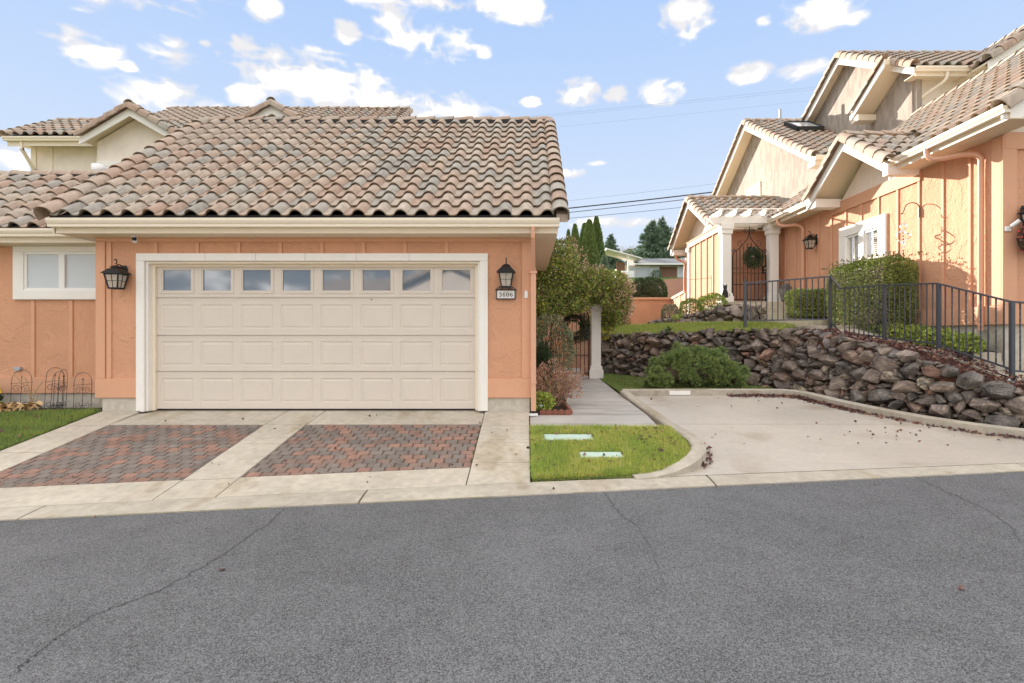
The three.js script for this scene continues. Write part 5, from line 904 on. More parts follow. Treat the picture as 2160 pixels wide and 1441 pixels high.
// ================================================================= entry pergola, arched gate, court wall
function columnParts(g, X0, X1, D0, D1, y0, y1, b = 0.03) {
  const c = part(g, 'column', bx(X0, X1, y0 + 0.31, y1 - 0.3, D0, D1, 0.006), M.white);
  part(c, 'capital', [bx(X0 - b, X1 + b, y1 - 0.3, y1 - 0.17, D0 - b, D1 + b, 0.006), bx(X0 - b * 1.8, X1 + b * 1.8, y1 - 0.17, y1, D0 - b * 1.8, D1 + b * 1.8, 0.006)], M.white);
  part(c, 'plinth', [bx(X0 - b, X1 + b, y0 + 0.22, y0 + 0.31, D0 - b, D1 + b, 0.01), bx(X0 - b * 1.8, X1 + b * 1.8, y0, y0 + 0.22, D0 - b * 1.8, D1 + b * 1.8, 0.006)], M.white);
}
function spear(p) { return lathe([[0, 0], [0.016, 0.01], [0.022, 0.04], [0, 0.13]], p, 8); }
{
  const g = thing('entry_pergola', 'white pergola on two square columns framing the arched gate', 'pergola', [6.5, 2.07, -16]);
  columnParts(g, 5.72, 5.98, 15.88, 16.14, 2.07, 4.41); columnParts(g, 7.1, 7.36, 15.88, 16.14, 2.07, 4.41);
  part(g, 'beam', prism([[5.35, 4.62], [5.35, 4.55], [5.5, 4.415], [7.6, 4.415], [7.6, 4.62]], [0, 0, -15.86], [1, 0, 0], [0, 1, 0], [0, 0, -0.05]), M.white);
  part(g, 'beam', prism([[5.35, 4.62], [5.35, 4.55], [5.5, 4.415], [7.6, 4.415], [7.6, 4.62]], [0, 0, -16.1], [1, 0, 0], [0, 1, 0], [0, 0, -0.05]), M.white);
  for (let k = 0; k < 5; k++) { const x = 5.6 + k * 0.42; part(g, 'rafter', prism([[15.55, 4.78], [15.55, 4.74], [15.68, 4.61], [16.55, 4.61], [16.55, 4.78]], [x, 0, 0], [0, 0, -1], [0, 1, 0], [0.045, 0, 0]), M.white); }
  part(g, 'purlin', bx(5.5, 7.5, 4.781, 4.81, 15.7, 15.75), M.white);
  const w = thing('court_wall', 'cream lit board and batten court wall left of the pergola', 'wall', [5.7, 1.6, -17.6]);
  part(w, 'wall_panel', bx(5.74, 5.86, 1.5, 4.22, 16.16, 19.3), M.stucco); part(w, 'top_trim', [bx(5.69, 5.9, 4.22, 4.4, 16.16, 19.3), bx(5.67, 5.92, 4.4, 4.43, 16.16, 19.34)], M.orange);
  for (const d of [16.7, 17.3, 17.9, 18.5]) part(w, 'batten', bx(5.71, 5.739, 1.8, 4.22, d - 0.03, d + 0.03), M.orange);
  part(w, 'end_post', [bx(5.7, 5.88, 1.5, 4.1, 19.1, 19.3), bx(5.66, 5.92, 4.1, 4.24, 19.06, 19.34)], M.white);
  part(w, 'base_trim', bx(5.7, 5.74, 1.5, 1.95, 16.16, 19.1), M.orange);
}
function scrollGate(g, x0, x1, d, y0, yS, yT, bars) {                   // wrought iron gate with a swept, scrolled top
  const cx = (x0 + x1) / 2, hw = (x1 - x0) / 2, A = new THREE.Vector3(1, 0, 0), B = new THREE.Vector3(0, 1, 0);
  part(g, 'gate_frame', [bar(V3(x0, y0, d), V3(x0, yS, d), 0.03), bar(V3(x1, y0, d), V3(x1, yS, d), 0.03), bar(V3(x0, y0 + 0.1, d), V3(x1, y0 + 0.1, d), 0.03), bar(V3(x0, y0 + 0.55, d), V3(x1, y0 + 0.55, d), 0.02)], M.iron);
  const sweep = s => [V3(cx + s * hw, yS - 0.02, d), V3(cx + s * hw * 0.9, yS + 0.1, d), V3(cx + s * hw * 0.6, yS + 0.2, d), V3(cx + s * hw * 0.28, yS + 0.38, d), V3(cx + s * hw * 0.08, yT - 0.35, d), V3(cx, yT - 0.1, d)];
  part(g, 'swept_rail', [tube(sweep(-1), 0.013, 30), tube(sweep(1), 0.013, 30)], M.iron);
  const top = t => lerp(yS + 0.1, yT - 0.45, Math.pow(1 - Math.abs(t), 1.4));
  for (let k = 1; k < bars; k++) { const t = -1 + 2 * k / bars; part(g, 'bar', bar(V3(cx + t * hw, y0 + 0.1, d), V3(cx + t * hw, top(t), d), 0.016), M.iron); }
  const S = []; for (const s of [-1, 1]) { const a = A.clone().multiplyScalar(s); S.push(tube(spiral(V3(cx + s * 0.085, yT - 0.14, d), a, B, 0.08, 0.02, 1.4, -1.2, 1), 0.009, 30, 5), tube(spiral(V3(cx + s * hw * 0.55, yS + 0.33, d), a, B, 0.1, 0.02, 1.3, 2.2, -1), 0.008, 28, 5), tube(spiral(V3(cx + s * hw * 0.95, yS + 0.12, d), a, B, 0.06, 0.012, 1.3, 2.6, -1), 0.008, 24, 5)); }
  part(g, 'scroll', S, M.iron);
  const S2 = []; for (let k = 0; k < bars; k++) { const x = x0 + (k + 0.5) * (x1 - x0) / bars; for (const y of [y0 + (yS - y0) * 0.62, y0 + (yS - y0) * 0.72]) S2.push(tube(spiral(V3(x, y, d), A, B, 0.035, 0.008, 1.1, 0.4, 1, 10), 0.005, 14, 4)); }
  part(g, 'scroll_band', S2, M.iron);
  part(g, 'finial', [spear(V3(cx, yT - 0.12, d))], M.iron);
  part(g, 'lock_box', [bx(x1 - 0.09, x1 + 0.0, y0 + (yS - y0) * 0.62, y0 + (yS - y0) * 0.78, d - 0.03, d + 0.03, 0.006)], M.iron);
  part(g, 'knob', [new THREE.SphereGeometry(0.024, 10, 8).translate(x1 - 0.045, y0 + (yS - y0) * 0.72, -(d - 0.05)), new THREE.SphereGeometry(0.016, 10, 8).translate(x1 - 0.045, y0 + (yS - y0) * 0.66, -(d - 0.04))].map(plain), M.brass);
}
{
  const g = thing('arched_gate', 'scrolled black iron gate under the white pergola', 'gate', [6.55, 2.09, -16.0]);
  scrollGate(g, 6.06, 7.03, 16.0, 2.09, 3.5, 4.36, 9);
  part(g, 'threshold', bx(6.0, 7.08, 2.071, 2.12, 16.3, 16.4), M.redwood);
}
// ================================================================= iron railing
{
  const g = thing('iron_railing', 'slate blue iron railing with twisted balusters above the rock wall', 'railing', [6.3, 1, -10]);
  const posts = [[4.78, 11.9, 1.24, 2.33], [6.22, 11.15, 1.26, 2.37], [6.57, 10.0, 0.97, 2.05], [6.81, 9.0, 0.81, 1.985], [7.2, 8.08, 0.44, 1.62], [8.5, 7.75, 0.35, 1.5]];
  const tw = new THREE.BoxGeometry(1, 1, 1, 1, 26, 1); { const p = tw.attributes.position; for (let i = 0; i < p.count; i++) { const y = p.getY(i), a = clamp((y + 0.42) / 0.84, 0, 1) * Math.PI * 5, x = p.getX(i), z = p.getZ(i); p.setX(i, x * Math.cos(a) - z * Math.sin(a)); p.setZ(i, x * Math.sin(a) + z * Math.cos(a)); } tw.computeVertexNormals(); }
  const pl = new THREE.BoxGeometry(1, 1, 1);
  posts.forEach(([X, D, a, b], i) => { const p = part(g, 'post', bx(X - 0.028, X + 0.028, a - 0.12, b, D - 0.028, D + 0.028, 0.003), M.rail); part(p, 'base_plate', bx(X - 0.06, X + 0.06, a - 0.0, a + 0.018, D - 0.06, D + 0.06), M.rail); if (!i) part(p, 'finial', [lathe([[0, 0], [0.012, 0], [0.008, 0.02], [0.018, 0.04], [0.012, 0.06], [0, 0.12]], V3(X, b, D), 8)], M.rail); });
  // railing line: [X, D, bottom, top]; a short drop follows the second post
  const line = [[[4.78, 11.9, 1.46, 2.27], [6.22, 11.15, 1.46, 2.34]], [[6.22, 11.15, 1.42, 2.34], [6.28, 10.9, 1.19, 2.07]], [[6.28, 10.9, 1.19, 2.07], [6.57, 10.0, 1.1, 2.05]], [[6.57, 10.0, 1.09, 2.05], [6.81, 9.0, 0.98, 1.985]], [[6.81, 9.0, 0.97, 1.98], [7.2, 8.08, 0.62, 1.62]], [[7.2, 8.08, 0.6, 1.62], [8.5, 7.75, 0.5, 1.5]]];
  let alt = 0;
  for (const [a, b] of line) {
    part(g, 'top_rail', [bar(V3(a[0], a[3], a[1]), V3(b[0], b[3], b[1]), 0.05, 0.028)], M.rail);
    part(g, 'bottom_rail', [bar(V3(a[0], a[2], a[1]), V3(b[0], b[2], b[1]), 0.028, 0.028)], M.rail);
    const L = Math.hypot(b[0] - a[0], b[1] - a[1]), n = Math.round(L / 0.105);
    for (let k = 1; k < n; k++) { const t = k / n, X = lerp(a[0], b[0], t), D = lerp(a[1], b[1], t), y0 = lerp(a[2], b[2], t), y1 = lerp(a[3], b[3], t), h = y1 - y0; place(g, 'baluster', alt++ % 2 ? tw : pl, M.rail, new THREE.Matrix4().makeTranslation(X, (y0 + y1) / 2, -D).scale(new THREE.Vector3(alt % 2 ? 0.016 : 0.017, h, alt % 2 ? 0.016 : 0.017))); }
  }
}

// ================================================================= leaves, shrubs, grass
const leafG = (l, w, bend = 0.15) => { const g = new THREE.BufferGeometry(); g.setAttribute('position', new THREE.BufferAttribute(new Float32Array([0, 0, 0, w / 2, bend * l, l * 0.45, 0, 0.02 * l, l * 0.5, 0, 0, 0, 0, 0.02 * l, l * 0.5, -w / 2, bend * l, l * 0.45, 0, 0, l, 0, 0.02 * l, l * 0.5, w / 2, bend * l, l * 0.45, 0, 0, l, -w / 2, bend * l, l * 0.45, 0, 0.02 * l, l * 0.5]), 3)); g.computeVertexNormals(); return g; };
const bladeG = (() => { const a = []; for (let k = 0; k < 4; k++) { const t = k * 1.7, c = Math.cos(t), s = Math.sin(t), o = 0.006; const lean = 0.35 + 0.2 * k; a.push(c * o - s * 0.05, 0, s * o + c * 0.05, c * o + s * 0.05, 0, s * o - c * 0.05, c * lean, 1 - k * 0.12, s * lean); } const g = new THREE.BufferGeometry(); g.setAttribute('position', new THREE.BufferAttribute(new Float32Array(a), 3)); g.computeVertexNormals(); return g; })();
const needleG = (() => { const a = []; for (let k = 0; k < 9; k++) { const t = k * 2.4, c = Math.cos(t), s = Math.sin(t), o = 0.4 + 0.12 * (k % 3); a.push(-s * 0.06, 0, c * 0.06, s * 0.06, 0, -c * 0.06, c * o, 1 - 0.06 * (k % 4), s * o); } const g = new THREE.BufferGeometry(); g.setAttribute('position', new THREE.BufferAttribute(new Float32Array(a), 3)); g.computeVertexNormals(); return g; })();
const Yax = new THREE.Vector3(0, 1, 0), Zax = new THREE.Vector3(0, 0, 1);
function aimed(p, dir, s, R, axis = Zax) { const q = new THREE.Quaternion().setFromUnitVectors(axis, dir.clone().normalize()); const roll = new THREE.Quaternion().setFromAxisAngle(axis, R.r(0, 6.28)); return new THREE.Matrix4().compose(p, q.multiply(roll), new THREE.Vector3(s, s, s)); }
const randDir = R => new THREE.Vector3(R.n(), R.n(), R.n()).normalize();
function lump(R, c, r, pw = 2, rough = 0.16, seed = 1) {                // a point near the surface of an uneven rounded solid
  const d = randDir(R), k = Math.pow(Math.abs(d.x) ** pw + Math.abs(d.y) ** pw + Math.abs(d.z) ** pw, -1 / pw);
  const b = 1 + rough * (2 * pn(d.x * 2.3 + 9, d.y * 2.3 + d.z * 1.9 + 7, 64, 64, seed) - 1) + rough * 0.6 * (2 * pn(d.x * 6 + 9, d.y * 6 + d.z * 5 + 7, 64, 64, seed + 3) - 1);
  const s = b * (1 - 0.42 * R() * R() * R());
  return { p: new THREE.Vector3(c[0] + d.x * k * s * r[0], c[1] + d.y * k * s * r[1], c[2] + d.z * k * s * r[2]), n: new THREE.Vector3(d.x / r[0], d.y / r[1], d.z / r[2]).normalize() };
}
function leafyMass(parent, name, lumps, count, size, colors, seed, { pw = 2, rough = 0.16, geo = leafG(1, 0.55), axis = Zax, spread = 0.9, minY = -9, up = 0.2, mat2 = M.leaf, keep } = {}) {
  const R = rng(seed), tot = lumps.reduce((s, l) => s + (l[3] ?? 1), 0), list = [];
  for (const [c, r, , w = 1] of lumps.map(l => [l[0], l[1], l[2], l[3] ?? 1])) for (let k = 0; k < count * w / tot; k++) {
    const { p, n } = lump(R, c, r, pw, rough, seed % 50 + 2); if (p.y < minY || (keep && !keep(p))) continue;
    list.push(aimed(p, n.addScaledVector(randDir(R), spread).add(new THREE.Vector3(0, up, 0)), size * R.r(0.7, 1.3), R, axis));
  }
  return instances(parent, name, geo, mat2, list, colors, R);
}
function stems(parent, name, base, tips, r, m, seed) { const R = rng(seed); part(parent, name, tips.map(t => { const a = vv(base), b = vv(t), mid = a.clone().lerp(b, 0.5).add(new THREE.Vector3(R.n() * 0.06, R.r(0, 0.08), R.n() * 0.06)); return tube([a, mid, b], r, 6, 5); }), m); }
const fanTips = (c, h, w, n, R) => Array.from({ length: n }, () => [c[0] + R.n() * w, c[1] + h * R.r(0.5, 1), c[2] + R.n() * w]);
const G = { box: [[0.17, 0.22, 0.05], [0.22, 0.28, 0.065], [0.12, 0.165, 0.045], [0.3, 0.34, 0.08]], yew: [[0.063, 0.108, 0.036], [0.09, 0.144, 0.043], [0.05, 0.081, 0.032]], pine: [[0.17, 0.25, 0.075], [0.22, 0.3, 0.09], [0.12, 0.185, 0.065], [0.28, 0.35, 0.1]], lime: [[0.42, 0.5, 0.08], [0.28, 0.38, 0.07], [0.52, 0.56, 0.09], [0.2, 0.28, 0.06]], vine: [[0.17, 0.25, 0.055], [0.26, 0.35, 0.07], [0.4, 0.46, 0.1], [0.12, 0.18, 0.045], [0.52, 0.53, 0.12], [0.2, 0.28, 0.065], [0.42, 0.29, 0.19]], dry: [[0.45, 0.275, 0.188], [0.35, 0.188, 0.125], [0.562, 0.375, 0.25], [0.275, 0.15, 0.1]], tan: [[0.66, 0.45, 0.32], [0.55, 0.37, 0.26], [0.72, 0.54, 0.38], [0.4, 0.33, 0.14]], rose: [[0.162, 0.216, 0.108], [0.234, 0.27, 0.153], [0.108, 0.153, 0.081], [0.36, 0.306, 0.18]], lawn: [[0.33, 0.39, 0.085], [0.4, 0.45, 0.1], [0.25, 0.32, 0.07], [0.46, 0.46, 0.13]], lawnDark: [[0.2, 0.28, 0.07], [0.25, 0.33, 0.08], [0.16, 0.23, 0.06]], dead: [[0.111, 0.046, 0.046], [0.078, 0.039, 0.042], [0.169, 0.078, 0.065], [0.26, 0.13, 0.078]], conif: [[0.17, 0.25, 0.155], [0.21, 0.29, 0.18], [0.13, 0.2, 0.13]], arb: [[0.142, 0.209, 0.057], [0.19, 0.266, 0.072], [0.104, 0.162, 0.049]] };
function inside(P, x, d) { let c = false; for (let i = 0, j = P.length - 1; i < P.length; j = i++) if ((P[i][1] > d) !== (P[j][1] > d) && x < (P[j][0] - P[i][0]) * (d - P[i][1]) / (P[j][1] - P[i][1]) + P[i][0]) c = !c; return c; }
function grass(label, poly, y, density, h, colors, seed, holes) {
  const R = rng(seed), xs = poly.map(p => p[0]), ds = poly.map(p => p[1]), x0 = Math.min(...xs), x1 = Math.max(...xs), d0 = Math.min(...ds), d1 = Math.max(...ds), list = [];
  const n = Math.round((x1 - x0) * (d1 - d0) * density);
  for (let i = 0; i < n; i++) { const X = R.r(x0, x1), D = R.r(d0, d1); if (!inside(poly, X, D) || (holes && holes(X, D))) continue; const k = 0.6 + 0.8 * fbm(X * 0.05 + 0.5, D * 0.05, 12, 3, seed); const s = h * R.r(0.5, 1.5) * k; list.push(new THREE.Matrix4().compose(V3(X, y(X, D) - 0.004, D), new THREE.Quaternion().setFromEuler(new THREE.Euler(R.r(-0.3, 0.3), R.r(0, 6.28), R.r(-0.3, 0.3))), new THREE.Vector3(s * 0.8, s, s * 0.8))); }
  const g = thing('grass', label, 'grass', [(x0 + x1) / 2, y((x0 + x1) / 2, (d0 + d1) / 2), -(d0 + d1) / 2]); g.userData.kind = 'stuff';
  instances(g, 'blades', bladeG, M.grass, list, colors, R);
}
const patchy = (a, b, seed) => (m, R) => { const n = fbm(m.elements[12] * 0.11 + 0.5, m.elements[14] * 0.11 + 0.5, 26, 4, seed); return R.pick(R() < 0.05 + 0.5 * smooth(0.36, 0.68, n) ? b : a); };
const lids = [[0.23, 0.83, 6.76, 6.98], [0.62, 1.1, 6.2, 6.36]];
grass('short wet grass of the front lawn patch', LAWN_A, lawnPatchY, 14000, 0.05, patchy([[0.40, 0.50, 0.09], [0.31, 0.42, 0.08], [0.46, 0.55, 0.1], [0.22, 0.31, 0.07]], [[0.62, 0.6, 0.13], [0.56, 0.56, 0.12], [0.66, 0.58, 0.24]], 71), 71, (X, D) => lids.some(l => X > l[0] - 0.02 && X < l[1] + 0.02 && D > l[2] - 0.03 && D < l[3] + 0.02) || (D < kerbD(X) + 0.06));
grass('short green grass left of the driveway', LAWN_B, leftLawnY, 8000, 0.05, patchy(G.lawnDark, [[0.36, 0.42, 0.09], [0.3, 0.38, 0.08]], 72), 72);
grass('sunlit grass on the raised terrace', LAWN_C, terraceY, 2500, 0.06, [...G.lawn, [0.2, 0.3, 0.05]], 73);
grass('grass of the strip beside the rock wall', LAWN_D, () => 0.05, 4500, 0.05, G.lawnDark, 74);
lids.forEach(([a, b, c, d], i) => { const g = thing('utility_cover', i ? 'pale green utility box lid half sunk in the lawn, nearer the kerb' : 'pale green utility box lid nearest the walk', 'cover', [(a + b) / 2, -0.2, -(c + d) / 2], 'utility box lids in the lawn'); const y = lawnPatchY(0, (c + d) / 2); part(g, 'lid', slab([[a, c, lawnPatchY(0, c) + 0.022], [b, c, lawnPatchY(0, c) + 0.022], [b, d, lawnPatchY(0, d) + 0.022], [a, d, lawnPatchY(0, d) + 0.022]], 0, 0.05), M.lid); part(g, 'rim', slab([[a - 0.02, c - 0.02, lawnPatchY(0, c) + 0.008], [b + 0.02, c - 0.02, lawnPatchY(0, c) + 0.008], [b + 0.02, d + 0.02, lawnPatchY(0, d) + 0.008], [a - 0.02, d + 0.02, lawnPatchY(0, d) + 0.008]], 0, 0.06), M.lid); });

// fallen leaves
function litter(label, n, where, y, seed, s = 0.05) {
  const R = rng(seed), list = [], g0 = leafG(1, 0.8, 0.3);
  for (let i = 0; i < n; i++) { const [X, D] = where(R); list.push(aimed(V3(X, y(X, D) + 0.008 + R() * 0.012, D), new THREE.Vector3(R.r(-1, 1), R.r(-0.15, 0.3), R.r(-1, 1)), s * R.r(0.6, 1.3), R)); }
  const g = thing('leaves', label, 'leaves', [0, 0, 0]); g.userData.kind = 'stuff'; const im = instances(g, 'fallen_leaves', g0, M.leaf, list, G.dead, R); return g;
}
const alongRK = (R, off, from = 0.0, to = 1) => { const P = smoothPath(RK, 40), i = Math.floor(R.r(from, to) * 39), t = R(), o = Math.abs(R.n()) * off + 0.09; const a = P[i], b = P[i + 1], l = Math.hypot(b[0] - a[0], b[1] - a[1]); return [lerp(a[0], b[0], t) + (b[1] - a[1]) / l * o, lerp(a[1], b[1], t) - (b[0] - a[0]) / l * o]; };
litter('dark dead leaves drifted along the back kerb of the pad', 1100, R => R() < 0.7 ? alongRK(R, 0.15, 0.24, 0.55) : alongRK(R, 0.10, 0.4, 0.85), padY, 301, 0.055);
litter('dead leaves scattered over the tan parking pad', 48, R => R() < 0.4 ? [R.r(2.1, 6.0), R.r(6.6, 10)] : [R.r(4.2, 6.2), R.r(6.8, 8.2)], padY, 302, 0.045);
litter('dead leaves in the gutter of the curved kerb nose', 70, R => { const P = smoothPath(LK, 24), i = 12 + Math.floor(R() * 9); return [P[i][0] + 0.1 + Math.abs(R.n()) * 0.05, P[i][1] - 0.05 + R.n() * 0.06]; }, padY, 303, 0.05);
litter('dead leaves lying on the front lawn patch', 160, R => { const q = R() < 0.45 ? [R.r(1.35, 1.92), R.r(6.3, 7.2)] : [R.r(0.1, 1.8), R.r(5.8, 7.2)]; return inside(LAWN_A, ...q) ? q : [1.0, 6.6]; }, (X, D) => lawnPatchY(X, D) + 0.02, 304, 0.05);
litter('dead leaves on the lawn left of the driveway', 70, R => [-6.32 - Math.abs(R.n()) * 0.9, R.r(5.6, 7.9)], (X, D) => leftLawnY(X, D) + 0.02, 305, 0.06);
litter('dead leaves under the mugo pine beside the back kerb', 450, R => { const D = R.r(10.6, 13.2); return [R.r(1.95, 4.9 - (D - 10.6) * 0.62), D]; }, () => 0.065, 306, 0.05);
litter('stray leaves on driveway, walk and street', 40, R => { const q = [R.r(-5, 1.2), R.r(5.3, 7.9)]; return q; }, (X, D) => X > 0.05 ? lawnPatchY(0, D) : driveY(X, D), 307, 0.042);
litter('few leaves blown onto the asphalt', 4, R => [R.r(-4, 5), R.r(2.6, 5.0)], (X, D) => streetY(X), 309, 0.045);
litter('bark chips of the red mulch strip', 1500, R => { const t = R(), D = lerp(7.6, 10.8, t), w = curve([[7.6, 6.93], [8.25, 6.3], [8.85, 5.98], [9.9, 5.65], [10.8, 5.42]], D), e = curve([[7.6, 7.35], [8.0, 7.25], [8.95, 6.8], [9.95, 6.45], [10.8, 6.1]], D); return [lerp(w, e, R()), D]; }, (X, D) => curve([[7.55, 0.25], [7.95, 0.46], [8.25, 0.62], [8.85, 0.84], [9.9, 1.02], [10.7, 1.2]], D) + 0.03, 308, 0.055);

{ // moss along the kerb and in the paver joints
  const R = rng(331), list = [], list2 = []; for (let k = 0; k < 900; k++) { const X = R() < 0.75 ? R.r(-4.3, -0.3) : R.r(3.4, 5.4); if (fbm(X * 0.07 + 0.5, 0.3, 16, 3, 5) < 0.47) continue; const s = R.r(0.008, 0.02); list.push(new THREE.Matrix4().compose(V3(X, streetY(X) + 0.006, kerbD(X) - 0.297 + R.n() * 0.008), new THREE.Quaternion().setFromAxisAngle(Yax, R.r(0, 6)), new THREE.Vector3(s, s * 0.8, s))); }
  for (let k = 0; k < 2600; k++) { const X = R.r(-5.7, -0.61), D = R.r(5.6, 7.45), H = 0.135, j = Math.floor((pavB - D) / H); if ((X > -3.58 && X < -3.01) || D < pavF(X) + 0.02 || fbm(X * 0.06 + 0.5, D * 0.06, 20, 3, 9) < 0.48) continue; const s = R.r(0.006, 0.014), DD = pavB - (j + (R() < 0.5 ? 0 : 1)) * H; if (DD < pavF(X) + 0.01) continue; list2.push(new THREE.Matrix4().compose(V3(X, driveY(X, DD) - 0.007, DD + R.n() * 0.003), new THREE.Quaternion().setFromAxisAngle(Yax, R.r(0, 6)), new THREE.Vector3(s, s, s))); }
  const g = thing('moss', 'bright moss line where kerb meets asphalt', 'moss', [-2, -0.45, -5.2]); g.userData.kind = 'stuff'; instances(g, 'tufts', bladeG, M.grass, list, [[0.42, 0.45, 0.06], [0.3, 0.36, 0.06]], R);
  const g2 = thing('moss', 'moss tufts in the joints between the pavers', 'moss', [-3, -0.2, -6.5]); g2.userData.kind = 'stuff'; instances(g2, 'tufts', bladeG, M.grass, list2, [[0.3, 0.36, 0.07], [0.22, 0.28, 0.06]], R);
}
// hedges and shrubs of the right house
function shrub(name, label, cat, base, lumps, count, size, colors, seed, opt = {}) { const g = thing(name, label, cat, base); const R = rng(seed + 5); stems(g, 'stem', base, fanTips(base, opt.stemH ?? lumps[0][1][1] * 1.2, lumps[0][1][0] * 0.5, 7, R), opt.stemR ?? 0.008, opt.stemM ?? M.bark, seed); if (opt.core) part(g, 'branch_core', lumps.map(([c0, r0]) => { const e = new THREE.SphereGeometry(1, 14, 10); e.scale(r0[0] * opt.core, r0[1] * opt.core, r0[2] * opt.core); e.translate(...c0); return plain(e); }), M.bark, { kind: 'stuff' }); leafyMass(g, 'foliage', lumps, count, size, colors, seed, { minY: base[1] - 0.02, ...opt }); return g; }
{
  const g = thing('hedge', 'tall clipped dark green box hedge in front of the white window', 'hedge', [7.15, 1.2, -11.4]);
  part(g, 'branches', bx(6.92, 7.42, 1.2, 2.5, 10.55, 12.2), M.bark);
  leafyMass(g, 'foliage', [[[7.15, 1.92, -11.4], [0.36, 0.74, 1.02], 0]], 26000, 0.042, G.box, 401, { pw: 7, rough: 0.05, minY: 1.15, spread: 1.1 });
  leafyMass(g, 'shoots', [[[7.15, 2.66, -11.4], [0.33, 0.06, 1.0], 0]], 500, 0.05, [[0.12, 0.13, 0.04], [0.16, 0.13, 0.05]], 402, { pw: 6, rough: 0.3, up: 2 });
}
shrub('boxwood', 'small rounded boxwood beside the entry steps', 'shrub', [6.95, 1.62, -13.4], [[[6.9, 1.92, -13.4], [0.42, 0.34, 0.4]]], 12000, 0.038, [...G.box, [0.3, 0.32, 0.06]], 411, { pw: 4, rough: 0.08, core: 0.75 });
{ const g = thing('ground_cover', 'yellow green leafy ground cover behind the railing', 'plants', [7.2, 1, -9.8]); g.userData.kind = 'stuff'; leafyMass(g, 'foliage', [[[7.2, 1.08, -10.1], [0.24, 0.2, 0.35]], [[7.22, 1.0, -9.55], [0.24, 0.2, 0.35]], [[7.25, 0.95, -9.05], [0.22, 0.17, 0.3]], [[7.12, 1.12, -10.5], [0.25, 0.18, 0.3]]], 5000, 0.07, G.lime, 421, { rough: 0.2, spread: 1.1 }); }
shrub('shrub', 'yellow green euonymus shrub by the pergola column', 'shrub', [5.25, 1.75, -15.4], [[[5.25, 2.0, -15.4], [0.38, 0.3, 0.38]]], 4500, 0.045, [...G.lime, ...G.box], 431);
shrub('shrub', 'round dark green shrub with yellow tips in the raised bed', 'shrub', [4.95, 1.6, -16.4], [[[4.95, 1.92, -16.4], [0.32, 0.32, 0.32]]], 4000, 0.042, [...G.box, ...G.box, [0.3, 0.3, 0.05]], 432);
shrub('shrub', 'grey green rounded shrub at the end of the raised bed', 'shrub', [4.62, 1.4, -17.4], [[[4.62, 1.72, -17.4], [0.34, 0.4, 0.34]]], 3800, 0.04, [[0.16, 0.19, 0.12], [0.12, 0.15, 0.09], [0.2, 0.2, 0.13]], 433);
shrub('ground_shrub', 'low yellow plant creeping over the small rock wall', 'shrub', [4.7, 1.5, -16.3], [[[4.62, 1.68, -16.3], [0.22, 0.1, 0.4]]], 1500, 0.035, G.lime, 434);

// mugo pine in front of the rock wall
{
  const g = thing('mugo_pine', 'spreading mugo pine in front of the dark rock wall', 'pine shrub', [3.35, 0.03, -10.95]), R = rng(441), c = [3.4, 0.1, -10.98];
  const tips = []; for (let k = 0; k < 26; k++) tips.push([c[0] + R.n() * 0.75, R.r(0.2, 0.75), c[2] + R.n() * 0.22]);
  stems(g, 'branch', [3.45, 0.02, -10.95], tips, 0.018, M.bark, 442);
  const lumps = [[[3.3, 0.48, -11.0], [0.62, 0.36, 0.34], 0, 2.2], [[2.85, 0.34, -10.95], [0.42, 0.26, 0.3], 0, 1.2], [[3.85, 0.40, -10.95], [0.42, 0.28, 0.28], 0, 1.2], [[4.25, 0.24, -10.9], [0.24, 0.18, 0.2], 0, 0.6], [[2.6, 0.26, -10.95], [0.22, 0.18, 0.2], 0, 0.5], [[3.75, 0.62, -11.05], [0.3, 0.2, 0.25], 0, 0.6], [[3.25, 0.74, -11.02], [0.3, 0.14, 0.25], 0, 0.6]];
  const clumps = []; for (const [c0, r0, , w] of lumps) for (let k = 0; k < 26 * w; k++) { const { p } = lump(R, c0, r0, 2, 0.2, 9); if (p.y < 0.12) continue; const q = R.r(0.06, 0.105); clumps.push([p.toArray(), [q, q * 0.95, q], 0, 1]); }
  leafyMass(g, 'needles', clumps, 15000, 0.062, G.pine, 443, { geo: needleG, axis: Yax, rough: 0.15, spread: 0.35, up: 0.5, minY: 0.06 });
  part(g, 'branch_core', lumps.map(([c0, r0]) => { const e = new THREE.SphereGeometry(1, 12, 8); e.scale(r0[0] * 0.72, r0[1] * 0.68, r0[2] * 0.72); e.translate(...c0); return plain(e); }), M.bark, { kind: 'stuff' });
}

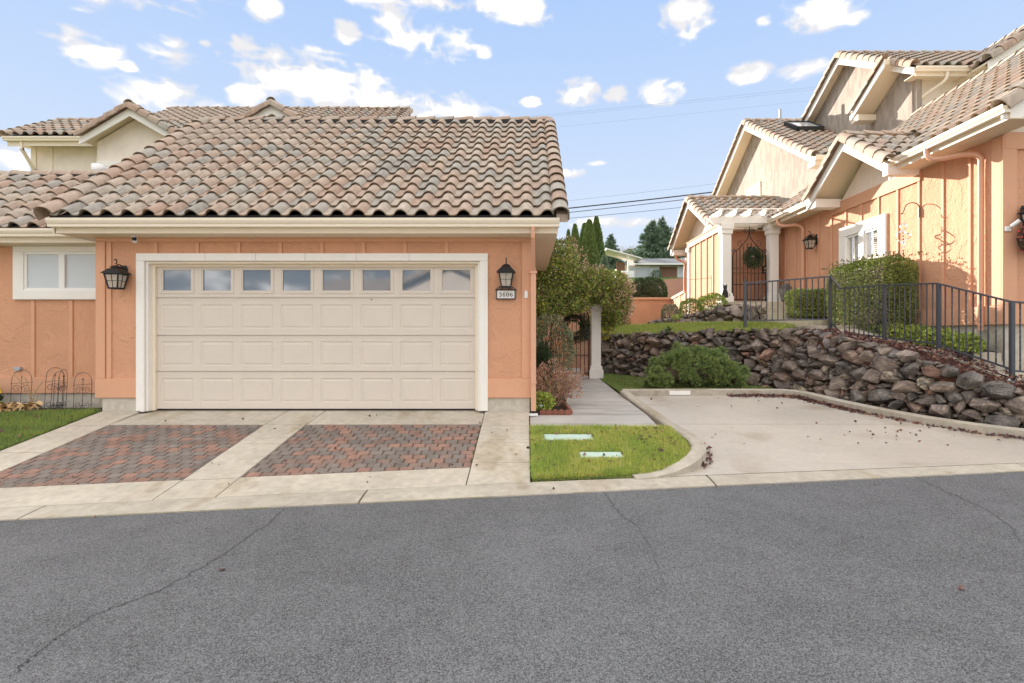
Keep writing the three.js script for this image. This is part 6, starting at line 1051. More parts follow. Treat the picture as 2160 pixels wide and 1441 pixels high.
// ================================================================= vine-covered arbor beside the garage
{
  const g = thing('arbor', 'white arbor column and beam half buried in the climbing vine', 'arbor', [1.83, 0.06, -13.6]);
  columnParts(g, 1.61, 1.845, 13.45, 13.68, 0.075, 2.03); part(g, 'column', bx(0.2, 0.42, 0.0, 2.0, 13.45, 13.68), M.white);
  part(g, 'beam', [bx(0.1, 2.3, 2.03, 2.2, 13.42, 13.47), bx(0.1, 2.3, 2.03, 2.2, 13.66, 13.71)], M.white);
  const gate = thing('garden_gate', 'arched black iron garden gate hung with a dark wreath beside the garage', 'gate', [1.1, 0.09, -13.6]);
  scrollGate(gate, 0.62, 1.56, 13.56, 0.1, 1.62, 2.2, 9);
  part(gate, 'board', [bx(1.35, 1.45, 0.12, 1.7, 13.62, 13.65), bx(1.46, 1.56, 0.12, 1.7, 13.62, 13.65)], M.orange);
  const fw = thing('fence_panel', 'orange board fence seen through the garden gate', 'fence', [1, 0, -18]); part(fw, 'panel', bx(-0.2, 2.2, -0.2, 2.1, 18, 18.1), M.stucco); for (const x of [0.1, 0.7, 1.3, 1.9]) part(fw, 'batten', bx(x, x + 0.06, 0, 2.1, 17.97, 17.999), M.orange);
  const v = thing('climbing_vine', 'big climbing honeysuckle vine with pinkish dry tips over the arbor', 'vine', [0.6, 0, -12.9]);
  stems(v, 'stem', [0.3, 0, -12.6], [[0.35, 1.6, -12.5], [0.5, 2.2, -12.7], [0.25, 2.4, -12.4], [0.4, 1.9, -12.3], [0.9, 2.3, -13], [0.2, 1.4, -12.2]], 0.018, M.bark, 451);
  const body = [[[0.55, 2.45, -12.6], [0.62, 0.85, 0.6], 0, 3], [[1.1, 2.25, -12.9], [0.6, 0.5, 0.55], 0, 2], [[1.8, 2.3, -13.1], [0.55, 0.38, 0.5], 0, 1.6], [[2.2, 1.95, -13.2], [0.3, 0.42, 0.35], 0, 0.8], [[0.3, 2.9, -12.4], [0.35, 0.5, 0.4], 0, 1], [[0.25, 1.6, -12.3], [0.25, 0.5, 0.4], 0, 0.8], [[0.9, 1.92, -13.2], [0.5, 0.24, 0.3], 0, 1.0], [[2.1, 1.7, -14.0], [0.28, 0.4, 0.28], 0, 0.7]];
  leafyMass(v, 'foliage', body, 36000, 0.06, G.vine, 452, { rough: 0.22, spread: 1.0 });
  leafyMass(v, 'dry_tips', [[[0.75, 2.75, -12.8], [0.62, 0.62, 0.5], 0, 1.4], [[1.45, 2.42, -13.1], [0.6, 0.36, 0.45], 0, 1.2], [[2.15, 2.22, -13.2], [0.4, 0.36, 0.4], 0, 1.2], [[2.42, 1.85, -13.2], [0.14, 0.35, 0.3], 0, 0.6]], 6000, 0.055, G.tan, 453, { rough: 0.3, keep: p => p.y > 2.15 + (0.9 - p.x) * 0.42 - 0.0 || p.x > 2.2 });
  leafyMass(v, 'core', body.map(b => [b[0], b[1].map(x => x * 0.72), 0, b[3]]), 6000, 0.1, G.vine, 454, { rough: 0.2 });
}
function wreath(name, label, c, r, t, seed, dir = 'z') { const g = thing(name, label, 'wreath', [c.x, c.y - r, c.z]), R = rng(seed), list = []; part(g, 'ring', plain(new THREE.TorusGeometry(r, t * 0.5, 8, 28).translate(c.x, c.y, c.z)), M.bark); for (let i = 0; i < 1500; i++) { const a = R.r(0, 6.283), b = R.r(0, 6.283), q = t * R.r(0.6, 1.15), o = new THREE.Vector3(Math.cos(a) * Math.cos(b), Math.sin(a) * Math.cos(b), Math.sin(b)); list.push(aimed(new THREE.Vector3(c.x + Math.cos(a) * r, c.y + Math.sin(a) * r, c.z).addScaledVector(o, q), o.addScaledVector(randDir(R), 0.8), 0.05 * R.r(0.7, 1.4), R)); } instances(g, 'sprigs', leafG(1, 0.4), M.leaf, list, [[0.03, 0.07, 0.025], [0.045, 0.095, 0.03], [0.025, 0.055, 0.022], [0.07, 0.12, 0.05]], R); return g; }
wreath('wreath', 'green wreath hanging on the arched gate under the pergola', V3(6.64, 3.41, 15.93), 0.2, 0.085, 461);
wreath('wreath', 'dark evergreen wreath on the garden gate beside the garage', V3(1.18, 1.34, 13.48), 0.28, 0.11, 462);

// bed beside the walk
shrub('rose_bush', 'straggly rose bush with orange hips beside the walk', 'shrub', [0.55, 0, -11.4], [[[0.55, 0.95, -11.4], [0.42, 0.5, 0.45]]], 4200, 0.05, G.rose, 471, { rough: 0.35, stemH: 1.4 });
{ const g = thing('rose_hips', 'scattered orange rose hips on the straggly bush', 'rose hips', [0.55, 0.6, -11.4]); g.userData.kind = 'stuff'; const R = rng(472), l = []; for (let k = 0; k < 70; k++) { const { p } = lump(R, [0.55, 1.0, -11.35], [0.42, 0.5, 0.45]); l.push(new THREE.Matrix4().makeTranslation(p.x, p.y, p.z).scale(new THREE.Vector3(0.014, 0.016, 0.014))); } instances(g, 'hips', new THREE.IcosahedronGeometry(1, 1), M.leaf, l, [[0.5, 0.12, 0.04], [0.55, 0.2, 0.06]], R); }
shrub('rosemary', 'upright dark green rosemary against the garage corner', 'shrub', [0.3, 0, -10.2], [[[0.28, 0.52, -10.2], [0.2, 0.4, 0.3]]], 3200, 0.06, [[0.05, 0.085, 0.035], [0.07, 0.115, 0.04], [0.035, 0.06, 0.03]], 473, { geo: needleG, axis: Yax, up: 1.4, spread: 0.5, rough: 0.25 });
shrub('dry_shrub', 'rust brown dried spirea overhanging the walk', 'shrub', [0.52, 0, -8.95], [[[0.5, 0.32, -8.95], [0.38, 0.30, 0.38]]], 3800, 0.032, G.dry, 474, { rough: 0.45, stemH: 0.55, stemM: M.dryStem, stemR: 0.004, up: 0.6 });
{ const g = thing('twig_tangle', 'thin dry twigs of the brown spirea', 'twigs', [0.5, 0, -8.95]), R = rng(475); g.userData.kind = 'stuff'; const gs = []; for (let k = 0; k < 70; k++) { const a = R.r(0, 6.28), r = R.r(0.1, 0.5), b = V3(0.5, 0.0, 8.95), t = new THREE.Vector3(b.x + Math.cos(a) * r, R.r(0.2, 0.66), b.z + Math.sin(a) * r * 0.9); gs.push(tube([b, b.clone().lerp(t, 0.5).add(new THREE.Vector3(0, 0.08, 0)), t], 0.0032, 5, 4)); } part(g, 'twig', gs, M.dryStem, { kind: 'stuff' }); }
shrub('bed_plant', 'small leafy green plant at the foot of the downspout', 'plant', [0.26, 0, -8.4], [[[0.26, 0.1, -8.4], [0.16, 0.12, 0.18]]], 900, 0.045, G.lime, 476);
{ const e = thing('bed_edging', 'scalloped terracotta edging round the bed by the walk', 'edging', [0.45, -0.05, -8.1]); const sc = (n, p0, p1) => { for (let k = 0; k < n; k++) { const a = p0.clone().lerp(p1, (k + 0.03) / n), b = p0.clone().lerp(p1, (k + 0.97) / n), w = a.distanceTo(b), dir = b.clone().sub(a).normalize(); const pts = [[0, -0.1], [w, -0.1], [w, 0.045]]; for (let i = 1; i < 8; i++) pts.push([w - w * i / 8, 0.045 + 0.028 * Math.sin(Math.PI * i / 8)]); pts.push([0, 0.045]); part(e, 'scallop', prism(pts, a, dir, [0, 1, 0], dir.clone().cross(Yax).multiplyScalar(0.035)), M.terracotta); } }; sc(5, V3(0.2, -0.045, 8.1), V3(0.66, -0.045, 8.1)); sc(1, V3(0.66, -0.045, 8.11), V3(0.58, -0.02, 8.75));
  const s = thing('sprinkler_head', 'small green garden spike light beside the downspout', 'garden light', [0.22, -0.03, -8.25]); part(s, 'stake', bx(0.213, 0.227, -0.1, 0.06, 8.243, 8.257), M.iron); part(s, 'cap', [lathe([[0, 0.04], [0.035, 0.045], [0.055, 0.06], [0.045, 0.075], [0, 0.085]], V3(0.22, 0, 8.25), 10)], M.lid);
  single('splash_block', 'white plastic splash foot under the orange downspout', 'splash block', bx(0.04, 0.17, -0.05, -0.02, 7.93, 8.02, 0.006), M.whitePlastic, [0.1, -0.05, -7.98]); }
// plants beyond the arbor
shrub('forsythia', 'leggy yellow green shrub with bare tan canes behind the arbor column', 'shrub', [2.35, 1.1, -16.6], [[[2.3, 1.75, -16.5], [0.5, 0.5, 0.4]], [[2.0, 1.4, -15.9], [0.22, 0.22, 0.3], 0, 0.5]], 3200, 0.06, [...G.lime, [0.3, 0.24, 0.1], [0.2, 0.18, 0.06]], 481, { rough: 0.4, stemM: M.dryStem, stemH: 1.0, stemR: 0.012 });
shrub('ornamental_grass', 'clump of dry straw coloured ornamental grass above the wall end', 'grass clump', [2.75, 1.15, -17.2], [[[2.75, 1.5, -17.2], [0.4, 0.32, 0.3]]], 1800, 0.16, [[0.4, 0.28, 0.13], [0.32, 0.22, 0.1], [0.24, 0.2, 0.08]], 482, { geo: leafG(1, 0.06), up: 1.2, rough: 0.3, stemM: M.dryStem });
shrub('wall_plant', 'yellow leaved plant spilling over the left end of the rock wall', 'plant', [2.2, 1.05, -15.3], [[[2.15, 1.18, -15.3], [0.28, 0.16, 0.25]]], 800, 0.06, [[0.5, 0.42, 0.05], [0.42, 0.36, 0.06], [0.3, 0.32, 0.05]], 483);
for (const [px, py, s] of [[1322, 719, 0.06], [1336, 716, 0.06], [1410, 700, 0.05]]) { const p = at(px, py, curve([[1270, 15.6], [1440, 13]], px) - 0.12); shrub('wall_weed', px < 1330 ? 'green weed tuft in the rock wall nearest the column' : px < 1400 ? 'second green weed tuft in the rock wall' : 'small weed on top of the rock wall above the pine', 'weed', p.toArray(), [[[p.x, p.y + 0.04, p.z], [s, s * 1.3, s]]], 200, 0.04, [[0.12, 0.2, 0.06], [0.16, 0.26, 0.08]], 485 + px, { stemR: 0.003 }); }

// left corner: trellis, bed plants, edging
{
  const trellis = (label, X, D, h, w, lean, fold) => { const g = thing('wire_trellis', label, 'trellis', [X, -0.03, -D], 'folding wire garden border'); const A = new THREE.Vector3(Math.cos(fold), 0, Math.sin(fold)), B = new THREE.Vector3(lean, 1, 0), o = new THREE.Vector3(X, -0.03, -D), P = (a, b) => o.clone().addScaledVector(A, a).addScaledVector(B, b), r = 0.0035;
    const arch = []; arch.push(P(-w / 2, 0), P(-w / 2, h * 0.4), P(-w / 2, h - w / 2)); for (let i = 1; i < 8; i++) { const t = Math.PI * (1 - i / 8); arch.push(P(Math.cos(t) * w / 2, h - w / 2 + Math.sin(t) * w / 2)); } arch.push(P(w / 2, h - w / 2), P(w / 2, h * 0.4), P(w / 2, 0));
    part(g, 'hoop', tube(arch, r, 60, 5), M.wire); part(g, 'cross_wire', [tube([P(-w / 2 - 0.02, h * 0.66), P(w / 2 + 0.02, h * 0.7)], r * 0.8, 4, 4), tube([P(-w / 2 - 0.02, 0.06), P(w / 2 + 0.02, 0.08)], r * 0.8, 4, 4), tube([P(0, 0.02), P(0, h * 0.4), P(0, h * 0.82)], r, 8, 5)], M.wire);
    const sc = []; for (const s of [-1, 1]) { const a = A.clone().multiplyScalar(s); sc.push(tube(spiral(P(s * w * 0.24, h * 0.53), a, B, w * 0.21, w * 0.06, 1.25, 3.1, -1), r, 26, 4), tube(spiral(P(s * w * 0.24, h * 0.14), a, B, w * 0.21, w * 0.06, 1.25, 3.1, 1), r, 26, 4)); } part(g, 'scroll', sc, M.wire);
    const c = P(0, h * 0.82); part(g, 'star', [lathe([[0, -0.035], [0.008, 0], [0, 0.035]], c, 4), plain(new THREE.OctahedronGeometry(0.012).scale(2.2, 0.6, 0.6).translate(c.x, c.y, c.z))], M.wire); };
  trellis('upright arched panel of black wire border farthest from the garage', -7.82, 8.42, 0.62, 0.31, 0.06, 0); trellis('arched wire border panel in the middle, leaning over a folded bundle', -7.31, 8.42, 0.66, 0.27, 0.06, 0); trellis('folded narrow wire panel standing edge on in the bundle', -7.2, 8.45, 0.63, 0.26, 0.05, 1.25); trellis('second folded narrow wire panel of the edge on bundle', -7.24, 8.4, 0.6, 0.26, 0.08, 1.45); trellis('arched wire border panel next to the garage corner', -6.86, 8.42, 0.58, 0.27, 0.03, 0);
  const e = thing('scalloped_edging', 'weathered brown scalloped edging along the left bed', 'edging', [-7.4, -0.06, -8.05]); const p0 = V3(-9.2, -0.1, 7.85), p1 = V3(-6.36, -0.04, 8.1), n = 26; for (let k = 0; k < n; k++) { const a = p0.clone().lerp(p1, (k + 0.02) / n), b = p0.clone().lerp(p1, (k + 0.98) / n), w = a.distanceTo(b), dir = b.clone().sub(a).normalize(), pts = [[0, -0.1], [w, -0.1], [w, 0.05]]; for (let i = 1; i < 7; i++) pts.push([w - w * i / 7, 0.05 + 0.032 * Math.sin(Math.PI * i / 7)]); pts.push([0, 0.05]); part(e, 'scallop', prism(pts, a, dir, [0, 1, 0], dir.clone().cross(Yax).multiplyScalar(0.05)), M.rust); }
  // withered hosta leaves
  const h = thing('withered_plant', 'heap of withered tan hosta leaves flopped over the edging', 'dead plant', [-7.65, -0.03, -8.12]), R = rng(501);
  for (let k = 0; k < 34; k++) { const L = R.r(0.12, 0.26), w = R.r(0.03, 0.075), o = new THREE.Vector3(R.r(-8.05, -7.3), R.r(-0.01, 0.08), -R.r(8.0, 8.22)), a = R.r(0, 6.28), pts = [], out = [], m = 7; for (let i = 0; i <= m; i++) { const t = i / m; pts.push([Math.cos(a) * L * t, 0.05 * Math.sin(t * 3.1) + R.r(-0.012, 0.012) - 0.05 * t, Math.sin(a) * L * t * 0.6, w * Math.sin(Math.PI * (0.12 + 0.88 * t)) * R.r(0.6, 1.1)]); } for (let i = 0; i < m; i++) { const p = pts[i], q = pts[i + 1], s = [-Math.sin(a), 0.5, Math.cos(a)]; const v = (c, k2, dy) => [o.x + c[0] + s[0] * c[3] * k2, o.y + c[1] + s[1] * Math.abs(c[3] * k2), o.z + c[2] + s[2] * c[3] * k2]; for (const k2 of [-1, 1]) out.push(...v(p, 0), ...v(q, 0), ...v(q, k2), ...v(p, 0), ...v(q, k2), ...v(p, k2)); } const g2 = fromTris(out); part(h, 'leaf', g2, R.pick([M.hostaA, M.hostaB])); }
  stems(h, 'stalk', [-7.55, 0, -8.35], [[-7.9, 0.52, -8.4], [-7.75, 0.48, -8.42], [-7.45, 0.42, -8.4], [-7.6, 0.3, -8.4]], 0.007, M.dryStem, 502);
  const y = thing('yellow_leaf_plant', 'young plant with two yellow leaves and one green leaf', 'plant', [-8.1, -0.03, -8.4]); stems(y, 'stem', [-8.0, -0.02, -8.4], [[-8.08, 0.32, -8.38], [-8.0, 0.1, -8.36]], 0.004, M.dryStem, 503);
  const big = (x, yy, d, s, rz, m) => { const g2 = leafG(1, 0.95, 0.1); g2.rotateX(Math.PI / 2 - 0.2); g2.rotateZ(rz); g2.scale(s, s, s); g2.translate(x, yy, -d); part(y, 'leaf', triUV(plain(g2)), m); }; big(-8.12, 0.36, 8.36, 0.11, 0.7, M.leafYellow); big(-8.1, 0.34, 8.37, 0.09, -0.3, M.leafYellow); big(-8.04, 0.3, 8.36, 0.11, -0.9, M.leafGold); big(-8.02, 0.12, 8.35, 0.16, -0.4, M.leafGreen);
  shrub('heuchera', 'dark leafy plant at the left edge of the bed', 'plant', [-8.4, -0.03, -8.35], [[[-8.42, 0.14, -8.35], [0.28, 0.2, 0.2]], [[-8.45, 0.22, -8.3], [0.1, 0.1, 0.1], 0, 0.3]], 900, 0.06, [[0.04, 0.06, 0.03], [0.07, 0.1, 0.03], [0.02, 0.03, 0.025]], 504);
}

// entry court ornaments
{
  const b = thing('bird_bath', 'low rusty stone bird bath bowl among the rocks', 'bird bath', [5.62, 1.7, -14.75]); part(b, 'bowl', [lathe([[0, 0.28], [0.2, 0.3], [0.23, 0.34], [0.21, 0.35], [0.17, 0.3], [0, 0.295]], V3(5.55, 1.62, 14.75), 18)], M.rust); part(b, 'foot', [lathe([[0, 0], [0.11, 0], [0.08, 0.1], [0.07, 0.2], [0.12, 0.28], [0, 0.28]], V3(5.55, 1.62, 14.75), 14)], M.rust);
  const c = thing('cat_ornament', 'black cat silhouette ornament on a thin stake', 'ornament', [5.66, 1.9, -15.5]); const P = (x, y) => V3(5.66 + x, 2.02 + y, 15.5);
  part(c, 'stake', bar(P(0, -0.15), P(0, 0.24), 0.008), M.iron);
  const sh = new THREE.Shape(); sh.moveTo(-0.08, 0.2); sh.bezierCurveTo(-0.11, 0.28, -0.09, 0.38, -0.04, 0.43); sh.lineTo(-0.06, 0.5); sh.lineTo(-0.065, 0.58); sh.lineTo(-0.03, 0.545); sh.lineTo(0.01, 0.545); sh.lineTo(0.045, 0.58); sh.lineTo(0.045, 0.5); sh.bezierCurveTo(0.04, 0.45, 0.03, 0.44, 0.035, 0.42); sh.bezierCurveTo(0.08, 0.36, 0.09, 0.27, 0.07, 0.2); sh.lineTo(-0.08, 0.2);
  const cg = new THREE.ExtrudeGeometry(sh, { depth: 0.012, bevelEnabled: true, bevelSize: 0.003, bevelThickness: 0.003, bevelSegments: 1 }); cg.translate(5.66, 2.02, -15.5); part(c, 'body', plain(cg), M.iron); part(c, 'tail', tube([P(0.06, 0.24), P(0.12, 0.25), P(0.13, 0.3), P(0.1, 0.31)], 0.008, 12), M.iron);
  const s = thing('oval_stone', 'grey oval stone slab leaning on the orange wall by the steps', 'stone', [7.3, 2.07, -15.35]); const og = new THREE.SphereGeometry(1, 20, 14); og.scale(0.2, 0.29, 0.035); og.rotateX(-0.2); og.translate(7.42, 2.36, -15.55); part(s, 'slab', triUV(plain(og)), M.slate);
  const ph = thing('shepherd_hook', 'thin rusty wire hook with a cross bar in the bed by the court wall', 'garden hook', [5.5, 1.7, -16.2]); part(ph, 'stake', tube([V3(5.5, 1.6, 16.2), V3(5.5, 2.9, 16.2), V3(5.5, 2.95, 16.2)], 0.006, 8, 5), M.rust); part(ph, 'cross_bar', tube([V3(5.5, 2.86, 16.2), V3(5.02, 2.86, 16.8)], 0.006, 4, 5), M.rust);
  const lt = thing('path_light', 'small white path light at the foot of the railing', 'light', [7.05, 0.4, -7.98]); part(lt, 'stake', bx(7.04, 7.06, 0.36, 0.46, 7.97, 7.99), M.whitePlastic); part(lt, 'cap', [lathe([[0, 0.08], [0.03, 0.08], [0.032, 0.11], [0.02, 0.125], [0, 0.13]], V3(7.05, 0.37, 7.98), 10)], M.whitePlastic);
  const fb = thing('flower_basket', 'hanging basket of red flowers at the right edge on a scroll bracket', 'flower basket', [7.85, 2.4, -8.5]); part(fb, 'bracket', [tube([V3(7.86, 2.9, 8.62), V3(7.86, 2.92, 8.5), V3(7.86, 2.85, 8.42)], 0.01, 10, 5), tube(spiral(V3(7.83, 2.83, 8.55), new THREE.Vector3(1, 0, 0), Yax, 0.06, 0.01, 1.4, 0, 1), 0.007, 20, 5)], M.iron); part(fb, 'ring', plain(new THREE.TorusGeometry(0.16, 0.05, 8, 20).translate(7.87, 2.63, -8.5)), M.bark); leafyMass(fb, 'flowers', [[[7.87, 2.63, -8.48], [0.17, 0.2, 0.1]]], 700, 0.045, [[0.55, 0.06, 0.05], [0.4, 0.04, 0.05], [0.6, 0.14, 0.08], [0.06, 0.08, 0.03]], 511);
}
// ================================================================= beyond the gardens
{
  const f = thing('orange_fence', 'solid orange stucco fence closing the end of the terrace', 'fence', [5.3, 1.3, -24]);
  part(f, 'panel', bx(4.5, 6.5, 1.2, 2.74, 24, 24.15), M.stucco); part(f, 'cap_rail', [bx(4.4, 6.55, 2.74, 2.84, 23.94, 24.2, 0.01)], M.orange); part(f, 'post', bx(4.38, 4.52, 1.2, 2.8, 23.93, 24.2), M.orange);
  const a = V3(6.45, 0, 23.9), b = V3(5.95, 0, 20.2), P = (t, y) => a.clone().lerp(b, t).setY(y);
  part(f, 'panel', bar(P(0, 2.0), P(1, 2.0), 0.1, 1.5), M.stucco); part(f, 'cap_rail', bar(P(0, 2.79), P(1, 2.79), 0.2, 0.1), M.orange); for (const t of [0.3, 0.65, 1]) part(f, 'post', bar(P(t, 1.2), P(t, 2.74), 0.16, 0.16), M.orange);
  const w = thing('pink_wall', 'rough pink stucco retaining wall below the ranch house', 'wall', [8, 2, -32]);
  part(w, 'wall_face', prism([[2, 1.5], [20, 1.5], [20, 5.3], [9.4, 4.55], [5.5, 4.3], [2, 4.2]], [0, 0, -31.8], [1, 0, 0], [0, 1, 0], [0, 0, -0.3]), mat([0.55, 0.30, 0.22], { map: T_stuccoC, bumpMap: T_stucco, bumpScale: 0.01 }));
  shrub('yew_bush', 'big clipped dome shaped yew behind the orange fence', 'shrub', [6.2, 2.0, -28], [[[6.2, 3.05, -28], [0.92, 1.05, 0.8]]], 14000, 0.075, G.yew, 601, { pw: 3.2, rough: 0.06, core: 0.86 });
}
{ // ranch house on the hill
  const g = thing('ranch_house', 'low ranch house with grey shingle roof and brick panel beyond the fence', 'house', [16, 8.7, -72]), d = 70, Y = 8.5, S = 70 / F;
  const x = px => (px - CX) * S, y = py => EYE + (CY - py) * S;
  part(g, 'wall', bx(x(1310), x(1520), Y - 0.5, y(560), d, d + 8), M.cream);
  part(g, 'brick_panel', bx(x(1391), x(1428), Y - 0.3, y(563), d - 0.06, d - 0.005), M.brickFar);
  part(g, 'brick_panel', bx(x(1300), x(1318), Y - 0.3, y(553), d - 0.06, d - 0.005), M.brickFar);
  for (const [a, b] of [[1329, 1341], [1343, 1373], [1376, 1388], [1431, 1448], [1455, 1475]]) { const wn = part(g, 'window', [bx(x(a), x(b), y(563) - 0.06, y(563), d - 0.07, d - 0.01), bx(x(a) - 0.08, x(a), Y - 0.3, y(563), d - 0.07, d - 0.01), bx(x(b), x(b) + 0.08, Y - 0.3, y(563), d - 0.07, d - 0.01)], M.vinyl); part(wn, 'window_pane', bx(x(a), x(b), Y - 0.3, y(564), d - 0.03, d - 0.012), M.glassFrost); }
  part(g, 'roof', prism([[d - 1.1, y(558)], [d + 4, y(540) + 0.25], [d + 9.5, y(556)], [d - 1.1, y(560)]], [x(1338), 0, 0], [0, 0, -1], [0, 1, 0], [14, 0, 0]), M.shingle);
  part(g, 'fascia', bx(x(1338), x(1338) + 14, y(561), y(557.5), d - 1.16, d - 1.105), M.vinyl);
  const cp = part(g, 'carport_roof', prism([[x(1272), y(531)], [x(1345), y(551)], [x(1345), y(553)], [x(1272), y(533.5)]], [0, 0, -(d - 3)], [1, 0, 0], [0, 1, 0], [0, 0, -4]), M.vinyl);
  part(cp, 'carport_post', bar(V3(x(1316), Y - 0.6, d - 2.8), V3(x(1316), y(546), d - 2.8), 0.12), M.vinyl);
  part(g, 'garden_wall', bx(x(1305), x(1330), Y - 0.5, y(576), d - 2.4, d - 2.2), M.vinyl);
  shrub('foundation_shrub', 'small dark shrub under the ranch house window', 'shrub', [x(1380), Y, -(d - 1)], [[[x(1381), Y + 0.5, -(d - 1)], [0.55, 0.55, 0.5]]], 900, 0.14, G.conif, 611);
  const hg = thing('bank_grass', 'green bank of grass above the pink wall', 'grass', [10, 5, -45]); hg.userData.kind = 'stuff'; const R = rng(612), list = []; for (let k = 0; k < 26000; k++) { const X = R.r(4, 24), D = R.r(33, 68), s = R.r(0.1, 0.2); list.push(new THREE.Matrix4().compose(V3(X, hill(X, D), D), new THREE.Quaternion().setFromAxisAngle(Yax, R.r(0, 6.28)), new THREE.Vector3(s, s, s))); } instances(hg, 'blades', bladeG, M.grass, list, [[0.14, 0.24, 0.06], [0.18, 0.28, 0.07], [0.11, 0.19, 0.05]], R);
}
function columnTree(label, px, top, base, d, wpx, seed) {
  const p0 = at(px, base, d), p1 = at(px, top, d), h = p1.y - p0.y, r = wpx / F * d / 2, g = thing('arborvitae', label, 'tree', [p0.x, p0.y, p0.z], 'columnar evergreens beyond the vine'), R = rng(seed), list = [];
  part(g, 'trunk', plain(new THREE.CylinderGeometry(r * 0.06, r * 0.16, h * 0.9, 7).translate(p0.x, p0.y + h * 0.45, p0.z)), M.bark);
  for (let k = 0; k < 7000; k++) { const t = Math.pow(R(), 1.35), a = R.r(0, 6.283), prof = Math.pow(1 - t, 0.72) * Math.min(1, 0.6 + t * 3), rr = r * prof * (0.72 + 0.34 * fbm(a / 6.283, t, 7, 3, seed)) * (1 - 0.35 * R() ** 3); list.push(aimed(new THREE.Vector3(p0.x + Math.cos(a) * rr, p0.y + t * h, p0.z + Math.sin(a) * rr), new THREE.Vector3(Math.cos(a), 1.6 + R.n() * 0.4, Math.sin(a)), r * 0.22 * R.r(0.7, 1.2), R)); }
  instances(g, 'crown', leafG(1, 0.4), M.leaf, list, G.arb, R);
}
columnTree('short pointed arborvitae nearest the garage roof', 1213, 476, 600, 42, 46, 701);
columnTree('slim arborvitae with the leftmost of three tall spires', 1233, 474, 600, 44, 50, 702);
columnTree('broad arborvitae in the middle of the three tall spires', 1243, 468, 600, 42, 60, 703);
columnTree('tallest arborvitae, at the right of the three spires', 1258, 460, 600, 43, 52, 704);
columnTree('small autumn tinted spire just above the vine', 1199, 486, 600, 46, 32, 705);
function spruce(label, px, top, base, d, wpx, seed, sparse = 1, sx = 0) {
  const p0 = at(px, base, d), p1 = at(px, top, d), h = p1.y - p0.y, r = wpx / F * d / 2, g = thing('spruce_tree', label, 'tree', [p0.x, p0.y, p0.z], 'far conifers'), R = rng(seed), list = [], br = [];
  part(g, 'trunk', plain(new THREE.CylinderGeometry(r * 0.02, r * 0.07, h, 7).translate(p0.x, p0.y + h * 0.5, p0.z)), M.bark);
  const tiers = 30; for (let i = 0; i < tiers; i++) { const t = i / tiers, n = Math.round(lerp(16, 5, t)); for (let k = 0; k < n; k++) { const a = R.r(0, 6.283), L = r * Math.pow(1 - t, 0.8) * R.r(0.55, 1.2) * (1 + sx * Math.cos(a) * 0.4), y = p0.y + h * (t + R.r(0, 0.03)), droop = R.r(-0.12, 0.22); const o = new THREE.Vector3(p0.x, y, p0.z), e = new THREE.Vector3(p0.x + Math.cos(a) * L, y + L * droop, p0.z + Math.sin(a) * L); br.push(bar(o, e, r * 0.012)); const m = Math.ceil(52 * L / r * sparse); for (let q = 0; q < m; q++) { const f = Math.pow(R(), 0.7); list.push(aimed(o.clone().lerp(e, f).add(new THREE.Vector3(R.n() * r * 0.035, R.n() * r * 0.035, R.n() * r * 0.035)), e.clone().sub(o).normalize().addScaledVector(randDir(R), 0.6), r * 0.13 * R.r(0.7, 1.3), R, Yax)); } } }
  part(g, 'branches', br, M.bark); instances(g, 'crown', needleG, M.leaf, list, G.conif, R);
}
spruce('large blue green spruce with two tops above the ranch roof', 1376, 466, 590, 85, 104, 711, 1.1); spruce('second top of the large spruce, leaning to the tan house', 1396, 462, 590, 87, 96, 712, 1.1, 0.8); spruce('smaller dark spruce left of the carport roof', 1289, 494, 590, 80, 66, 713, 1.2);
spruce('young conifer filling the gap below the arborvitae', 1275, 540, 640, 38, 60, 714, 1.1);
shrub('juniper', 'low spreading juniper under the large spruce', 'shrub', at(1375, 556, 84).toArray(), [[at(1350, 546, 84).toArray(), [3.2, 1.3, 2]], [at(1420, 545, 84).toArray(), [3, 1.5, 2]]], 2500, 0.35, G.conif, 721);
{ const p = at(1325, 560, 95), g = thing('bare_tree', 'small leafless tan tree beside the far spruce', 'tree', p.toArray()), R = rng(731), gs = []; for (let k = 0; k < 46; k++) { const a = R.r(0, 6.28), r = R.r(0.2, 1.8), t = new THREE.Vector3(p.x + Math.cos(a) * r, p.y + R.r(1.6, 3.6), p.z + Math.sin(a) * r), m = p.clone().lerp(t, 0.45).add(new THREE.Vector3(-Math.cos(a) * r * 0.2, 0.4, 0)); gs.push(tube([p, m, t], 0.035, 5, 4)); } part(g, 'twigs', gs, M.dryStem, { kind: 'stuff' }); part(g, 'trunk', tube([p, p.clone().add(new THREE.Vector3(0, 1.6, 0))], 0.12, 4, 6), M.bark); }
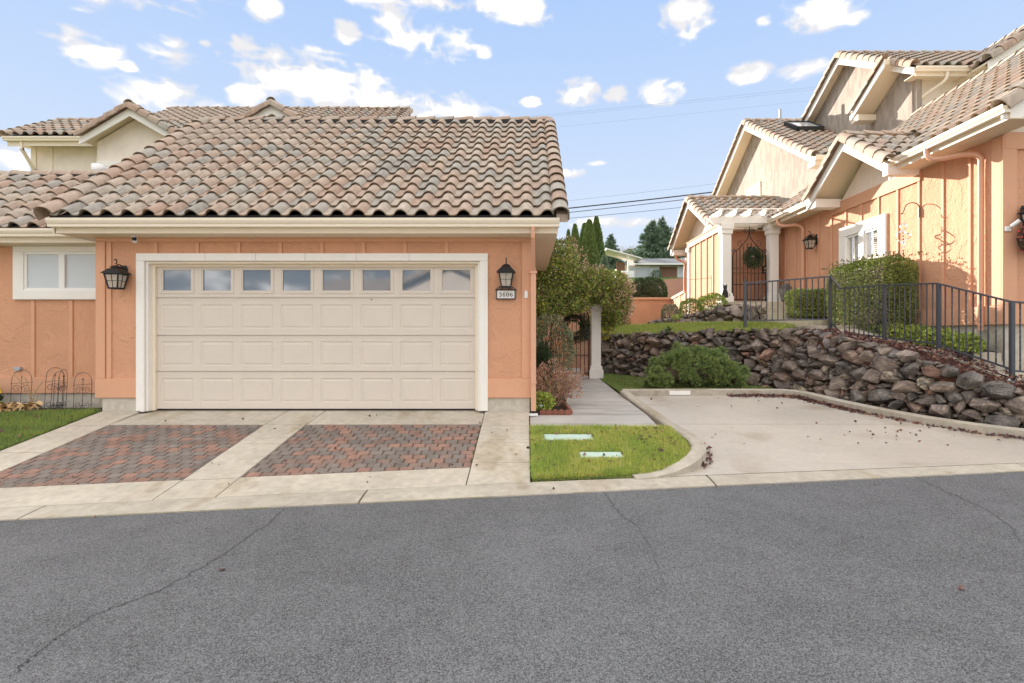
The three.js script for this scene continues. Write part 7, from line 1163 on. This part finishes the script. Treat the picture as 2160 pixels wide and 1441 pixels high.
// overhead wires
{
  const line = (label, a, b, d, r, m, sag = 0) => { const p = at(a[0] - 90, a[1] + (a[1] - b[1]) * 90 / (b[0] - a[0]), d), q = at(b[0] + 160, b[1] - (a[1] - b[1]) * 160 / (b[0] - a[0]), d), mid = p.clone().lerp(q, 0.5); mid.y -= sag; single('power_line', label, 'cable', tube([p, mid, q], r, 24, 5), m, p.toArray(), 'overhead wires'); };
  line('thick black overhead cable meeting the tan gable', [1188, 440], [1505, 404], 34, 0.04, M.cable, 0.05); line('black overhead cable just under the thick one', [1188, 449], [1500, 413], 34, 0.022, M.cable, 0.05); line('lowest dark overhead wire', [1188, 461], [1440, 436], 34, 0.014, M.cable, 0.05);
  line('thin wire just above the thick cable', [1190, 424], [1505, 387], 40, 0.007, M.cable, 0.05); line('uppermost faint wire high above the roofs', [1170, 240], [1715, 183], 60, 0.007, M.cable, 0.1); line('second faint wire just below the uppermost', [1170, 244], [1715, 188], 60, 0.006, M.cable, 0.1); line('third faint high wire', [1180, 267], [1700, 212], 60, 0.005, M.cable, 0.1);
}
// ================================================================= across the street (behind the camera, mirrored in the panes)
{
  const g = thing('opposite_house', 'tan house with a low gable across the street', 'house', [-4.7, -0.4, 17]);
  part(g, 'wall', bx(-12, 8, -0.6, 3.0, -24, -16), M.creamStucco);
  part(g, 'gable_wall', prism([[-9.5, 3.0], [-4.7, 5.1], [0.1, 3.0]], [0, 0, 16], [1, 0, 0], [0, 1, 0], [0, 0, 0.2]), M.creamStucco);
  part(g, 'roof', [prism([[-10.2, 2.9], [-4.7, 5.35], [0.8, 2.9], [0.8, 3.1], [-4.7, 5.6], [-10.2, 3.1]], [0, 0, 15.3], [1, 0, 0], [0, 1, 0], [0, 0, 9]), prism([[15.4, 3], [20, 5], [24.6, 3]], [-13, 0, 0], [0, 0, 1], [0, 1, 0], [22, 0, 0])], tilePlain);
  part(g, 'garage_door', bx(-7.2, -2.2, -0.5, 1.8, -15.99, -15.9), M.door);
  const dr = setting('opposite_drive', 'concrete drive across the street', 'driveway', [0, -0.4, 11]); part(dr, 'concrete_slab', slab([[-14, -6.45], [12, -6.45], [12, -16], [-14, -16]], -0.41, 0.15), M.concrete);
}
renderer.render(scene, camera);
